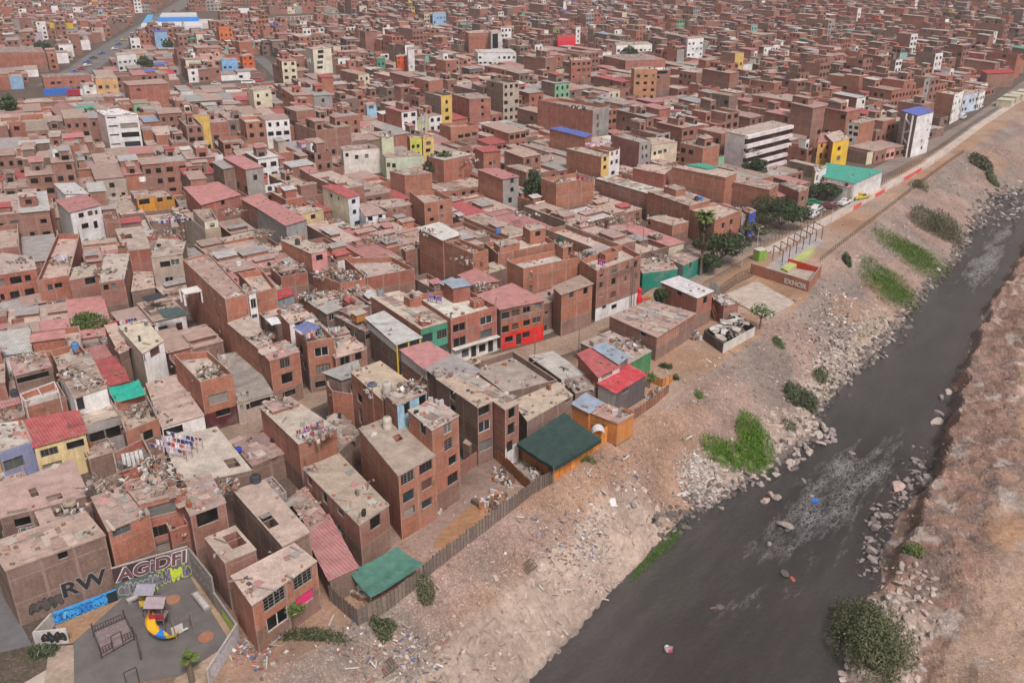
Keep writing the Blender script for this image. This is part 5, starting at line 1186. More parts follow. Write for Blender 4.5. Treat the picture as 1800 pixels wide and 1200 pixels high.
# far trees, copies of three
protoT = [tree('city_tree', 'far tree standing among the brick houses in the upper part of the photo', 0, 0, 7, 3.6, GD, n=420, leaf=.5, trunk=.25, world=(-500-i*9, 60)) for i in range(3)]
far_px = [(75,95),(85,100),(80,108),(165,225),(160,228),(255,125),(262,128),(400,35),(410,28),(395,45),(110,8),(90,5),(300,95),(520,18),(480,22),(640,15),(1105,118),(1110,60),(1130,62),(1235,62),(1220,58),(930,62),(780,330),(1560,12),(1580,10),(1600,8),(1640,6),(945,10),(960,8),(35,115),(700,42),(575,124),(20,205)]
for i, (u, v) in enumerate(far_px):
    x, y = at(u, v); 
    lb = 'far tree among the houses, '+place_words((x,y),4)
    if i < 3: protoT[i].location = (x,y,0); protoT[i]['label'] = lb; protoT[i]['group'] = 'trees scattered through the far city'
    else: dup(protoT[i % 3], (x,y,0), rv.uniform(0,6), rv.uniform(.8,1.5), lb, 'trees scattered through the far city')
# palm
def palm(name, label, u, v, h, rw, nf, skirt=True):
    x, y = at(u, v); root = empty(name, (x,y,0)); tag(root, label, 'palm tree')
    mb = MB(); mb.lathe((0,0,0), [(.32,-.2),(.26,h*.3),(.24,h*.8),(.3,h*.9),(.1,h*.95)], (.16,.12,.09), 0, 9); mb.build('trunk', M['wood'], root)
    if skirt: leafmesh('dead_fronds', [(0,0,h*.62,.9,.9,h*.26),(0,0,h*.8,1.2,1.2,h*.12)], 900, .35, ((.07,.055,.04),(.05,.04,.03),(.1,.08,.05)), parent=root, up=-1.0)
    fr = MB()
    for i in range(nf):
        a = i*2.399; el = rv.uniform(-.2,1.2); L = rw*rv.uniform(.8,1.1); d = Vector((cos(a)*cos(el), sin(a)*cos(el), sin(el))); p = Vector((0,0,h*.92)); s = Vector((-sin(a),cos(a),0))
        for k in range(6):
            q = p+d*L/6; w_ = .09+.28*sin(pi*(k+1)/7); c = jit(rv.choice(((.1,.13,.03),(.07,.1,.03),(.14,.15,.05))), rv)
            w2 = .09+.28*sin(pi*(k+2)/7)
            for sg in (-1,1): fr.quad(tuple(p), tuple(q), tuple(q+s*w2*sg-Vector((0,0,.12))), tuple(p+s*w_*sg-Vector((0,0,.12))), c)
            p = q; d = (d+Vector((0,0,-.16))).normalized()
    fr.build('fronds', M['leaf'], root); return root
palm('fan_palm', 'tall palm with a thick skirt of dead fronds beside the teal wall', 1231, 484, 13.0, 2.1, 70)
palm('young_palm', 'small half dead palm in a ring of stones on the playground edge', 338, 1198, 3.0, 1.1, 9, False)
def bush(name, label, u, v, z, r, n, leaf, cols, up=0.0, cat='bush', nc=7, group=None):
    x, y = at(u, v, z); s, t = st2(x, y); zz = zg(s, t); cl = []; r = tuple(k_*(1.22 if v < 1100 else 1.05) for k_ in r)
    for i in range(nc):
        a = rv.uniform(0,6.28); q = rv.uniform(0,.62)
        cl.append((q*r[0]*cos(a)*1.0, q*r[1]*sin(a), r[2]*rv.uniform(.1,.5), r[0]*.5, r[1]*.5, r[2]*rv.uniform(.4,.62)))
    # follow the slope
    o = leafmesh(name, cl, n, leaf, cols, up=up); me = o.data
    co = np.empty(len(me.vertices)*3, np.float32); me.vertices.foreach_get('co', co); co = co.reshape(-1,3)
    wx, wy = co[:,0]+x, co[:,1]+y; sv, tv = wx*DS[0]+wy*DS[1], wx*DT[0]+wy*DT[1]
    co[:,2] = np.maximum(co[:,2], -.05)+ground_z(sv, tv)-zz; me.vertices.foreach_set('co', co.ravel()); me.update()
    o.location = (x, y, zz); tag(o, label, cat, group); return o
bush('riverside_bush', 'huge olive green bush beside the pale stones at the bottom right', 1525, 1122, -6, (4.4,7.4,3.0), 17000, .10, GO+((.07,.1,.04),), nc=16)
bush('riverside_bush', 'small green bush at the water below the right dirt track', 1595, 985, -6.5, (1.7,1.4,1.0), 1500, .1, ((.09,.13,.04),(.12,.15,.06)))
bush('grassy_shrub', 'rounded bright green grass mound reaching up the slope', 1318, 772, -4.5, (3.3,4.8,1.8), 8500, .15, GB, .7, cat='shrub')
bush('grassy_shrub', 'bright green grass mound at the shore below the taller one', 1290, 808, -6, (3.9,3.0,1.5), 7500, .15, GB, .7, cat='shrub')
bush('riverside_bush', 'grey green bush at the water above the bright grass mounds', 1405, 700, -5.5, (2.7,2.7,2.0), 4200, .12, ((.06,.075,.04),(.08,.09,.05),(.05,.06,.03)))
bush('reed_tuft', 'pale reeds just above the grey green bush', 1445, 655, -4.5, (1.6,2.0,1.3), 1000, .2, ((.13,.14,.08),(.09,.11,.05)), .8, cat='reeds')
bush('reed_tuft', 'thin yellowish reeds among the slab stones', 1385, 745, -5.5, (1.3,1.6,.8), 450, .2, ((.16,.15,.1),(.1,.11,.07)), .8, cat='reeds')
bush('grass_patch', 'long vivid green grass patch on the slope near the orange rubbish', 1567, 500, -4, (5.6,9.5,.8), 13000, .16, ((.09,.16,.025),(.11,.18,.035),(.07,.12,.025)), .7, cat='grass', nc=18)
bush('grass_patch', 'wide green grass patch below the feathery bush', 1610, 445, -4, (7.5,9.0,.8), 13000, .17, ((.09,.16,.025),(.11,.18,.035),(.07,.12,.025)), .7, cat='grass', nc=18)
bush('feathery_bush', 'big feathery brown green bush on the slope', 1655, 405, -4, (6.2,6.0,3.6), 7500, .22, ((.1,.1,.05),(.13,.12,.07),(.07,.08,.04)), .9)
bush('riverside_bush', 'dark bush alone on the far slope', 1727, 298, -3.5, (3.2,4.4,2.4), 2600, .24, ((.06,.065,.04),(.08,.08,.05)))
bush('riverside_bush', 'small green bush at the far water edge', 1743, 325, -6, (1.8,2.4,1.6), 1300, .22, ((.1,.11,.06),(.07,.08,.04)))
bush('riverside_bush', 'thin brown bush by the slope fence', 1612, 335, -1, (3.0,3.0,1.6), 1300, .22, ((.13,.12,.07),(.1,.09,.05)), .6)
bush('riverside_bush', 'dark clump below the corner of the slope fence', 1488, 462, -1.5, (1.4,2.0,1.2), 1100, .15, GD)
bush('riverside_bush', 'grey bush on the fence side slope near the green tarp', 750, 1050, -1, (1.2,1.9,1.6), 1900, .09, GO)
bush('riverside_bush', 'dark weedy bush at the fence corner', 675, 1108, -.8, (1.4,1.6,1.2), 1800, .09, GO+GD)
bush('weeds', 'strip of weeds in front of the magenta curtain house', 545, 1118, 0, (4.4,1.0,.5), 2200, .09, GO+GD, cat='weeds', nc=12)
bush('weeds', 'green weeds at the foot of the orange panel wall', 1018, 812, -.4, (1.9,.9,.6), 1100, .09, ((.07,.1,.03),(.09,.12,.04)), cat='weeds')
bush('weeds', 'green weeds in front of the wrecked shack', 1366, 600, -1, (1.4,1.8,.5), 1100, .12, ((.06,.1,.03),(.09,.12,.04)), .5, cat='weeds')
for (u, v) in ((1165,645),(1177,647),(1187,667)): bush('small_shrub', 'dark little round shrub on the bare lot by the green wall', u, v, 0, (.7,.7,.7), 350, .09, GD, cat='shrub', group='little shrubs on the bare lot')
bush('small_shrub', 'pale green shrub alone halfway down the slope', 1228, 702, -1.5, (.8,.8,.5), 320, .1, GG, cat='shrub')
bush('agave_clump', 'spiky grey green plants at the playground corner', 75, 1150, 0, (1.6,1.3,1.0), 700, .24, ((.1,.12,.07),(.07,.09,.05)), .6, cat='plants')
# ground covers nobody could count
def cover(name, label, pts, n, size, cols, z=0, up=.9):
    A = [at(u,v,z) for u,v in pts]; xs = [a[0] for a in A]; ys = [a[1] for a in A]; out = []
    X_ = npr.uniform(min(xs), max(xs), n*4); Y_ = npr.uniform(min(ys), max(ys), n*4); ins = np.zeros(len(X_), bool); j = len(A)-1
    for i in range(len(A)):
        a, b = A[i], A[j]
        if a[1] != b[1]: ins ^= ((a[1] > Y_) != (b[1] > Y_)) & (X_ < (b[0]-a[0])*(Y_-a[1])/(b[1]-a[1])+a[0])
        j = i
    X_, Y_ = X_[ins][:n], Y_[ins][:n]; S1, T1 = X_*DS[0]+Y_*DS[1], X_*DT[0]+Y_*DT[1]; keep = fbm(S1*.5,T1*.5,91,3) > .42; X_,Y_,S1,T1 = X_[keep],Y_[keep],S1[keep],T1[keep]
    Z_ = np.maximum(ground_z(S1,T1), WZ); cl = [(0,0,0,.01,.01,.01)]; m = len(X_)
    o = leafmesh(name, cl, m, size, cols, up=up); me = o.data; co = np.empty(m*12, np.float32); me.vertices.foreach_get('co', co); co = co.reshape(m,4,3); co[...,0] += X_[:,None]; co[...,1] += Y_[:,None]; co[...,2] += Z_[:,None]
    me.vertices.foreach_set('co', co.ravel()); me.update(); tag(o, label, 'grass', kind='stuff')
cover('shore_grass', 'strip of bright green grass along the left water edge', [(1105,1015),(1120,990),(1185,925),(1212,905),(1222,915),(1170,965),(1120,1010)], 5200, .13, GB, -7)
cover('shore_grass', 'yellow green grass on the stone facing higher up the river', [(1500,625),(1505,590),(1545,555),(1562,560),(1530,600)], 2600, .14, ((.14,.17,.04),(.1,.14,.03)), -6)
cover('shore_grass', 'green growth at the water beside the grey green bush', [(1430,705),(1445,670),(1470,640),(1480,650),(1450,700)], 1500, .13, GB, -6.5)
cover('park_grass', 'worn lawn at the bottom left corner of the photo', [(-80,1150),(30,1145),(70,1165),(20,1215),(-80,1230)], 5200, .09, ((.07,.1,.025),(.1,.12,.04)), 0)
# ============================================================ rocks
def rockmesh(seed, flat=.6):
    import bmesh
    r = random.Random(seed); bm = bmesh.new(); bmesh.ops.create_icosphere(bm, subdivisions=2, radius=1)
    cuts = [(Vector((r.gauss(0,1),r.gauss(0,1),r.gauss(0,.8))).normalized(), r.uniform(.45,.8)) for _ in range(9)]
    for v in bm.verts:
        for n, d in cuts:
            k = v.co.dot(n)
            if k > d: v.co -= n*(k-d)
        v.co.z *= flat; v.co.x *= 1.15; v.co += Vector((r.gauss(0,.03),r.gauss(0,.03),r.gauss(0,.02)))
    me = bpy.data.meshes.new('rock'); bm.to_mesh(me); bm.free(); return me
RV = []
for i in range(8):
    me = rockmesh(i, rv.uniform(.45,.75)); V_ = [tuple(v.co) for v in me.vertices]; F_ = [tuple(p.vertices) for p in me.polygons]; RV.append((V_, F_, me))
ROCKM = {}
def rockm(i, col, key):
    k = (i, key)
    if k not in ROCKM:
        me = RV[i][2].copy(); me.name = 'rock'; me.materials.append(M['rock']); ca = me.color_attributes.new('Col','FLOAT_COLOR','CORNER'); n = len(ca.data); z = np.array([me.vertices[l.vertex_index].co.z for l in me.loops]); c = np.tile(np.array(col+(1,),np.float32),(n,1)); ca.data.foreach_set('color', c.ravel()); ROCKM[k] = me
    return ROCKM[k]
def rock(x, y, z, r, col, key, label, group=None, tilt=.25):
    o = bpy.data.objects.new('river_rock', rockm(rv.randrange(8), col, key)); COL.objects.link(o); o.location = (x,y,z); o.scale = (r*rv.uniform(.85,1.2), r*rv.uniform(.75,1.1), r*rv.uniform(.7,1.1)); o.rotation_euler = (rv.gauss(0,tilt), rv.gauss(0,tilt), rv.uniform(0,6.3))
    tag(o, label, 'rock', group); return o
RC = {'pale':(.40,.34,.30),'mid':(.26,.22,.20),'dark':(.12,.10,.095),'pink':(.42,.31,.27)}
big = [(1380,924,1.1,'mid','largest grey rock standing alone in the middle of the water'),(1384,932,.45,'dark','small dark stone touching the lone grey rock'),(1575,856,1.25,'pink','pinkish boulder in the water near the right bank'),(1632,846,1.1,'mid','boulder pair stone nearest the right cut bank'),(1617,843,.8,'mid','smaller boulder left of the cut bank boulder'),(1634,858,.7,'mid','flat stone below the cut bank boulder'),
 (1352,957,.42,'mid','single small stone below the lone grey rock'),(1380,1008,.7,'dark','dark stone beside the brick red rag'),(1345,880,.8,'pink','left stone of the little midstream cluster'),(1355,870,.75,'pink','upper stone of the little midstream cluster'),(1366,875,.7,'mid','right stone of the little midstream cluster'),(1340,883,.5,'mid','lowest stone of the little midstream cluster'),
 (1396,825,.65,'dark','dark stone between the shore rocks and the rapids'),(1412,846,.5,'mid','lone stone upstream of the blue rag'),(1427,874,.5,'mid','grey stone holding the blue rag'),(1561,832,.6,'dark','dark stone just above the pinkish boulder'),(1497,796,.6,'mid','broken stone in the foaming water'),(1495,858,.55,'dark','dark stone under a spurt of foam'),
 (1266,1068,.6,'dark','wet stone among driftwood near the bottom'),(1175,1142,.6,'mid','stone with a white bundle at the bottom of the river'),(1465,1065,.4,'dark','low dark stone left of the huge bush'),(1576,967,.8,'pale','palest stone at the right shore'),(1568,955,.8,'mid','grey stone behind the palest shore stone'),(1600,931,1.1,'pale','cream slab leaning on the right shore'),
 (1436,765,1.1,'pale','biggest pale rock at the tip of the left rock spit'),(1450,756,.8,'pale','pale rock next to the biggest one on the spit'),(1420,745,.8,'pale','pale rock behind the spit'),(1462,757,.7,'mid','outermost rock of the left spit'),(1455,777,.6,'mid','rock in the water below the spit'),
 (1647,742,1.1,'pale','pale rock at the right shore opposite the spit'),(1650,728,.9,'mid','rock behind the pale right shore rock'),(1665,690,.8,'pale','upper rock of the right shore row'),(1655,700,.7,'mid','rock below the upper right shore rock')]
for (u, v, r, k, lb) in big:
    x, y = at(u, v, WZ); rock(x, y, WZ+r*.12, r, RC[k], k, lb)
def shore(sr, off, side, n, rr, keys, label, group, name=None):
    for _ in range(n):
        s = rv.uniform(*sr); t = (itp(_tw, s) if side < 0 else itp(_tr, s))+rv.uniform(*off); z = max(zg(s,t), WZ)+.02; x, y = xy(s,t); k = rv.choice(keys); r = rv.uniform(*rr)
        rock(x, y, z+r*.1, r, RC[k], k, label, group)
shore((105,127), (-2.2,2.6), -1, 62, (.35,.8), ('pale','mid','pale'), 'rough pale rock on the spit beside the rapids', 'rocks of the left spit')
shore((88,106), (-1.2,1.0), -1, 28, (.3,.6), ('dark','mid'), 'wet grey rock at the foot of the green mounds', 'rocks below the green mounds')
shore((128,300), (-2.2,.8), -1, 100, (.38,.8), ('mid','pale','dark'), 'grey rock lining the left water edge upstream', 'rocks along the left shore upstream')
shore((96,126), (-3.0,.8), 1, 42, (.3,.75), ('dark','mid','mid'), 'dark rock along the right shore below the dirt track', 'rocks along the right shore')
rk = MB()
def rk_add(s, t, r, col, zoff=0.0, rm=rk):
    V_, F_, _m = RV[rv.randrange(8)]; z = max(zg(s,t), WZ)+zoff; x, y = xy(s,t); a = rv.uniform(0,6.28); ca, sa = cos(a), sin(a); tx, ty = rv.gauss(0,.25), rv.gauss(0,.25); n = len(rm.v); sx, sy, sz = r*rv.uniform(.8,1.25), r*rv.uniform(.7,1.1), r*rv.uniform(.6,1.1)
    for (vx,vy,vz) in V_:
        vx *= sx; vy *= sy; vz = vz*sz+vx*tx+vy*ty; rm.v.append((x+vx*ca-vy*sa, y+vx*sa+vy*ca, z+vz))
    for f in F_: rm.f.append(tuple(n+i for i in f)); rm.c.append(col); rm.m.append(0)
for _ in range(620):
    s = 86+(rv.random()**1.2)*215; t = itp(_tw, s)+rv.gauss(-.6,1.2); rk_add(s, t, rv.uniform(.12,.5)*(1+s/300), jit(rv.choice((RC['dark'],RC['mid'],RC['dark'],(.18,.15,.13))), rv))
for _ in range(260):
    s = rv.uniform(94,130); t = itp(_tr, s)+rv.gauss(-.6,1.3); rk_add(s, t, rv.uniform(.1,.35), jit(rv.choice((RC['dark'],RC['mid'])), rv))
for _ in range(200):
    s = rv.uniform(255,310); t = itp(_tw, s)+rv.uniform(-3,9); rk_add(s, t, rv.uniform(.25,.75), jit(rv.choice((RC['mid'],RC['dark'],RC['pale'])), rv))
o = rk.build('river_stones', M['rock']); tag(o, 'countless small wet stones along both water edges', 'stones', kind='stuff')
pk = MB()
pts = []
for _ in range(900):
    s = rv.uniform(66,97); d = rv.uniform(.8,8.5) if s < 90 else rv.uniform(2.5,6.5)
    r = rv.uniform(.32,.62); 
    if any((s-a)**2+(d-b)**2 < (.8*(r+c))**2 for a,b,c in pts): continue
    pts.append((s,d,r)); rk_add(s, itp(_tr,s)+d, r*1.1, jit((.40,.33,.29) if rv.random() < .8 else (.33,.28,.26), rv, .15), -.02, pk)
o = pk.build('stone_pile', M['rock']); tag(o, 'pale stones piled thickly on the lower right bank', 'stones', kind='stuff')
# slabs of stone and broken concrete on the left slope
sb = MB()
for _ in range(260):
    s = rv.uniform(36,90); u_ = rv.uniform(.3,.97); tb_, tw_ = itp(_tb,s), itp(_tw,s); rk_add(s, tb_+(tw_-tb_)*u_, rv.uniform(.12,.5)*(1.25 if rv.random() < .15 else 1), jit((.42,.335,.28), rv, .12), -.06, sb)
for _ in range(700):
    s = rv.uniform(96,176); u_ = rv.uniform(.6,.99); tb_, tw_ = itp(_tb,s), itp(_tw,s); rk_add(s, tb_+(tw_-tb_)*u_, rv.uniform(.3,.62), jit((.40,.33,.28), rv, .12), -.12, sb)
for _ in range(800):
    s = rv.uniform(34,330); u_ = rv.uniform(.0,.8); tb_, tw_ = itp(_tb,s), itp(_tw,s); rk_add(s, tb_+(tw_-tb_)*u_, rv.uniform(.06,.2)*(1+s/250), jit(rv.choice(((.4,.32,.27),(.3,.24,.21),(.33,.2,.15),(.2,.17,.15))), rv, .12), 0, sb)
for _ in range(2000):
    s = 60+180*rv.random()**1.5; d = 1+27*rv.random()**1.6; rk_add(s, itp(_tr,s)+d, rv.uniform(.04,.1)+.18*rv.random()**4, jit(rv.choice(((.36,.27,.22),(.25,.18,.15),(.42,.36,.32))), rv, .12), 0, sb)
o = sb.build('slope_stones', M['rock']); tag(o, 'stones and broken slabs strewn over the slopes', 'stones', kind='stuff')
# litter
lt = MB()
def litter(uv, spread, n, cols, sz=(.08,.35), planks=.25):
    for _ in range(n):
        u, v = uv[0]+rv.gauss(0,spread[0]), uv[1]+rv.gauss(0,spread[1]); x, y = at(u, v, -3); s, t = st2(x, y); z = zg(s,t)
        if z < WZ: continue
        if itp(_tb,s)-6 > t or t > itp(_tw,s): continue
        c = jit(rv.choice(cols), rv)
        if rv.random() < planks: lt.box((x,y,z+.03), rv.uniform(.5,1.9), rv.uniform(.06,.2), .05, c, 0, rv.uniform(0,pi), (rv.gauss(0,.2),rv.gauss(0,.2)))
        else: lt.box((x,y,z+.02), rv.uniform(*sz), rv.uniform(*sz), rv.uniform(.03,.16), c, 0, rv.uniform(0,pi), (rv.gauss(0,.3),rv.gauss(0,.3)))
W3 = ((.58,.55,.53),(.42,.38,.36),(.36,.31,.28),(.3,.25,.22)); M3 = W3+((.3,.2,.15),(.12,.1,.1),(.2,.17,.15),(.26,.19,.15),(.35,.12,.09),(.5,.45,.4),(.33,.27,.23),(.28,.24,.22),(.1,.14,.26))
litter((1235,815),(20,17),620,W3,(.1,.5)); litter((1470,590),(26,34),900,W3+((.3,.25,.22),(.08,.07,.07)),(.15,.6),.4); litter((1040,925),(22,35),260,W3); litter((700,1160),(60,28),380,M3); litter((450,1170),(22,26),260,M3,(.1,.45)); litter((985,950),(40,25),180,M3)
litter((1110,845),(35,16),130,M3); litter((1260,700),(70,50),150,W3+((.3,.24,.2),),(.1,.4),.35); litter((1420,620),(40,40),300,M3); litter((1150,620),(60,40),260,((.4,.34,.3),(.3,.24,.2)),(.1,.3),.4); litter((900,1010),(110,60),160,((.4,.34,.3),(.3,.24,.2),(.5,.45,.42)),(.06,.2),.3); litter((1600,420),(60,60),260,((.4,.34,.3),(.2,.15,.12),(.5,.45,.42)),(.1,.5),.4)
cover('dry_weeds', 'dry weeds and roots on the eroded right bank', [(1590,1000),(1640,900),(1665,780),(1700,640),(1760,620),(1740,760),(1720,900),(1700,1020)], 1500, .12, ((.12,.085,.06),(.18,.14,.1),(.08,.08,.045)), -4)
cover('dry_weeds', 'dry weeds on the dusty left slope', [(640,1110),(760,1020),(900,920),(1080,790),(1200,740),(1150,860),(980,990),(800,1120)], 1300, .1, ((.14,.1,.07),(.2,.15,.11),(.1,.1,.06)), -2)
o = lt.build('litter', M['pl']); tag(o, 'rubbish, boards and white scraps dumped over the slope', 'litter', kind='stuff')
# ============================================================ built things around the houses
rp_ = random.Random(99)
def V3(u, v, z=0.0): x, y = at(u, v, z); return (x, y, z)
def cV(c, p, z=0.0): x, y = cat_(c, p, z); return (x, y, z)
def gz(x, y): s, t = st2(x, y); return zg(s, t)
def sheet(name, label, pts, z, col, mat='gnd', kind='structure', cat=None):
    mb = MB(); mb.prism(pts, z-.3, z, col); o = mb.build(name, M[mat]); tag(o, label, cat, None, kind); return o
def ccw(P):
    a = sum(P[i][0]*P[(i+1)%len(P)][1]-P[(i+1)%len(P)][0]*P[i][1] for i in range(len(P))); return P if a > 0 else P[::-1]
# --- roads
def strip(name, px_pts, w, z, col, world=None, mat='gnd'):
    A = [Vector(p) for p in (world or [at(*p) for p in px_pts])]; mb = MB(); L, R = [], []
    for i, p in enumerate(A):
        d = (A[min(i+1,len(A)-1)]-A[max(i-1,0)]).normalized(); n = Vector((-d.y, d.x))*w/2; L.append(p+n); R.append(p-n)
    for i in range(len(A)-1): mb.quad((R[i].x,R[i].y,z), (R[i+1].x,R[i+1].y,z), (L[i+1].x,L[i+1].y,z), (L[i].x,L[i].y,z), col)
    for S_i, s_ in ((L,1),(R,-1)):
        for i in range(len(A)-1):
            a, b = S_i[i], S_i[i+1]; q = [(a.x,a.y,z-.2),(b.x,b.y,z-.2),(b.x,b.y,z),(a.x,a.y,z)]; mb.quad(*(q if s_ < 0 else q[::-1]), col)
    o = mb.build(name, M[mat]); tag(o, kind='structure'); return o
DS_ = STREET[:5]+[(720,668),(800,648),(890,634),(975,610),(1055,582),(1120,552),(1165,518),(1215,488),(1280,452),(1345,420),(1400,390)]
strip('dirt_street', DS_, 6.2, .03, (.30,.22,.165))
strip('avenue', AVENUE, 17, .05, (.19,.175,.165)); strip('avenue_median', AVENUE, 1.2, .2, (.36,.33,.3)); strip('market_road', MARKET, 15, .05, (.17,.16,.155)); strip('side_street', SIDEST, 6, .05, (.17,.16,.155))
rs = [xy(s, -78.6-.0*s if s < 300 else np.interp(s,[300,360,480,600],[-77.5,-76.5,-82,-88])) for s in (150,200,250,300,360,420,480,600,760)]
strip('river_road', None, 5.2, .04, (.23,.19,.165), world=rs)
# kerbed pavement under the row of fronts
strip('pavement', [(800,632),(880,612),(950,588),(1040,556),(1118,530)], 1.1, .16, (.36,.32,.29))
# --- walkway with low wall and red panels above the river
walk = [xy(s, np.interp(s,[176,208,284,353,439,520],[-73.2,-71.6,-70.4,-73.3,-75,-79])) for s in (178,190,208,230,255,284,320,353,395,439,480,520)]
strip('walkway', None, 2.4, .12, (.50,.42,.37), world=walk)
def wallline(name, label, P, h, th, col, cat='wall', z0s=None, mat='mas', cap=None, parent=None, build=True, mb=None, k0=0):
    mb = mb or MB()
    for i in range(len(P)-1):
        a, b = Vector(P[i][:2]), Vector(P[i+1][:2]); d = (b-a).normalized(); n = Vector((-d.y,d.x))*th/2; za = (z0s[i] if z0s else 0); zb = (z0s[i+1] if z0s else 0)
        p = [(a+n),(a-n),(b-n),(b+n)]; zz = [za,za,zb,zb]
        lo = [(p[k].x,p[k].y,zz[k]-.4) for k in range(4)]; hi = [(p[k].x,p[k].y,zz[k]+h) for k in range(4)]
        for k in range(4): j = (k+1)%4; mb.quad(lo[k],lo[j],hi[j],hi[k],col)
        mb.quad(*hi, cap or col)
    if not build: return mb
    o = mb.build(name, M[mat], parent)
    if parent is None: tag(o, label, cat)
    return o
root = empty('walkway_wall', (walk[0][0],walk[0][1],0)); tag(root, 'long pale wall with three red painted panels beside the walkway', 'wall')
off = lambda P, d: [tuple(Vector(p)+Vector((-(Vector(P[min(i+1,len(P)-1)])-Vector(P[max(i-1,0)])).normalized().y,(Vector(P[min(i+1,len(P)-1)])-Vector(P[max(i-1,0)])).normalized().x))*d) for i, p in enumerate(P)]
W_ = off(walk, -1.35); wl = [(p[0]-walk[0][0], p[1]-walk[0][1]) for p in W_]
wallline('wall', '', wl, .75, .2, (.55,.46,.42,0), parent=root)
for (c, p, q) in (('J',(460,352),(506,328)),('J',(606,290),(664,262)),('J',(738,200),(812,145))):
    a, b = Vector(cat_(c,p,.4)), Vector(cat_(c,q,.4)); sa, sb_ = st2(*a)[0], st2(*b)[0]; m = [np.array(xy(s, np.interp(s,[176,208,284,353,439,520],[-73.2,-71.6,-70.4,-73.3,-75,-79])+1.35)) for s in (sa, sb_)]
    wallline('red_panel', '', [tuple(m[0]-np.array(walk[0])), tuple(m[1]-np.array(walk[0]))], .82, .26, (.62,.09,.07,0), parent=root)
def fence(name, label, P, h, gap, col=(.07,.06,.055), rails=(.5,.95), r=.05, cat='fence', z=None, post='post'):
    root = empty(name, (P[0][0],P[0][1],0)); tag(root, label, cat); rl = MB(); o0 = P[0]; n = 0; po = MB(); pm = None
    for i in range(len(P)-1):
        a, b = Vector(P[i][:2]), Vector(P[i+1][:2]); L = (b-a).length; k = max(1, int(L/gap))
        prev = None
        for j in range(k+1):
            p = a+(b-a)*j/k; zz = gz(p.x, p.y) if z is None else z; cur = (p.x-o0[0], p.y-o0[1], zz)
            if prev:
                for f in rails: rl.bar((prev[0],prev[1],prev[2]+h*f),(cur[0],cur[1],cur[2]+h*f), r*.6, col)
            if j < k or i == len(P)-2:
                if n < 95:
                    if pm is None:
                        t_ = MB(); t_.bar((0,0,-.3),(0,0,h),r,col); po_ = t_.build(post, M['metal'], root); pm = po_.data; po_.location = cur
                    else: po_ = bpy.data.objects.new(post, pm); COL.objects.link(po_); po_.parent = root; po_.location = cur
                else: po.bar((cur[0],cur[1],cur[2]-.3),(cur[0],cur[1],cur[2]+h),r,col)
                n += 1
            prev = cur
    rl.build('rail', M['metal'], root)
    if po.v: q = po.build('more_posts', M['metal'], root); q['kind'] = 'stuff'
    return root
fence('wire_fence', 'brown post fence along the top of the river slope', [xy(s, itp(_tb,s)-.4) for s in (179,195,210,230,250,270,290,305)], 1.3, 1.25)
fence('road_fence', 'dark post fence between the river road and the pale walkway', off(walk, 2.0)[:9], 1.5, 1.7)
fence('lot_fence', 'dark barred fence between the street and the concrete slab', [cat_('F',p) for p in ((1095,212),(1180,150),(1268,108))], 2.2, .55, rails=(.1,.5,.95))
# --- pergola frames over the ramp
A, B = Vector(at(1358,455)), Vector(at(1428,412)); A2, B2 = Vector(at(1374,465)), Vector(at(1448,425))
for i in range(7):
    f = i/6; a = A+(B-A)*f; b = A2+(B2-A2)*f; mb = MB(); c = (.035,.03,.03); h = 2.9
    if i == 0: pr = empty('pergola_frame', (a.x,a.y,0)); mb.bar((0,0,0),(0,0,h),.09,c); o1 = mb.build('post', M['metal'], pr); m2 = MB(); m2.bar((b.x-a.x,b.y-a.y,0),(b.x-a.x,b.y-a.y,h),.09,c); m2.build('post', M['metal'], pr); m3 = MB(); m3.bar((0,0,h),(b.x-a.x,b.y-a.y,h),.09,c); m3.build('beam', M['metal'], pr); tag(pr, 'black steel arch over the ramp above the river', 'arch', 'black steel arches over the ramp')
    else: dup(pr, (a.x,a.y,0))
def poly_obj(name, label, P, z0, z1, col, mat='mas', cat=None, parent=None, topcol=None):
    mb = MB(); mb.prism(ccw([tuple(p[:2]) for p in P]), z0, z1, col, topcol=topcol); o = mb.build(name, M[mat], parent)
    if parent is None: tag(o, label, cat)
    return o
rr = empty('ramp', (*at(1400,440),0)); tag(rr, 'grey ramp with lime green side walls and steps at its foot', 'ramp'); ox, oy = rr.location[:2]
sh = lambda P: [(p[0]-ox, p[1]-oy) for p in P]
poly_obj('deck', '', sh([at(1360,462),at(1378,472),at(1447,428),at(1430,415)]), 0, .5, (.36,.33,.33), parent=rr)
poly_obj('lime_wall', '', sh([at(1372,478),at(1384,484),at(1432,446),at(1424,440)]), 0, .9, (.42,.46,.18,0), parent=rr)
for k in range(5): f_ = k/5; P_ = [lerp2(at(1346,470),at(1360,462),f_), lerp2(at(1364,481),at(1378,472),f_), lerp2(at(1364,481),at(1378,472),f_+.2), lerp2(at(1346,470),at(1360,462),f_+.2)]; poly_obj('step', '', sh(P_), -.1, .08+.09*k, (.42,.38,.36,0), parent=rr)
b = empty('lime_booth', (*at(1336,458),0)); tag(b, 'small lime green and white concrete booth at the foot of the ramp', 'booth')
mb = MB(); e = radians(38); q = [(-1.4,.4),(-.6,-1),(1.2,.2),(.4,1.6)]
for (i, c) in ((0,(.26,.38,.08,0)),(1,(.18,.32,.06,0)),(3,(.55,.53,.5,0))): a_, b_ = q[i], q[(i+1)%4]; mb.box(((a_[0]+b_[0])/2,(a_[1]+b_[1])/2,0), sqrt((a_[0]-b_[0])**2+(a_[1]-b_[1])**2), .15, 2.3, c, 0, atan2(b_[1]-a_[1],b_[0]-a_[0]))
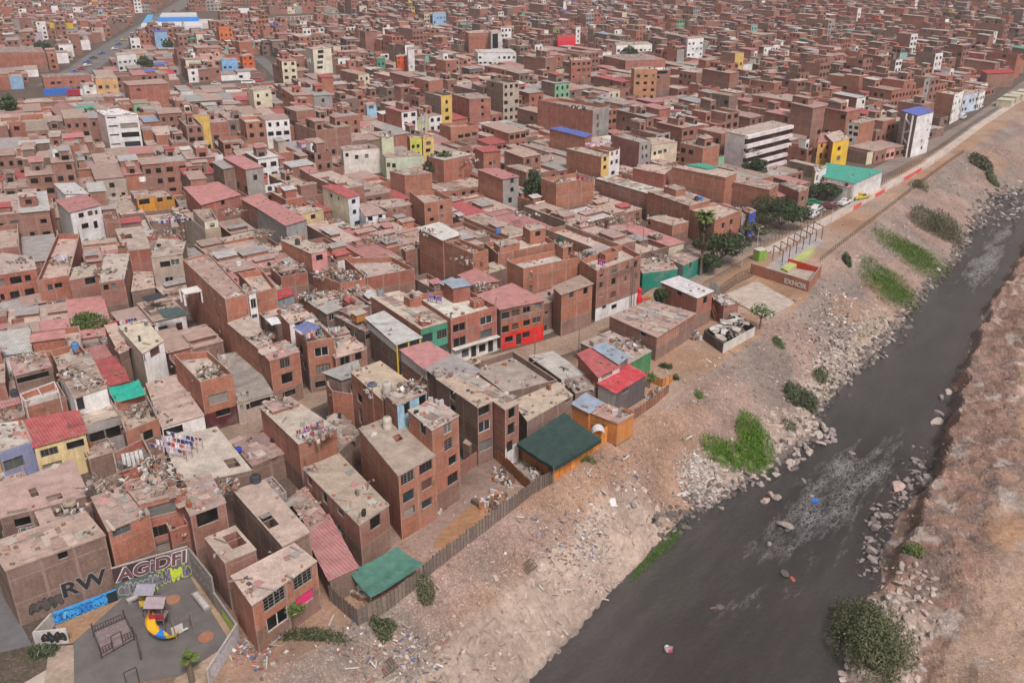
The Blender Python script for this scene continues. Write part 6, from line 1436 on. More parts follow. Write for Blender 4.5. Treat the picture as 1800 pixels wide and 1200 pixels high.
mb.build('walls', M['mas'], b); m2 = MB(); m2.prism([(p[0]*1.1,p[1]*1.1) for p in q], 2.3, 2.42, (.5,.46,.4,0)); m2.build('roof', M['mas'], b)
# --- brick enclosure with painted letters
encl = [cat_('K',p,2.0) for p in ((1100,735),(1450,842),(1522,742))]
er = empty('brick_enclosure', (encl[0][0],encl[0][1],0)); tag(er, 'low brick enclosure with white painted letters on the empty lot', 'wall'); ox, oy = er.location[:2]
wallline('wall', '', sh(encl), 2.2, .2, OR+(1,), parent=er, cap=CONC+(0,))
poly_obj('floor', '', sh([encl[0],encl[1],encl[2],at(1386,474)]), -.2, .5, (.40,.33,.28,0), parent=er)
rw_ = empty('red_wall', (*cat_('K',(1320,715),.8),0)); tag(rw_, 'low bright red wall behind the brick enclosure', 'wall'); ox, oy = rw_.location[:2]
wallline('panel', '', sh([cat_('K',(1320,720),.8),cat_('K',(1510,775),.8)]), 1.5, .15, (.62,.06,.04,0), parent=rw_)
def lettering(text, a, b, z, h, col, parent=None, name='lettering', th=.03, width=None, zz=None, out=.12, shear=0, white=None):
    """flat letters standing on a wall that runs a->b (seen with a on the left)"""
    cu_ = bpy.data.curves.new(name, 'FONT'); cu_.body = text; cu_.extrude = th; cu_.size = 1.0; cu_.shear = shear; cu_.offset = .03
    t = bpy.data.objects.new(name, cu_); COL.objects.link(t); bpy.context.view_layer.update()
    dg = bpy.context.evaluated_depsgraph_get(); me = bpy.data.meshes.new_from_object(t.evaluated_get(dg)); bpy.data.objects.remove(t)
    co = np.empty(len(me.vertices)*3, np.float32); me.vertices.foreach_get('co', co); co = co.reshape(-1,3); mn, mxx = co.min(0), co.max(0)
    L = sqrt((b[0]-a[0])**2+(b[1]-a[1])**2); co[:,0] = (co[:,0]-mn[0])/(mxx[0]-mn[0])*L; co[:,1] = (co[:,1]-mn[1])/(mxx[1]-mn[1])*h
    me.vertices.foreach_set('co', co.ravel()); me.materials.clear(); me.materials.append(M['pl']); ca = me.color_attributes.new('Col','FLOAT_COLOR','CORNER'); ca.data.foreach_set('color', np.tile(np.array(col+(1,),np.float32),(len(ca.data),1)).ravel())
    me.name = name; o = bpy.data.objects.new(name, me); COL.objects.link(o); dx, dy = (b[0]-a[0])/L, (b[1]-a[1])/L
    o.rotation_euler = (radians(90),0,atan2(dy,dx)); loc = Vector((a[0]+dy*out, a[1]-dx*out, z))
    if parent: o.parent = parent; loc -= parent.location
    o.location = loc; return o
a, b_ = Vector(encl[0]), Vector(encl[1]); lettering('EXHOR', a+(b_-a)*.60, a+(b_-a)*.97, .35, 1.0, (.55,.52,.5), er)

poly = [cat_('F',p,.25) for p in ((1112,208),(1345,328),(1492,243),(1290,130))]
poly_obj('concrete_slab', 'bare cracked concrete slab on the empty lot above the dump', poly, -.6, .25, (.46,.385,.33), 'roof', 'slab')
# --- tents and nets
def net(name, label, corners, sag, col, cat, n=10, poles=None, mat='cloth', skirt=None, edges=None):
    """cloth stretched between four corner points (x,y,z); optional poles under the corners"""
    c0 = corners[0]; root = empty(name, (c0[0],c0[1],0)); tag(root, label, cat); mb = MB(); P = []
    for i in range(n+1):
        for j in range(n+1):
            u, v = i/n, j/n; p = [corners[0][k]*(1-u)*(1-v)+corners[1][k]*u*(1-v)+corners[2][k]*u*v+corners[3][k]*(1-u)*v for k in range(3)]
            z = p[2]-sag*4*(u*(1-u)+v*(1-v))*.5+.05*sin(u*17+v*5)*min(1,sag*3)
            P.append((p[0]-c0[0], p[1]-c0[1], z))
    for i in range(n):
        for j in range(n): k = i*(n+1)+j; mb.quad(P[k],P[k+n+1],P[k+n+2],P[k+1], jit(col, rp_, .05))
    if skirt:
        for (ed, h) in skirt:
            idx = {0:[i*(n+1) for i in range(n+1)],1:[n*(n+1)+j for j in range(n+1)],2:[i*(n+1)+n for i in range(n+1)],3:[j for j in range(n+1)]}[ed]
            for s_, e_ in zip(idx[:-1], idx[1:]): a, b = P[s_], P[e_]; mb.quad(a, b, (b[0],b[1],b[2]-h), (a[0],a[1],a[2]-h), tuple(x*.75 for x in col))
    mb.build('cloth', M[mat], root, smooth=True)
    for q in (poles or []):
        c = corners[q]; pm = MB(); pm.bar((c[0]-c0[0],c[1]-c0[1],-.2),(c[0]-c0[0],c[1]-c0[1],c[2]+.1), .05, (.2,.17,.14)); pm.build('pole', M['wood'], root)
    return root
c3 = lambda c, p, z: (*cat_(c,p,z), z)
net('shade_tent', 'big dark green shade net over the orange panelled yard', [c3('F',(25,985),3.2),c3('F',(220,1112),3.0),c3('F',(472,965),3.0),c3('F',(275,822),4.4)], .25, (.035,.06,.055), 'shade net', poles=[0,1,2,3], skirt=((0,.5),(1,.5)))
net('shade_net', 'sagging sea green net over the yard beside the plank fence', [c3('B',(790,612),2.6),c3('B',(905,748),2.0),c3('B',(1190,570),2.2),c3('B',(1040,478),3.0)], .45, (.07,.165,.13), 'shade net', poles=[0,1,2,3])
net('roof_canopy', 'blue canopy with washing under it on the brick roof terrace', [c3('D',(562,262),10.0),c3('D',(632,300),9.8),c3('D',(735,262),9.8),c3('D',(655,222),10.0)], -.35, (.14,.16,.3), 'canopy')
net('hanging_tarp', 'turquoise green tarp hanging in a curve over the orange terrace', [c3('C',(650,618),7.2),c3('C',(690,700),5.6),c3('C',(880,660),5.6),c3('C',(835,568),7.6)], .5, (.03,.32,.24), 'tarp', poles=[0,2])
net('small_canopy', 'small white canopy top behind the long tan roof', [c3('D',(395,208),6.6),c3('D',(440,250),6.4),c3('D',(495,235),6.4),c3('D',(470,195),6.6)], -.3, (.6,.6,.62), 'canopy')
net('roof_tarp', 'teal tarp strung between the mid left rooftops', [c3('R',(-80,105),7.0),c3('R',(-60,150),7.0),c3('R',(10,130),7.0),c3('R',(-15,95),7.0)], .2, (.03,.3,.22), 'tarp')
net('roof_tarp', 'black mesh over the terrace with green sheets at the left', [c3('C',(845,75),6.4),c3('C',(885,105),6.3),c3('C',(1005,75),6.3),c3('C',(960,45),6.4)], .15, (.05,.05,.055), 'tarp')
net('roof_tarp', 'dark green mesh over a roof near the white frame terrace', [c3('C',(940,150),6.2),c3('C',(990,205),6.0),c3('C',(1150,175),6.0),c3('C',(1070,130),6.2)], .15, (.07,.1,.1), 'tarp')
# --- panel and plank fences along the bank
def panelfence(name, label, P, h, col, pw=.9, mat='wood', cat='fence', tones=.18, ztop=None):
    root = empty(name, (P[0][0],P[0][1],0)); tag(root, label, cat); o0 = P[0]; mb = MB(); fr = MB()
    for i in range(len(P)-1):
        a, b = Vector(P[i][:2]), Vector(P[i+1][:2]); L = (b-a).length; k = max(1, int(L/pw)); d = (b-a).normalized(); ang = atan2(d.y,d.x)
        for j in range(k):
            p = a+(b-a)*(j+.5)/k; z = min(gz(p.x,p.y),.0); hh = h*rp_.uniform(.93,1.06); mb.box((p.x-o0[0],p.y-o0[1],z-.3), L/k-.02, .05, hh+.3, jit(col, rp_, tones), 0, ang)
            q = a+(b-a)*j/k; fr.box((q.x-o0[0],q.y-o0[1],z-.3), .07, .1, hh+.42, tuple(x*.6 for x in col), 0, ang)
    mb.build('panels', M[mat], root); fr.build('posts', M['wood'], root); return root
f0 = [cat_('B',p) for p in ((690,765),(838,895),(990,805),(1130,700),(1235,610))]+[at(905,893)]
panelfence('plank_fence', 'long grey brown plank fence along the top of the slope', f0, 1.9, (.20,.155,.13), .55)
panelfence('plank_fence', 'old brown plank fence around the junk yard by the slope', [at(905,893),at(936,868),at(973,848)], 1.8, (.16,.12,.1), .4)
panelfence('orange_fence', 'orange and brown panel fence between the two junk yards', [at(852,790),at(880,815),at(932,866)], 1.7, (.30,.13,.06), .8)
panelfence('orange_fence', 'bright orange panel wall beneath the dark green net', [at(973,846),at(1030,806),at(1083,762)], 2.5, (.55,.22,.05), 1.0, 'pl')
panelfence('orange_fence', 'rusty orange side wall left of the dark green net', [at(908,800),at(973,846)], 1.5, (.42,.17,.06), 1.0, 'pl')
panelfence('rust_fence', 'rust coloured patchwork fence below the bright red roof', [at(1085,762),at(1110,740),at(1150,712),at(1175,690)], 1.5, (.26,.13,.09), .7)
panelfence('yard_fence', 'short orange board fence by the little garden', [cat_('F',(712,660)),cat_('F',(790,690)),cat_('F',(845,665))], 1.3, (.45,.2,.07), .6)
panelfence('plank_fence', 'white and grey upright sheets leaning by the barred fence', [cat_('F',(1040,185)),cat_('F',(1095,208))], 2.0, (.5,.48,.46), .45, 'pl')
sheet('yard_ground', None, ccw([at(775,935),at(838,880),at(880,905),at(785,975),at(762,960)]), .05, (.36,.2,.11))
sheet('yard_floor', None, ccw([at(905,820),at(935,800),at(985,838),at(950,858)]), .07, (.30,.29,.28))
wallline('brick_wall', 'low brick wall between the tall houses and the junk yard', [at(795,848),at(853,805),at(875,790)], 1.9, .2, BR+(1,))
poly_obj('brick_shed', 'little lean-to shed at the foot of the corner balcony house', [cat_('E',(560,780),2.6),cat_('E',(600,800),2.6),cat_('E',(640,760),2.6),cat_('E',(585,745),2.6)], 0, 2.6, BW+(1,), 'mas', 'shed', topcol=RFP+(0,))
# junk in the two yards
yj = MB()
def junk(poly, n, cols, zs=0.0, big=1.0):
    A = [at(*p) for p in poly]
    for _ in range(n):
        w_ = [rp_.random() for _ in A]; s_ = sum(w_); x = sum(a[0]*k for a, k in zip(A, w_))/s_; y = sum(a[1]*k for a, k in zip(A, w_))/s_
        yj.box((x,y,zs), rp_.uniform(.2,1.2)*big, rp_.uniform(.1,.6)*big, rp_.uniform(.08,.8)*big, jit(rp_.choice(cols), rp_, .2), 0, rp_.uniform(0,pi), (rp_.gauss(0,.2),rp_.gauss(0,.2)))
JC = ((.12,.1,.09),(.3,.25,.2),(.2,.12,.08),(.45,.43,.4),(.08,.08,.09),(.35,.14,.05),(.55,.52,.5))
junk([(815,900),(850,862),(930,872),(900,905)], 120, JC); junk([(850,830),(880,812),(930,862),(880,870)], 60, JC, 0, .7); junk([(905,825),(935,805),(980,840),(950,858)], 45, JC, .07, .6)
junk([(735,930),(760,905),(800,875),(790,890)], 60, JC+((.6,.6,.6),), 0, .7); junk([(612,1010),(640,1040),(660,1075),(600,1040)], 45, JC); junk([(1120,700),(1150,690),(1175,672),(1140,715)], 45, JC, 0, .6)
junk([(1235,600),(1270,618),(1325,585),(1290,560)], 150, ((.03,.03,.03),(.06,.05,.05),(.5,.48,.45),(.2,.16,.13),(.35,.3,.26)), 0, 1.3); junk([(1185,590),(1225,605),(1245,590),(1210,575)], 60, JC, 0, .8); junk([(1190,470),(1230,480),(1180,500)], 20, JC)
o = yj.build('yard_junk', M['pl']); tag(o, 'scrap, boards and barrels heaped in the yards along the slope', 'junk', kind='stuff')
# wrecked shack
wr = empty('wrecked_shack', (*cat_('F',(1110,505)),0)); tag(wr, 'burnt out shack with a caved in roof and a white plank wall', 'shack'); ox, oy = wr.location[:2]
wallline('white_wall', '', sh([cat_('F',(1110,512)),cat_('F',(1275,420))]), 1.6, .12, (.55,.52,.48,0), parent=wr)
wallline('brown_wall', '', sh([cat_('F',(1275,420)),cat_('F',(1180,350)),cat_('F',(1010,440)),cat_('F',(1110,512))]), 1.7, .12, (.1,.08,.07,0), parent=wr)
mb = MB()
for i in range(46):
    u, v = rp_.random(), rp_.random(); a = lerp2(cat_('F',(1030,440)),cat_('F',(1180,345)),u); b2 = lerp2(cat_('F',(1110,500)),cat_('F',(1270,400)),u); p = lerp2(a,b2,v)
    if v > .35 and rp_.random() < .6: mb.box((p[0]-ox,p[1]-oy,1.5+rp_.uniform(-.2,.3)), rp_.uniform(1,2.6), .14, .07, jit(rp_.choice(((.45,.43,.4),(.06,.05,.05),(.3,.26,.22))), rp_), 0, rp_.uniform(0,pi), (rp_.gauss(0,.15),0))
    else: mb.box((p[0]-ox,p[1]-oy,1.6+rp_.uniform(0,.25)), rp_.uniform(.7,1.8), rp_.uniform(.6,1.2), .04, jit(rp_.choice(((.42,.38,.34),(.33,.28,.25),(.5,.47,.43))), rp_), 0, rp_.uniform(0,pi), (rp_.gauss(0,.1),rp_.gauss(0,.1)))
mb.build('collapsed_roof', M['wood'], wr)
# ladder
l0, l1 = Vector((*cat_('F',(1085,345)),0)), Vector((*cat_('F',(1052,255),3.2),3.2)); lr = empty('ladder', tuple(l0)); tag(lr, 'red orange wooden ladder leaning on the white roofed red house', 'ladder')
sx_ = Vector((.28,.1,0))
for sg in (-1,1): mb = MB(); mb.bar(sx_*sg, (l1-l0)+sx_*sg, .05, (.45,.12,.05)); mb.build('rail', M['wood'], lr)
for k in range(1,9): mb = MB(); p = (l1-l0)*k/9; mb.bar(p-sx_, p+sx_, .035, (.45,.12,.05)); mb.build('rung', M['wood'], lr)
# red gate thing
rg = empty('red_banner', (*at(1122,535),0)); tag(rg, 'tall red inflatable style banner at the white wall corner', 'banner'); mb = MB(); mb.lathe((0,0,0), [(.5,0),(.6,1.2),(.35,2.2),(.45,3.0),(.1,3.4)], (.6,.03,.04), 0, 10); mb.build('body', M['cloth'], rg); m2 = MB(); m2.box((1.3,.5,.6), 1.8, .6, .5, (.55,.1,.05), 0, .5); m2.build('counter', M['pl'], rg)
# --- playground
PG = [at(208,1046), at(338,1012), at(408,1135), at(330,1178), at(150,1225), at(100,1140)]
sheet('playground_floor', None, ccw([cat_('A',p) for p in ((640,760),(1005,645),(1215,985),(960,1160),(600,1215),(390,1215),(390,985))]), .06, (.135,.125,.12), 'pave')
sheet('sand_border', None, ccw([cat_('A',p) for p in ((290,905),(640,755),(1015,635),(1250,985),(1215,1000),(1000,660),(640,775),(380,990))][::-1]) if 0 else [cat_('A',p) for p in ((330,985),(380,990),(640,775),(640,752),(290,900))][::-1], .05, (.36,.22,.13))
sheet('sand_strip', None, ccw([cat_('A',p) for p in ((1005,645),(1018,632),(1252,975),(1218,990))]), .05, (.34,.24,.16))
sheet('plaza_paving', None, ccw([cat_('A',p) for p in ((260,1010),(388,1000),(400,1230),(230,1230))]), .05, (.36,.28,.22))
sheet('sandy_corner', None, ccw([cat_('A',p) for p in ((1215,990),(1110,1190),(900,1230),(930,1175))]), .05, (.42,.31,.22))
sheet('asphalt_lane', None, ccw([cat_('A',p) for p in ((-200,640),(50,640),(110,890),(170,1000),(0,1040),(-200,1010))]), .05, (.14,.135,.14), 'pave')
sheet('park_path', None, ccw([cat_('A',p) for p in ((262,1120),(262,1240),(60,1240))]), .045, (.42,.36,.31), 'pave')
TOPZ = 3.9
gr = empty('graffiti_wall', (*at(208,1050),0)); tag(gr, 'tall wall with white lettered and coloured graffiti at the back of the playground', 'wall'); gr0 = cat_('A',(622,758)); gr1 = cat_('A',(1016,638))
gr.location = (gr0[0],gr0[1],0); ox, oy = gr0
dxw = Vector(gr1)-Vector(gr0); Lw = dxw.length; dxu = dxw.normalized()
wallline('wall', '', [(0,0),tuple(dxw)], 3.9, .25, (.2,.2,.19,0), parent=gr, cap=(.4,.35,.32))
def wpanel(par, a, b, z0, z1, col, name='painted_area', out=.135, base=None):
    mb = MB(); L = (Vector(b)-Vector(a)).length; d = (Vector(b)-Vector(a)).normalized(); n = Vector((d.y,-d.x))*out; o0 = par.location
    mb.box(((a[0]+b[0])/2+n.x-o0.x, (a[1]+b[1])/2+n.y-o0.y, z0), L, .02, z1-z0, col, 0, atan2(d.y,d.x)); return mb.build(name, M['pl'], par)
Pw = lambda f: (gr0[0]+dxw.x*f, gr0[1]+dxw.y*f)
wpanel(gr, Pw(0), Pw(.72), 2.0, 3.8, (.06,.035,.04)); wpanel(gr, Pw(0), Pw(.62), .1, 1.95, (.1,.13,.125)); wpanel(gr, Pw(.62), Pw(.985), .1, 1.95, (.13,.11,.15)); wpanel(gr, Pw(.72), Pw(.985), 2.0, 3.8, (.16,.13,.12))
def graffiti(text, a, b, z, h, fill, edge, par, out=.16, shear=0):
    lettering(text, (Vector(a)-(Vector(b)-Vector(a))*.02), (Vector(b)+(Vector(b)-Vector(a))*.02), z-.09, h+.18, edge, par, 'letter_outline', .004, out=out, shear=shear).data
    for k, (dz, du) in enumerate(((.0,.03),(.0,-.03),(.07,0),(-.07,0))):
        u_ = (Vector(b)-Vector(a)).normalized()*du*2
        if k: lettering(text, Vector(a)+u_, Vector(b)+u_, z+dz, h, edge, par, 'letter_outline', .004, out=out-.002*k, shear=shear)
    return lettering(text, a, b, z, h, fill, par, 'lettering', .004, out=out+.02, shear=shear)
graffiti('AGiDFI', Pw(.03), Pw(.97), 2.15, 1.5, (.14,.07,.075), (.6,.58,.57), gr, shear=.15)
def blob(mb, c, rx, ry, ux, n, col, y=0.0, rot=0, rr=None):
    P = []
    for k in range(12):
        a = 2*pi*k/12; r_ = 1+.22*sin(a*2+rot)+.15*sin(a*3+rot*2); x_ = rx*r_*cos(a); z_ = ry*r_*sin(a)
        P.append((c[0]+ux[0]*x_+n[0]*y, c[1]+ux[1]*x_+n[1]*y, max(.03, c[2]+z_+x_*.12)))
    mb.poly(P[::1], col)
def throwup(par, a, b, z, h, fills, edge, cnt, name='painted_scrawl', out=.15, inner=None):
    a, b = Vector(a), Vector(b); d = (b-a); L = d.length; d.normalize(); n = Vector((d.y,-d.x)); mb = MB(); o2 = par.location; r_ = random.Random(int(L*100)+cnt); w_ = L/cnt
    for k in range(cnt):
        p = a+d*(L*(k+.5)/cnt)-Vector(o2[:2]); rot = r_.uniform(0,6); zc = z+h/2+r_.uniform(-.06,.06)*h; blob(mb, (p.x,p.y,zc), w_*.66, h*.54, d, n, edge, out+.001*k, rot)
        blob(mb, (p.x,p.y,zc), w_*.57, h*.46, d, n, r_.choice(fills), out+.012+.001*k, rot)
        for m_ in range(2): blob(mb, (p.x+d.x*r_.uniform(-.2,.2)*w_,p.y+d.y*r_.uniform(-.2,.2)*w_,zc+r_.uniform(-.25,.25)*h), w_*r_.uniform(.06,.2), h*r_.uniform(.05,.16), d, n, inner or edge, out+.024+.001*k, r_.uniform(0,6))
    mb.build(name, M['pl'], par)
throwup(gr, Pw(.04), Pw(.60), .3, 1.3, ((.17,.16,.18),(.13,.13,.15)), (.42,.42,.42), 9, inner=(.02,.02,.02)); throwup(gr, Pw(.56), Pw(.98), .3, 1.5, ((.15,.12,.24),(.1,.09,.13),(.5,.6,.05)), (.45,.55,.05), 8, inner=(.3,.27,.36))
# low blue wall
b0, b1 = cat_('A',(288,890)), cat_('A',(622,762)); bw = empty('blue_wall', (b0[0],b0[1],0)); tag(bw, 'low wall covered in bright blue graffiti below the black letters', 'wall'); ox, oy = b0
wallline('wall', '', sh([b0,b1]), 1.35, .2, (.05,.28,.62,0), parent=bw, mat='pl'); throwup(bw, lerp2(b0,b1,.0), lerp2(b0,b1,.84), .15, 1.05, ((.05,.3,.68),(.1,.42,.75),(.03,.2,.55)), (.01,.03,.07), 11, out=.12, inner=(.02,.05,.12))
wpanel(bw, lerp2(b0,b1,.84), b1, .05, 1.3, (.02,.03,.04), out=.115)
# black letters on the long brick house
H1 = houses[0]; q = H1['q']; a, b = Vector(q[1]), Vector(q[2])
graffiti('RW', a+(b-a)*.46, a+(b-a)*.93, 1.3, 1.7, (.035,.032,.035), (.33,.3,.28), H1['root'], out=.04); throwup(H1['root'], a+(b-a)*.12, a+(b-a)*.45, .8, 1.3, ((.10,.085,.08),(.075,.065,.06)), (.03,.03,.03), 5, out=.03)
# right wall and low outer wall
s0, s1, s2_ = cat_('A',(1018,632)), cat_('A',(1140,790)), cat_('A',(1262,965))
sw = empty('side_wall', (s0[0],s0[1],0)); tag(sw, 'grey side wall with white scrawled letters right of the playground', 'wall'); ox, oy = s0
wallline('wall', '', sh([s0,s1]), 3.6, .2, (.26,.22,.2,0), parent=sw); m = MB(); wallline('low_wall', '', sh([s1,s2_]), 1.6, .2, (.3,.27,.25,0), parent=sw)
for (p, q_, z, h, tx) in ((s1,s0,1.2,1.9,'MIHNUMH'),):
    throwup(sw, s0, s1, z, h, ((.22,.19,.18),(.26,.23,.21)), (.5,.48,.47), 13, out=.11, inner=(.46,.44,.43))
wpanel(sw, lerp2(s1,s2_,.35), lerp2(s1,s2_,.85), .1, .9, (.32,.5,.05), 'green_patch', .11)
o0_, o1_ = cat_('A',(1262,965)), cat_('A',(1105,1215)); ow_ = empty('outer_wall', (o1_[0],o1_[1],0)); tag(ow_, 'white painted low wall with faint letters beside the rubbish heap', 'wall'); ox, oy = o1_
wallline('wall', '', sh([o1_,o0_]), 1.9, .18, (.42,.39,.37,0), parent=ow_); throwup(ow_, lerp2(o1_,o0_,.1), lerp2(o1_,o0_,.9), .3, 1.3, ((.44,.41,.42),(.4,.39,.45)), (.55,.54,.54), 6, out=.1)
t0, t1 = cat_('A',(192,1003)), cat_('A',(368,985)); tw_ = empty('stub_wall', (t0[0],t0[1],0)); tag(tw_, 'short white wall with a black scribble left of the playground', 'wall'); ox, oy = t0
wallline('wall', '', sh([t0,t1]), 1.7, .2, (.5,.46,.43,0), parent=tw_); throwup(tw_, lerp2(t0,t1,.25), lerp2(t0,t1,.93), .3, 1.1, ((.03,.03,.03),), (.015,.015,.015), 4, out=.11, inner=(.12,.12,.12))
t2 = cat_('A',(175,985)); wallline('stub_wall', 'pale end wall joining the blue graffiti to the white stub', [cat_('A',(190,1000)), cat_('A',(285,895))], 1.5, .2, (.42,.38,.36,0))
# deck
D4 = [cat_('A',p,.55) for p in ((492,935),(533,1050),(705,952),(658,862))]; dk = empty('play_deck', (D4[0][0],D4[0][1],0)); tag(dk, 'brown square play deck with railings around it', 'play deck'); ox, oy = D4[0]; Dl = sh(D4)
mb = MB(); mb.prism(ccw(Dl), .3, .55, (.21,.165,.165)); mb.build('deck', M['wood'], dk)
for p in Dl: mb = MB(); mb.bar((p[0],p[1],0),(p[0],p[1],1.7),.07,(.07,.05,.05)); mb.build('corner_post', M['metal'], dk)
for i in range(4):
    a, b = Dl[i], Dl[(i+1)%4]; mb = MB(); n = 12
    f0_ = (0,1) if i != 1 else None
    for z in (.65,1.25): 
        if i == 1:
            for (x0,x1) in ((0,.36),(.66,1)): p, q = lerp2(a,b,x0), lerp2(a,b,x1); mb.bar((*p,z),(*q,z),.04,(.08,.05,.05))
        else: mb.bar((*a,z),(*b,z),.04,(.08,.05,.05))
    for j in range(n+1):
        f = j/n
        if i == 1 and .38 < f < .64: continue
        if i in (0,2): continue
        p = lerp2(a,b,f); mb.bar((*p,.55),(*p,1.3),.035,(.08,.05,.05))
    if i == 1:
        for x0 in (.36,.66): p = lerp2(a,b,x0); mb.bar((*p,.2),(*p,1.9),.05,(.08,.05,.05))
        p, q = lerp2(a,b,.36), lerp2(a,b,.66); mb.bar((*p,1.9),(*q,1.9),.05,(.08,.05,.05))
    mb.build('railing', M['metal'], dk)
# slide tower
T0 = cat_('A',(800,830)); T1 = cat_('A',(850,905)); tr_ = empty('slide_tower', (T0[0],T0[1],0)); tag(tr_, 'play tower with two grey roofs and a yellow spiral slide', 'playground slide'); e1 = Vector(T1)-Vector(T0)
def tower(off, roofc, bodyc, h):
    for (x, y) in ((-.6,-.6),(.6,-.6),(.6,.6),(-.6,.6)): mb = MB(); mb.bar((off.x+x,off.y+y,0),(off.x+x,off.y+y,h+1.6),.07,(.16,.13,.13)); mb.build('post', M['wood'], tr_)
    mb = MB(); mb.box((off.x,off.y,h-.1), 1.4, 1.4, .12, (.25,.2,.18)); mb.build('platform', M['wood'], tr_)
    mb = MB(); mb.box((off.x,off.y-.66,h), 1.4, .08, .6, bodyc); mb.box((off.x-.66,off.y,h), .08, 1.2, .6, bodyc); mb.build('panel', M['pl'], tr_)
    mb = MB(); mb.quad((off.x-.95,off.y-.95,h+1.55),(off.x+.95,off.y-.95,h+1.55),(off.x+.95,off.y+.1,h+2.1),(off.x-.95,off.y+.1,h+2.1),roofc); mb.quad((off.x-.95,off.y+.1,h+2.1),(off.x+.95,off.y+.1,h+2.1),(off.x+.95,off.y+.95,h+1.6),(off.x-.95,off.y+.95,h+1.6),roofc); mb.build('tower_roof', M['pl'], tr_)
tower(Vector((0,0)), (.26,.25,.3), (.55,.4,.04), 1.4); tower(e1*1.05, (.3,.24,.26), (.3,.03,.05), 1.6)
mb = MB(); p, q = Vector((0,0,1.4)), Vector((e1.x*1.05,e1.y*1.05,1.5)); mb.bar(p,q,.3,(.2,.16,.15)); mb.build('bridge', M['wood'], tr_)
sl_c = Vector(cat_('A',(885,990)))-Vector(T0); N = 26
def slide(i0, i1, col, name):
    mb = MB(); prev = None; st0 = e1*1.05+Vector((.1,-.8))
    for i in range(i0, i1+1):
        f = i/N; a = 2.2+f*5.4; r = .75; c = st0+(sl_c-st0)*f; p = Vector((c.x+r*cos(a), c.y+r*sin(a), 1.6*(1-f)+.25)); d = Vector((-sin(a)*.9, cos(a)*.9, 0)); n = Vector((cos(a),sin(a),0))*.38
        cur = [p-n*1.25+Vector((0,0,.35)), p-n, p+n, p+n*1.25+Vector((0,0,.35))]
        if prev:
            for k in range(3): mb.quad(tuple(prev[k]),tuple(cur[k]),tuple(cur[k+1]),tuple(prev[k+1]),col)
        prev = cur
    mb.build(name, M['car'], tr_)
slide(0, 11, (.62,.36,.02), 'slide'); slide(11, 15, (.03,.2,.6), 'slide'); slide(15, N, (.62,.4,.02), 'slide')
# swing
w0, w1 = cat_('A',(905,870),2.1), cat_('A',(1000,830),2.1); sg_ = empty('swing_frame', (w0[0],w0[1],0)); tag(sg_, 'swing frame with a painted board right of the slide', 'swing'); d = Vector(w1)-Vector(w0)
mb = MB(); mb.bar((0,0,2.1),(d.x,d.y,2.1),.06,(.18,.14,.13)); mb.build('top_beam', M['wood'], sg_)
for (c, s_) in ((Vector((0,0)),1),(Vector((0,0)),-1),(d,1),(d,-1)): n = Vector((-d.y,d.x)).normalized()*.7*s_; mb = MB(); mb.bar((c.x+n.x,c.y+n.y,0),(c.x,c.y,2.1),.06,(.18,.14,.13)); mb.build('leg', M['wood'], sg_)
mb = MB(); mb.box((d.x*.2,d.y*.2,.3), 1.1, .08, 1.0, (.5,.47,.46), 0, atan2(d.y,d.x)); mb.build('painted_board', M['pl'], sg_); mb = MB(); mb.box((d.x*.6,d.y*.6,.45), .6, .25, .05, (.5,.48,.45), 0, atan2(d.y,d.x)); mb.build('swing_seat', M['pl'], sg_)
def bench(label, a, b, w=.7, h=.5, col=(.3,.27,.25)):
    a, b = Vector(a), Vector(b); c = (a+b)/2; r = empty('concrete_bench', (c.x,c.y,0), atan2((b-a).y,(b-a).x)); tag(r, label, 'bench'); L = (b-a).length
    mb = MB(); mb.box((0,0,h-.15), L, w, .15, col); mb.box((0,0,h), L*.9, w*.55, .02, (.5,.48,.46)); mb.build('seat', M['mas'], r)
    for s_ in (-1,1): mb = MB(); mb.box((s_*(L/2-.2),0,0), .35, w*.9, h-.15, tuple(x*.8 for x in col)); mb.build('support', M['mas'], r)
bench('scribbled concrete bench against the coloured graffiti wall', cat_('A',(672,785)), cat_('A',(762,745))); bench('short bench with yellow green graffiti by the slide tower', cat_('A',(772,742)), cat_('A',(832,712)), col=(.4,.48,.08)); bench('long concrete bench along the right side of the playground', cat_('A',(1030,740)), cat_('A',(1098,825)), .8)
def sandring(label, c, r): x, y = cat_('A',c); mb = MB(); mb.lathe((0,0,0), [(r,.0),(r,.12),(r-.15,.13),(r-.16,.09)], (.34,.16,.1), 0, 22); o = mb.build('tree_ring', M['mas'], None, (0,0,0)); o.location = (x,y,.05); tag(o, label, 'tree pit')
sandring('orange brown round pit behind the swing frame', (912,765), .75); sandring('round dirt pit near the right bench', (1088,962), .75)
def lamp(u, v, h, label, name='street_lamp', group=None, c=None, col=(.4,.38,.36), arm=1.2, az=0):
    x, y = at(u, v) if c is None else cat_(c,(u,v)); z = min(0, gz(x,y)); r = empty(name, (x,y,z), az); tag(r, label, 'lamp post' if arm else 'pole', group)
    mb = MB(); mb.bar((0,0,-.3),(0,0,h),.1,col,0,6,.06); mb.build('pole', M['metal'], r)
    if arm: mb = MB(); mb.bar((0,0,h-.1),(arm,0,h+.25),.04,col); mb.build('arm', M['metal'], r); mb = MB(); mb.box((arm+.2,0,h+.2),.55,.22,.12,(.5,.5,.5)); mb.build('lamp_head', M['pl'], r)
    return r
lamp(883,770+110,1.8,'short broken lamp stump left of the swing frame','lamp_stump',c='A',col=(.1,.09,.09),arm=0); lamp(745,1078,3.2,'leaning dark post between the deck and the slide','dark_post',c='A',col=(.08,.06,.06),arm=0)
sg2 = empty('goal_frame', (*cat_('A',(672,1230)),0)); tag(sg2, 'dark metal frame at the bottom edge of the playground', 'goal frame')
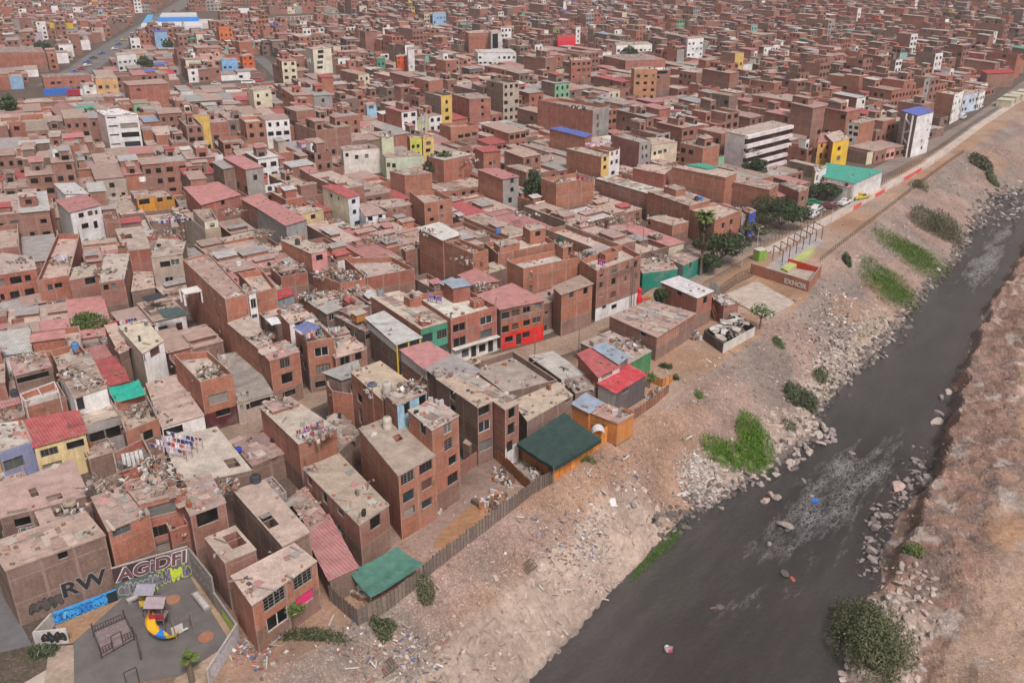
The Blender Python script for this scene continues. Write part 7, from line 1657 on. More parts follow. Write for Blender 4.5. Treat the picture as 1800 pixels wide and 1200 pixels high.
a, b = Vector((0,0)), Vector(cat_('A',(735,1200)))-Vector(cat_('A',(672,1230)))
for p in (a,b): mb = MB(); mb.bar((p.x,p.y,0),(p.x,p.y,1.9),.05,(.07,.04,.04)); mb.build('post', M['metal'], sg2)
mb = MB(); mb.bar((a.x,a.y,1.9),(b.x,b.y,1.9),.05,(.07,.04,.04)); mb.build('crossbar', M['metal'], sg2)
# --- poles, lamps, wires
lamp(1303,470,6.5,'grey street lamp beside the dirt street and broad dark tree', az=2.2)
LP = [(1150,590,5),(1330,440,5),(1375,470,4),(1440,400,4),(1460,395,4),(1503,470,3.6),(1530,380,4),(1600,335,4),(1470,330,5),(1640,305,4)]
for i, (u, v, h) in enumerate(LP): lamp(u, v, h, 'thin pole along the river walkway, '+['by the wrecked shack lot','by the lime booth','at the ramp','behind the first red panel','right of the first red panel','by the slope fence bend','before the middle red panel','below the last red panel','by the teal roofed hall','beyond the last red panel'][i], 'thin_pole', 'thin poles by the walkway', arm=.5 if i % 2 else 0)
polesP = []
for i, (c, p, h, lb) in enumerate((('T',(1655,660),8.5,'left of the twin utility poles at the white base'),('T',(1678,655),8.5,'right of the twin utility poles at the white base'),('T',(605,1005),7.5,'utility pole before the bright red ground floor'),('D',(438,705),7.0,'utility pole at the pink tinted house corner'),('V',(745,520),7.0,'utility pole at the dark red ground floor'),('C',(470,1100),7.0,'utility pole before the grey terrace house'),('X',(940,640),6.0,'thin pole by the walled concrete yard'),('X',(1017,625),5.0,'thin pole before the patched low roofs'),('X',(547,690),7.0,'utility pole in the alley before the blue canopy house'),('K',(440,700),7,'utility pole at the palm side store'))):
    r = lamp(*p, h, lb, 'utility_pole', None, c, (.16,.14,.13), 0); polesP.append(Vector(r.location)+Vector((0,0,h-.3)))
def wires(pts, label, n=3, sag=.5):
    mb = MB()
    for k in range(n):
        for a, b in zip(pts[:-1], pts[1:]):
            prev = None
            for i in range(9):
                f = i/8; p = a+(b-a)*f-Vector((0,0,sag*4*f*(1-f)+k*.28)); 
                if prev: mb.bar(prev, p, .022, (.02,.02,.02), 0, 3)
                prev = p
    o = mb.build('power_wires', M['metal']); tag(o, label, 'wires')
wires([polesP[5],polesP[4],polesP[3],polesP[8]], 'bundle of black wires above the alley at the lower left', 4)
wires([polesP[8],Vector((*at(650,640),7)),polesP[2],polesP[0]], 'black wires strung along the fronts of the dirt street', 4)
# --- radio masts
def mast(u, v, h, label, w=.5, col=(.5,.47,.46), z0=0):
    x, y = at(u, v, z0); r = empty('radio_mast', (x,y,z0)); tag(r, label, 'mast'); mb = MB(); L = [Vector((w*cos(a),w*sin(a),0)) for a in (.5,2.6,4.7)]
    for p in L: mb.bar(p, p*.4+Vector((0,0,h)), .07, col, 0, 3)
    n = int(h/1.6)
    for i in range(n):
        f0_, f1_ = i/n, (i+1)/n
        for k in range(3): a, b = L[k]*(1-.6*f0_)+Vector((0,0,h*f0_)), L[(k+1)%3]*(1-.6*f1_)+Vector((0,0,h*f1_)); mb.bar(a, b, .045, col, 0, 3)
    mb.build('lattice', M['metal'], r)
    mb = MB()
    for k in range(6): a = k*1.05; mb.box((.6*cos(a),.6*sin(a),h*(.8+.03*(k%3))), .25,.15,1.6,(.55,.52,.5),0,a)
    mb.build('antennas', M['pl'], r)
mast(744,285,14,'lattice radio mast with antennas beside the lime yellow front'); mast(750,275,13,'second lattice mast just behind the first one'); mast(331,110,22,'tall grey lattice mast among far left houses', .9, (.22,.2,.2)); mast(548,160,14,'thin dark mast by the side street', .3, (.15,.13,.13))
# --- water tanks
def tank(c, p, z, r, h, col, label):
    x, y = cat_(c, p, z); t = empty('water_tank', (x,y,z)); tag(t, label, 'water tank'); mb = MB(); mb.lathe((0,0,0), [(r,0),(r*1.02,h*.3),(r*.98,h*.32),(r*1.02,h*.6),(r,h*.85),(r*.75,h)], col, 0, 14); mb.build('barrel', M['pl'], t, smooth=True); mb = MB(); mb.lathe((0,0,h), [(r*.4,0),(r*.4,.08),(.02,.12)], tuple(x*.7 for x in col), 0, 10); mb.build('lid', M['pl'], t)
for a in (('D',(1045,640),9.8,.62,1.1,(.10,.11,.15),'dark blue grey tank on the slim brick stair tower'),('D',(1135,655),10.6,.6,1.5,(.42,.38,.34),'tall pale tank beside the dark tank on the tan roof'),('D',(1136,865),8.45,.55,1.5,(.45,.40,.34),'cream tank at the back of the purple curtain house'),('E',(408,372),8.5,.6,.9,(.3,.25,.22),'brown tank between the pink and grey sheet roofs'),
  ('V',(1155,960),6.0,.6,1.0,(.05,.05,.055),'black barrel loaded with junk above the dark patio'),('U',(985,270),7.0,.6,1.1,(.2,.21,.22),'grey tank on stilts over the long green fronted house'),('T',(1085,130),10.9,.5,1.3,(.03,.06,.04),'black green tank on the brick stair room'),('T',(575,45),8,.5,.9,(.06,.14,.4),'blue tank on the roofless brick shell'),
  ('C',(455,385),6.6,.5,1.0,(.08,.2,.4),'blue tank on the yellow walled terrace'),('R',(320,235),7.0,.5,.9,(.04,.04,.04),'black tank beside the rose roofs'),('R',(528,640),6.6,.5,1.0,(.04,.05,.04),'black tank behind the pink fronted house'),('C',(90,560+110),6.0,.5,.9,(.05,.05,.06),'black bin on the white framed terrace'),
  ('K',(770,350),7.2,.5,.9,(.04,.05,.06),'black tank on the ragged roof behind the palm'),('K',(798,345),7.2,.45,.6,(.05,.2,.5),'small blue drum next to the black tank behind the palm'),('R',(85,800),6.5,.5,.9,(.5,.48,.46),'white tank left of the yellow parapet'),('A',(367,255),6.4,.7,.35,(.32,.25,.2),'round clay coloured basin on the dusty roof'),('Q',(1075,165),7.2,.8,1.0,(.6,.58,.55),'round white tank among mid left roofs'),('D',(240,1000),3.9,.35,.5,(.04,.06,.4),'bright blue bucket tank on the dim flat roof')): tank(*a)
# orange shack box on the rubble roof
ob = empty('orange_shack', c3('U',(820,485),5.1)); tag(ob, 'small orange wooden box shack on stilts on a rubble roof', 'shack'); mb = MB(); mb.box((0,0,.5),1.8,1.5,1.3,(.42,.18,.05),0,.7); mb.build('box', M['wood'], ob); mb = MB(); mb.box((0,0,1.8),2.1,1.8,.08,(.4,.35,.3),0,.7,(.05,.02)); mb.build('lid', M['wood'], ob)
for (x,y) in ((-.7,-.5),(.7,-.5),(.7,.5),(-.7,.5)): mb = MB(); mb.bar((x,y,-.2),(x,y,.5),.05,(.2,.15,.1)); mb.build('leg', M['wood'], ob)
# purple curtained garden beds etc: white framed pergola
wp = empty('white_pergola', c3('C',(150,740),5.9)); tag(wp, 'white tube pergola frame on the brick terrace', 'pergola'); o_ = Vector(wp.location[:2]); P4 = [Vector(cat_('C',p,7.8))-o_ for p in ((120,662),(150,700),(352,640),(325,585))]; k_ = 0
for p in P4: mb = MB(); mb.bar((p.x,p.y,-1),(p.x,p.y,1.9),.05,(.6,.6,.6)); mb.build('post', M['pl'], wp)
for i in range(4): a, b = P4[i], P4[(i+1)%4]; mb = MB(); mb.bar((a.x,a.y,1.9),(b.x,b.y,1.9),.07,(.6,.6,.6)); mb.build('beam', M['pl'], wp)
mb = MB(); a, b = (P4[0]+P4[3])/2, (P4[1]+P4[2])/2; mb.bar((a.x,a.y,1.9),(b.x,b.y,1.9),.07,(.6,.6,.6)); mb.build('beam', M['pl'], wp)
ws = empty('white_terrace_frame', c3('C',(1090,60),6.2)); tag(ws, 'white painted roof room with a white slab top at the upper left', 'roof room'); q = [Vector(cat_('C',p,8.2))-Vector(ws.location[:2]) for p in ((1085,30),(1110,55),(1220,35),(1195,5))]
for p in q: mb = MB(); mb.box((p.x*.95,p.y*.95,-.2),.3,.3,2.0,(.65,.63,.62)); mb.build('pillar', M['pl'], ws)
mb = MB(); mb.prism(ccw([tuple(p) for p in q]), 1.8, 2.0, (.65,.63,.61)); mb.build('slab', M['pl'], ws)
# --- washing
CL = ((.62,.6,.6),(.6,.6,.65),(.5,.05,.08),(.08,.12,.4),(.03,.03,.05),(.55,.3,.4),(.1,.3,.35),(.6,.55,.5),(.35,.1,.3))
def washing(c, p, q, z, n, label, cols=CL, h=(.35,.8), rows=1, gap=.9):
    a, b = Vector(cat_(c,p,z)), Vector(cat_(c,q,z)); r = empty('clothes_line', (a.x,a.y,z)); tag(r, label, 'washing'); d = b-a; L = d.length; nn = Vector((-d.y,d.x)).normalized()
    for k in range(rows):
        o = nn*gap*k; ln = MB(); ln.bar((o.x,o.y,0),(o.x+d.x,o.y+d.y,0),.02,(.5,.5,.5),0,3)
        for e in (0,1): ln.bar((o.x+d.x*e,o.y+d.y*e,-1.6),(o.x+d.x*e,o.y+d.y*e,.05),.04,(.25,.2,.15))
        ln.build('line', M['wood'], r)
        for i in range(n):
            f = (i+.5)/n; w_ = L/n*rp_.uniform(.6,.95); hh = rp_.uniform(*h); col = jit(rp_.choice(cols), rp_); mb = MB(); pr = None
            for s_ in range(5):
                g = f*L-w_/2+w_*s_/4; pt = o+d.normalized()*g; off_ = nn*.07*sin(s_*2+i); cur = [(pt.x,pt.y,0),(pt.x+off_.x,pt.y+off_.y,-hh*.5),(pt.x+off_.x*1.6,pt.y+off_.y*1.6,-hh)]
                if pr:
                    for t_ in range(2): mb.quad(pr[t_+1],cur[t_+1],cur[t_],pr[t_],col)
                pr = cur
            mb.build('garment', M['cloth'], r)
washing('D',(585,880),(745,810),8.2,12,'row of red, blue and dark clothes across the brick roof'); washing('D',(600,905),(780,860),7.8,8,'paler clothes hanging behind the scrap on the same brick roof',rows=1)
washing('D',(640,300),(740,272),9.6,7,'red and white clothes under the blue canopy'); washing('D',(760,270),(850,250),8.4,5,'pile of pale clothes right of the blue canopy',((.6,.6,.6),(.4,.4,.42)))
washing('V',(290,640),(580,700),7.4,9,'crowded lines of white and red washing on the pale roof',rows=4,gap=1.0,cols=((.65,.62,.66),(.65,.62,.62),(.5,.06,.08),(.5,.4,.5),(.05,.06,.2)))
washing('V',(60,760),(240,720),6.4,5,'white sheets drying above the small brick house',((.65,.64,.63),),h=(.9,1.5),rows=2)
washing('A',(10,400),(190,370),4.4,9,'pale clothes hanging in the dark yard at the left edge',((.5,.48,.47),(.3,.3,.3),(.1,.2,.15)),rows=2)
washing('C',(650,225),(820,200),6.6,10,'red white and blue clothes along the grey wall',((.6,.6,.62),(.5,.05,.06),(.05,.08,.35),(.04,.04,.05)))
washing('C',(5,310),(150,290),5.6,12,'dark clothes strung over the grey roof at the left edge',((.04,.04,.07),(.2,.05,.1),(.3,.28,.3))); washing('C',(30,430),(90,395),5.6,4,'white cloths at the left edge below the dark clothes',((.6,.58,.56),),h=(.6,1.0))
washing('Q',(420,745),(510,735),8.2,7,'white and lilac washing inside the red brick shell',((.62,.6,.62),(.5,.45,.6)),rows=3,gap=.8); washing('Q',(1190,465),(1440,440),6.6,13,'long line of dark red and blue clothes at the upper left',((.25,.04,.08),(.05,.06,.2),(.04,.04,.05),(.5,.5,.55)),rows=2)
washing('S',(1100,320),(1270,300),9.6,9,'pink and white washing on the white fronted house',((.6,.35,.4),(.62,.6,.6),(.3,.25,.4)),rows=3,gap=1.2); washing('S',(1000,545),(1090,575),9.8,5,'salmon red bedding on the blank orange block',((.6,.25,.2),(.5,.08,.12),(.55,.3,.35)),h=(.8,1.2),rows=2,gap=1.2)
washing('T',(1390,255),(1450,270),9.4,4,'magenta blanket on the orange parapet roof',((.35,.03,.25),(.3,.02,.2)),h=(.9,1.3)); washing('T',(5,540),(120,560),8.2,7,'black and violet clothes at the back of the white terrace',((.04,.04,.05),(.25,.15,.4),(.1,.1,.12)),h=(.7,1.2))
washing('O',(400,740),(520,760),13.4,9,'black and white washing on top of the column gridded block',((.05,.05,.06),(.6,.6,.6)),rows=2,gap=1.5); washing('Q',(5,600),(110,590),6.5,5,'white hanging cloths on a dark roof at the left edge',((.6,.6,.62),),h=(.9,1.5),rows=2)
# --- vehicles
def car(name, label, u, v, az, col, L=4.2, w=1.7, h=1.45, kind='sedan', z=0.05, group=None, c=None):
    x, y = at(u, v) if c is None else cat_(c,(u,v)); r = empty(name, (x,y,z), radians(90)-radians(az)); tag(r, label, {'truck':'truck','van':'van','pickup':'pickup truck','taxi':'mototaxi'}.get(kind,'car'), group)
    def prof(pts, wd, cl, nm, mat, zt=0, tap=0.0):
        mb = MB(); n = len(pts)
        for s_ in (-1,1):
            P = [(p[0], s_*(wd/2-tap*max(0,(p[1]-.8))), p[1]+zt) for p in pts]; mb.poly(P if s_ < 0 else P[::-1], cl)
        for i in range(n):
            j = (i+1)%n; a, b = pts[i], pts[j]; mb.quad((a[0],-wd/2+tap*max(0,a[1]-.8),a[1]),(a[0],wd/2-tap*max(0,a[1]-.8),a[1]),(b[0],wd/2-tap*max(0,b[1]-.8),b[1]),(b[0],-wd/2+tap*max(0,b[1]-.8),b[1]),cl)
        return mb.build(nm, M[mat], r)
    l = L/2
    if kind == 'sedan': body = [(-l,.35),(l,.35),(l,.62),(l*.9,.78),(l*.42,.88),(l*.12,h),(-l*.5,h),(-l*.78,.92),(-l,.85)]; win = [(l*.38,.9),(l*.12,h-.07),(-l*.48,h-.07),(-l*.72,.92)]
    elif kind == 'pickup': body = [(-l,.4),(l,.4),(l,.75),(l*.9,.95),(l*.45,1.0),(l*.25,h+.1),(-l*.12,h+.1),(-l*.14,1.0),(-l,1.0)]; win = [(l*.42,1.02),(l*.25,h+.02),(-l*.1,h+.02),(-l*.12,1.02)]
    elif kind == 'van': body = [(-l,.35),(l,.35),(l,.9),(l*.8,1.2),(l*.6,h+.3),(-l,h+.3)]; win = [(l*.77,1.2),(l*.6,h+.2),(-l*.9,h+.2),(-l*.9,1.15)]
    else: body = [(l*.5,.5),(l,.5),(l,1.2),(l*.95,1.9),(l*.85,2.4),(l*.5,2.4)]; win = [(l*.97,1.35),(l*.92,2.1),(l*.55,2.1),(l*.55,1.35)]
    prof(body, w, col, 'body', 'car', tap=.25)
    prof(win, w+.03 if kind != 'truck' else w+.02, (.02,.02,.025), 'windows', 'metal', tap=.25)
    if kind == 'truck': mb = MB(); mb.box((-l*.28,0,.6), L*.72, w+.2, 2.3, (.6,.58,.57)); mb.box((-l*.55,0,.59), L*.46, w+.24, 2.33, (.3,.03,.05)); mb.build('cargo_box', M['car'], r); mb = MB(); mb.box((0,0,.4),L*.9,w*.6,.25,(.05,.05,.05)); mb.build('chassis', M['metal'], r)
    if kind in ('sedan','pickup','van'):
        for s_ in (-1,1): mb = MB(); mb.box((l-.02,s_*w*.36,.55),.08,.3,.16,(.6,.58,.5)); mb.build('headlight', M['car'], r)
    for fx in (-.62,.62):
        for s_ in (-1,1):
            mb = MB(); R_ = .32 if kind != 'truck' else .45; n = 12
            for k in range(n): pass
            mb.lathe((0,0,0), [(R_*.5,-.1),(R_,-.1),(R_,.1),(R_*.5,.1)], (.02,.02,.02), 0, 12); o = mb.build('wheel', M['metal'], r); o.rotation_euler = (radians(90),0,0); o.location = (l*fx, s_*(w/2-.08), R_)
            hb = MB(); hb.lathe((0,0,-.11),[(R_*.5,0),(R_*.45,.22)],(.35,.35,.35),0,8); h2 = hb.build('rim', M['metal'], o)
    return r
car('white_pickup','white pickup parked nearest the road fence',1428,382,35,(.62,.62,.62),kind='pickup',L=5); car('white_sedan','white sedan parked just behind the white pickup',1435,370,40,(.6,.6,.58)); car('green_car','green car parked under the dark tree row',1430,360,100,(.03,.2,.08)); car('maroon_car','dark maroon car right of the white sedan',1456,367,95,(.12,.02,.03))
car('white_pickup','white pickup with an open bed next to the thin poles',1483,360,40,(.62,.62,.62),kind='pickup',L=5); car('yellow_truck','yellow low truck loaded with red scrap by the white hall',1512,350,60,(.5,.38,.08),kind='pickup',L=5.5,w=2); car('grey_car','grey car half hidden behind the green car',1408,378,30,(.25,.24,.24))
car('dark_car','dark car parked before the white awning house',862,655,60,(.03,.03,.035),kind='sedan') ; car('white_van','white van far along the river road',1692,209,38,(.6,.6,.6),kind='van'); car('white_sedan','white sedan beyond the blue roofed tower',1722,190,38,(.62,.62,.62))
car('red_white_truck','red and white box truck on the avenue',146,170,78,(.6,.58,.57),kind='truck',L=11,w=2.6,z=.1); car('white_minibus','white minibus on the avenue far left centre',437,148,80,(.6,.6,.58),kind='van',L=6,w=2.1,z=.1); car('red_lorry','red lorry behind the white minibus',452,144,80,(.45,.03,.05),kind='van',L=6,w=2.3,z=.1)
for i, (u, v) in enumerate(((20,180),(60,183),(105,178),(240,160),(200,165),(330,154),(380,150))): car('avenue_car', 'small far car on the wide avenue, '+['first','second','third','sixth','fifth','seventh','last'][i]+' counted from the left edge', u, v, 78+180*(i%2), rp_.choice(((.5,.5,.5),(.1,.1,.1),(.4,.05,.05),(.55,.5,.3))), z=.1, group='cars on the avenue')
for i in range(16):
    f = i/15; u = np.interp(f,[0,.3,.6,1],[120,165,220,300])+rp_.uniform(-7,7); v = np.interp(f,[0,.3,.6,1],[135,108,72,22]); car('market_vehicle', 'tiny vehicle in the far market road queue', u, v, rp_.uniform(20,40), rp_.choice(((.5,.5,.5),(.6,.6,.6),(.1,.1,.1),(.4,.05,.05),(.08,.15,.4),(.6,.4,.05))), z=.1, group='vehicles crowding the market road')
# --- far landmarks
fb = empty('blue_school', (*at(310,55),0)); tag(fb, 'large white and bright blue industrial complex in the far left', 'industrial building'); ox, oy = fb.location[:2]
def fbox(par, name, P, z0, z1, col, mat='pl'): mb = MB(); mb.prism(ccw([(p[0]-par.location.x,p[1]-par.location.y) for p in P]), z0, z1, col); return mb.build(name, M[mat], par)
BLU = (.05,.22,.6); 
fbox(fb,'main_hall',[at(272,62),at(358,60),at(356,50),at(276,52)],0,5.2,(.6,.6,.6)); fbox(fb,'blue_band',[at(271.5,62.6),at(358.5,60.6),at(357,58),at(272,60)],1.2,2.6,BLU); fbox(fb,'blue_roof',[at(280,53),at(352,52),at(350,45),at(284,46)],0,7.2,BLU); fbox(fb,'white_roof',[at(284,50),at(349,49),at(348,43),at(288,44)],0,8.2,(.55,.55,.55)); fbox(fb,'side_block',[at(350,56),at(378,56),at(376,48),at(350,48)],0,5.4,(.55,.5,.5)); fbox(fb,'stair_block',[at(250,62),at(262,62),at(262,54),at(251,55)],0,5,(.58,.56,.54))
mb = MB(); a, b, c_, d_ = at(236,66), at(262,58), at(272,44), at(262,44); o2 = fb.location
mb.quad((a[0]-o2.x,a[1]-o2.y,1),(b[0]-o2.x,b[1]-o2.y,1),(c_[0]-o2.x,c_[1]-o2.y,7),(d_[0]-o2.x,d_[1]-o2.y,7),(.1,.35,.6)); mb.quad((a[0]-o2.x,a[1]-o2.y,.4),(d_[0]-o2.x,d_[1]-o2.y,6.4),(c_[0]-o2.x,c_[1]-o2.y,6.4),(b[0]-o2.x,b[1]-o2.y,.4),(.1,.35,.6)); mb.build('sloping_canopy', M['pl'], fb)
for k in range(3): fbox(fb,'window_band',[at(281+k*17,61.3),at(292+k*17,61.1),at(292+k*17,60.4),at(281+k*17,60.6)],3.2,4.4,(.05,.06,.08))
wh = empty('white_warehouse', (*at(420,36),0)); tag(wh, 'long pale warehouse at the far left of the soccer field', 'warehouse'); fbox(wh,'walls',[at(398,36),at(455,35),at(453,28),at(398,28)],0,3.6,(.3,.29,.3)); fbox(wh,'roof',[at(397,35.5),at(456,34.5),at(453,25),at(398,25)],3.6,4.6,(.6,.58,.56)); fbox(wh,'base_band',[at(398,37),at(455,36),at(455,35),at(398,36)],0,1.4,(.6,.6,.6))
sheet('soccer_field', None, ccw([at(478,56),at(628,52),at(604,38),at(492,40)]), .08, (.18,.17,.12))
fw = empty('field_wall', (*at(470,40),0)); tag(fw, 'white arched fence wall around the far soccer field', 'wall'); pts_ = [at(474,40),at(540,35),at(610,33),at(650,46)]; ox, oy = fw.location[:2]
wallline('wall', '', sh(pts_), 2.0, .3, (.3,.17,.14,0), parent=fw)
for i in range(3):
    for j in range(9): p = lerp2(pts_[i],pts_[i+1],j/9); mb = MB(); mb.box((p[0]-ox,p[1]-oy,0),.5,.5,3.0,(.6,.58,.56)); mb.build('pillar', M['pl'], fw)
mb = MB()
for a, b in zip(pts_[:-1],pts_[1:]): mb.bar((a[0]-ox,a[1]-oy,2.9),(b[0]-ox,b[1]-oy,2.9),.18,(.6,.58,.56))
mb.build('rail', M['pl'], fw)
bh = empty('barrel_roof_hall', (*at(122,210),0)); tag(bh, 'hall with a pinkish curved barrel roof at the left', 'hall'); q = [Vector(at(u,v,4)) for u, v in ((88,192),(110,212),(155,205),(128,186))]; mb = MB(); o2 = bh.location; n = 10; P = []
for i in range(n+1):
    f = i/n; z = 4+1.8*sin(pi*f); a = q[1]+(q[2]-q[1])*f; b = q[0]+(q[3]-q[0])*f; P.append(((a.x-o2.x,a.y-o2.y,z),(b.x-o2.x,b.y-o2.y,z)))
for i in range(n): mb.quad(P[i][0],P[i+1][0],P[i+1][1],P[i][1],(.36,.2,.18))
mb.build('barrel_roof', M['corr'], bh); mb = MB(); mb.prism(ccw([(p.x-o2.x,p.y-o2.y) for p in q]),0,4,(.12,.09,.08)); mb.poly([P[i][0] for i in range(n+1)],(.08,.06,.055)); mb.build('walls', M['mas'], bh)
def smallbox(name, label, cat, pts, z0, z1, col, world=False): o = poly_obj(name, label, [at(*p) for p in pts], z0, z1, col, 'pl', cat); return o
smallbox('blue_fence', 'bright blue fence panels along the avenue behind the truck', 'fence', ((78,168),(130,165),(130,164),(78,167)), 0, 2.4, (.04,.14,.5))
gs = empty('blue_gantry_sign', (*at(8,225),0)); tag(gs, 'blue motorway sign over striped paint at the left edge', 'sign'); mb = MB(); mb.box((0,0,1.2),6.5,.2,2.2,(.02,.1,.5),0,-.3); mb.build('board', M['pl'], gs); mb = MB(); mb.box((-1,0,0),.2,.2,1.4,(.3,.3,.3)); mb.build('post', M['metal'], gs)
ys = empty('yellow_billboard', (*at(114,78),0)); tag(ys, 'yellow roof billboard by the market road', 'billboard'); mb = MB(); mb.box((0,0,9),15,.5,3.2,(.6,.45,.04),0,-.15); mb.build('board', M['pl'], ys); mb = MB(); mb.box((0,1,0),8,5,9,(.4,.3,.2)); mb.build('house_below', M['mas'], ys)
oy_ = empty('orange_roof_structure', (*at(1540,16),0)); tag(oy_, 'small bright orange roof far off at the top right', 'roof'); mb = MB(); mb.box((0,0,7),16,8,2.5,(.6,.28,.02),0,.1); mb.build('roof', M['pl'], oy_); mb = MB(); mb.box((0,0,0),13,7,7,(.35,.2,.15),0,.1); mb.build('walls', M['pl'], oy_)
# beige block of cabins where the embankment ends
be = empty('cream_cabins', (*at(1775,185),0)); tag(be, 'row of cream flat roofed cabins at the end of the embankment', 'cabins')
for i, (u, v, w_) in enumerate(((1766,187,6),(1776,180,6),(1787,176,6),(1800,171,7))):
    x, y = at(u, v); mb = MB(); mb.box((x-be.location.x,y-be.location.y,0), w_, 5, 2.6, (.5,.46,.34), 0, radians(52)); mb.build('cabin', M['mas'], be); mb = MB(); mb.box((x-be.location.x,y-be.location.y,2.6), w_+.3, 5.3, .15, (.52,.48,.38), 0, radians(52)); mb.build('cabin_roof', M['mas'], be)
# things in the river
mb = MB(); x, y = at(1431,880,WZ); mb.box((0,0,0),.7,.5,.1,(.03,.16,.6),0,.6,(.1,.2)); mb.box((.3,-.2,0),.3,.5,.2,(.03,.14,.55),0,1.2,(.3,.1)); o = mb.build('blue_rag', M['cloth']); o.location = (x,y,WZ+.03); tag(o, 'bright blue rag caught on a stone in the rapids', 'rag')
mb = MB(); x, y = at(1393,1018,WZ); mb.box((0,0,0),.35,.8,.1,(.4,.1,.07),0,.3,(.2,.1)); o = mb.build('red_rag', M['cloth']); o.location = (x,y,WZ+.03); tag(o, 'brick red rag trailing from a dark stone', 'rag')
mb = MB(); x, y = at(1258,1070,WZ); mb.bar((-.6,0,.05),(.6,.4,.1),.12,(.2,.12,.1)); mb.bar((-.2,-.4,.05),(.4,.5,.15),.07,(.15,.1,.08)); o = mb.build('driftwood', M['wood']); o.location = (x,y,WZ); tag(o, 'reddish driftwood logs snagged on a wet stone', 'driftwood')
mb = MB(); mb.lathe((0,0,0),[(.25,0),(.32,.2),(.2,.4)],(.6,.58,.57),0,8); mb.box((.3,-.4,0),.4,.4,.2,(.45,.06,.15),0,.4); x, y = at(1172,1140,WZ); o = mb.build('rubbish_bundle', M['cloth']); o.location = (x,y,WZ+.02); tag(o, 'white and pink bundle of rubbish at the bottom of the river', 'rubbish')
def pallet(u, v, z, label): x, y = at(u,v,z); zz = gz(x,y); r = empty('pallet', (x,y,zz+.25), rp_.uniform(0,3)); tag(r, label, 'pallet'); mb = MB(); [mb.box((-.7+.28*k,0,.08),.1,1.3,.04,(.13,.1,.08)) for k in range(6)]; [mb.box((0,-.6+.6*k,0),1.5,.1,.08,(.13,.1,.08)) for k in range(3)]; o = mb.build('slats', M['wood'], r); r.rotation_euler = (.3,-.3,.6); return r
pallet(930,985,-2,'dark wooden pallet lying on the middle of the slope'); pallet(682,1155,-1,'broken pallet among rubbish near the bottom')
def board(u, v, z, w_, h_, col, label): x, y = at(u,v,z); zz = gz(x,y); mb = MB(); mb.box((0,0,0),w_,h_,.06,col); o = mb.build('discarded_board', M['pl']); o.location = (x,y,zz+.2); o.rotation_euler = (.25,-.5,rp_.uniform(0,3)); tag(o, label, 'board')
board(1078,868,-2,1.2,.9,(.6,.58,.58),'white board lying on the slope below the orange wall'); board(1062,862,-2,.9,.7,(.42,.33,.3),'brownish board beside the white board'); board(1115,868,-2.5,.8,.7,(.2,.19,.18),'dark grey board right of the white board')
tyre = MB(); x, y = at(1150,888,-3.5); tyre.lathe((0,0,0),[(.18,.08),(.38,0),(.4,.1),(.38,.2),(.18,.12)],(.03,.03,.03),0,14); o = tyre.build('old_tyre', M['metal']); o.location = (x,y,gz(x,y)+.1); o.rotation_euler = (.2,-.5,0); tag(o, 'old black tyre on the lower slope', 'tyre')
cr = empty('camper_top', c3('F',(455,935),2.6)); tag(cr, 'rounded white vehicle hood poking out beside the dark green net', 'vehicle hood'); mb = MB()
for i in range(8): a0, a1 = pi*i/8, pi*(i+1)/8; mb.quad((-.9*cos(a0),-.8,.9*sin(a0)),(-.9*cos(a1),-.8,.9*sin(a1)),(-.9*cos(a1),.9,.9*sin(a1)),(-.9*cos(a0),.9,.9*sin(a0)),(.6,.56,.54))
mb.build('hood', M['car'], cr); mb = MB(); mb.box((0,.88,0),1.7,.05,.8,(.03,.03,.03)); mb.build('window', M['metal'], cr)
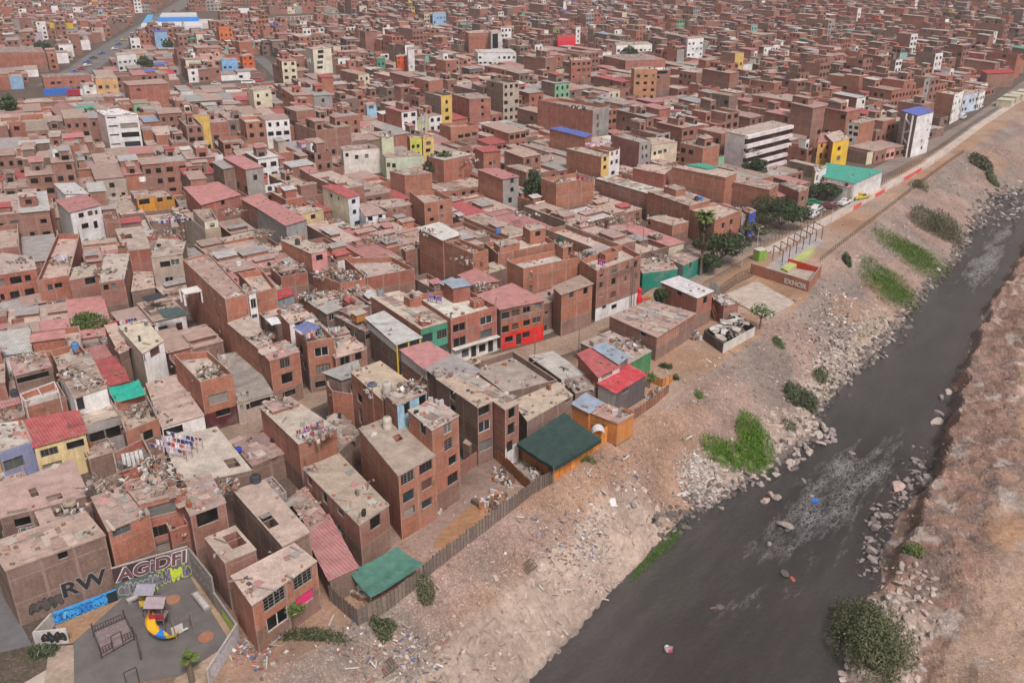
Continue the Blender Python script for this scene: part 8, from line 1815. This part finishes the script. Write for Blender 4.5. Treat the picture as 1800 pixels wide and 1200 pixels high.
# white awning over the ground floor of the terrace house
for h_ in houses:
    if h_['label'].startswith('brick house with a bright white roof terrace'):
        q = h_['q']; a, b = Vector(q[1]), Vector(q[2]); d = (b-a).normalized(); n = Vector((d.y,-d.x)); c = (a+b)/2+n*.45; mb = MB(); mb.box((c.x-h_['root'].location.x,c.y-h_['root'].location.y,2.72),(b-a).length,.9,.12,(.6,.58,.54),0,atan2(d.y,d.x)); mb.build('awning', M['mas'], h_['root'])
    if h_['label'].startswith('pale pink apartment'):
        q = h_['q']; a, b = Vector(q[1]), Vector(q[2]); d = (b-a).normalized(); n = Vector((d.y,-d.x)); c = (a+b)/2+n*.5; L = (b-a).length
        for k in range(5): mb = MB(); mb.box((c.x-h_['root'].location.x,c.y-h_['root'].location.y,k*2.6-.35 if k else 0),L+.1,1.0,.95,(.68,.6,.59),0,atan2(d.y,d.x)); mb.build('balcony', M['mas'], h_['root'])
    if h_['label'].startswith('tall white house with a blue roof'):
        q = h_['q']; a, b = Vector(q[0]), Vector(q[1]); d = (b-a).normalized(); n = Vector((d.y,-d.x)); o2 = h_['root'].location
        for f in (.45,.85): p = a+(b-a)*f+n*.6; mb = MB(); mb.box((p.x-o2.x,p.y-o2.y,0),.45,.45,12.3,(.6,.58,.58)); mb.build('stair_column', M['pl'], h_['root'])
        for k in range(4): p0, p1 = a+(b-a)*.45+n*.6, a+(b-a)*.85+n*.6; z0 = 1+k*2.8; mb = MB(); mb.bar((p0.x-o2.x,p0.y-o2.y,z0+1.4*(k%2)),(p1.x-o2.x,p1.y-o2.y,z0+1.4*(1-k%2)),.3,(.55,.53,.53)); mb.build('stair_flight', M['pl'], h_['root'])
    if h_['label'].startswith('brown warehouse'):
        q = h_['q']; a, b = Vector(q[1]), Vector(q[2]); d = (b-a).normalized(); n = Vector((d.y,-d.x)); L = (b-a).length; mb = MB(); o2 = h_['root'].location
        for k in range(int(L*.55/.62)):
            for r_ in range(5):
                p = a+d*(.5+k*.62)+n*.03; 
                for m_ in range(2): p2 = p+d*(m_*.26); mb.box((p2.x-o2.x,p2.y-o2.y,2.05+r_*.33),.16,.05,.15,(.5,.27,.2),0,atan2(d.y,d.x))
        mb.build('lattice', M['pl'], h_['root'])
for h_ in houses:
    if h_['label'].startswith('large blank brick block with green'):
        q = h_['q']; o2 = h_['root'].location; mb = MB(); P_ = [bil(q,.45,.5), bil(q,.97,.5), bil(q,.97,.96), bil(q,.45,.96)]; mb.prism(ccw([(p[0]-o2.x,p[1]-o2.y) for p in P_]), h_['z']+.2, h_['z']+.5, CORRC['teal']); mb.build('green_sheets', M['corr'], h_['root'])
# white base of the signless truss: posts and panels on the sheet roofed house
for h_ in houses:
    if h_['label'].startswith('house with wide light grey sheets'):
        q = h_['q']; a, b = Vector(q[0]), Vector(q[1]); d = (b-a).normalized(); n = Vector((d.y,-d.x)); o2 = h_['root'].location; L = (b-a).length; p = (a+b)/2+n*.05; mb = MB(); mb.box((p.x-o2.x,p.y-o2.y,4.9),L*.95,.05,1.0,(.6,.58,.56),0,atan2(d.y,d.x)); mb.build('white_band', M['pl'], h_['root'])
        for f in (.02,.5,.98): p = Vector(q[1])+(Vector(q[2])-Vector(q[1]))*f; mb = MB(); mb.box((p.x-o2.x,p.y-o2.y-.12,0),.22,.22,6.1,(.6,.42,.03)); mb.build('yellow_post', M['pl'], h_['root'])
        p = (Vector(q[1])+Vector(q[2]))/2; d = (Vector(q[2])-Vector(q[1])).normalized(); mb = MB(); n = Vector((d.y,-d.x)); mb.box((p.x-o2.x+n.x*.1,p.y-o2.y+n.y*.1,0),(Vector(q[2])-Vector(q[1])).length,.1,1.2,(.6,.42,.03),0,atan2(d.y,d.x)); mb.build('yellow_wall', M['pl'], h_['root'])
    if h_['label'].startswith('long house whose left half'):
        q = h_['q']; a, b = Vector(q[0]), Vector(q[1]); d = (b-a).normalized(); n = Vector((d.y,-d.x)); o2 = h_['root'].location; p = (a+b)/2+n*.04; mb = MB(); mb.box((p.x-o2.x,p.y-o2.y,6.9),(b-a).length*.98,.05,1.35,(.55,.5,.47),0,atan2(d.y,d.x)); mb.build('white_band', M['mas'], h_['root'])

# heaps of scrap, poles and rubbish on particular roofs
HC = ((.06,.05,.05),(.2,.16,.13),(.32,.27,.23),(.5,.48,.46),(.26,.13,.08),(.12,.1,.09),(.4,.35,.31))
def heap(c, p, z, r, n, cols=HC, sticks=.4):
    x, y = cat_(c, p, z)
    for _ in range(n):
        a, q = rp_.uniform(0,6.28), r*sqrt(rp_.random()); px_, py_ = x+q*cos(a), y+q*sin(a); h = max(0, .5*(1-q/r)); col = jit(rp_.choice(cols), rp_, .2)
        if rp_.random() < sticks: b_ = Vector((rp_.gauss(0,1),rp_.gauss(0,1),rp_.gauss(0,.25))).normalized()*rp_.uniform(.4,1.3); rub.bar((px_,py_,z+.12+h*rp_.random()), (px_+b_.x,py_+b_.y,z+.15+abs(b_.z)+h*rp_.random()), .04, col, 0, 3)
        else: rub.box((px_,py_,z+h*rp_.random()), rp_.uniform(.15,.6), rp_.uniform(.12,.5), rp_.uniform(.08,.35), col, 0, a, (rp_.gauss(0,.3),rp_.gauss(0,.3)))
for (c, p, z, r, n) in (('D',(480,725),7.1,2.2,90),('E',(245,455),11.7,1.8,110),('C',(430,545),7.7,2.0,80),('C',(540,610),7.7,2.0,80),('R',(475,825),4.9,3.0,150),('R',(760,860),4.5,3.2,130),('R',(930,880),4.5,3.0,120),('U',(450,270),5.4,2.6,80),('V',(800,60),6.8,2.2,90),('D',(390,320),7.6,1.8,60),
  ('D',(800,290),7.3,1.5,60),('A',(850,130),7.8,2.2,70),('A',(560,160),7.2,2.4,60),('V',(330,820),5.7,2.0,90),('C',(850,760),4.2,2.0,90),('C',(180,450),7.7,1.8,40),('U',(760,250),6,2.4,70),('T',(480,490),6.6,2.4,80),('T',(330,260),8,3,40),('R',(1500,560),10,3,40),('Q',(800,850),7.2,1.8,40),('Q',(450,760),6.4,2.0,50),
  ('Q',(1260,560),5.5,3.5,90),('Q',(1290,440),5.5,2.5,60),('S',(900,590),7.8,2.5,60),('S',(620,850),6,3,60),('S',(1080,930),4.5,4,90),('S',(1350,890),3.5,4,90),('F',(600,470),3.4,3.0,70),('F',(300,690),3.3,1.6,40),('K',(560,700),3.5,2.5,50),('K',(250,560),6,3,80),('K',(130,680),8.6,2,50),('K',(1100,60),8,3,40),
  ('R',(1150,600),4.5,3,80),('R',(260,560),5.5,2.5,90),('R',(200,180),6,3,70),('R',(900,200),5,3,70),('Q',(1750,400),6,2.5,70),('Q',(150,770),7.7,2,30),('S',(200,440),8,2.5,50),('T',(880,80),7,2.5,60),('T',(640,150),7,2,40),('V',(900,1000),6.4,1.5,50),('E',(700,330),3.2,.1,1),('A',(400,300),6.2,2,30),('D',(720,900),7.2,2,50)): heap(c, p, z, r, n)
ro = rub.build('rooftop_rubble', M['pl']); tag(ro, 'bricks, boards, scrap and rubbish scattered over the flat roofs', 'rubble', kind='stuff')
# ============================================================ haze: one closed box of thin air
hz = MB(); hz.prism([(-3900,-150),(3900,-150),(3900,3900),(-3900,3900)], -12, 68, (1,1,1), 0, bottom=True)
hm = bpy.data.materials.new('haze'); hm.use_nodes = True; hn = hm.node_tree; hn.nodes.clear()
pv = hn.nodes.new('ShaderNodeVolumePrincipled'); pv.inputs['Color'].default_value = (.88,.84,.84,1); pv.inputs['Density'].default_value = .00024; pv.inputs['Anisotropy'].default_value = .2
oo = hn.nodes.new('ShaderNodeOutputMaterial'); hn.links.new(pv.outputs[0], oo.inputs['Volume'])
ho = hz.build('haze', hm); tag(ho, kind='stuff')
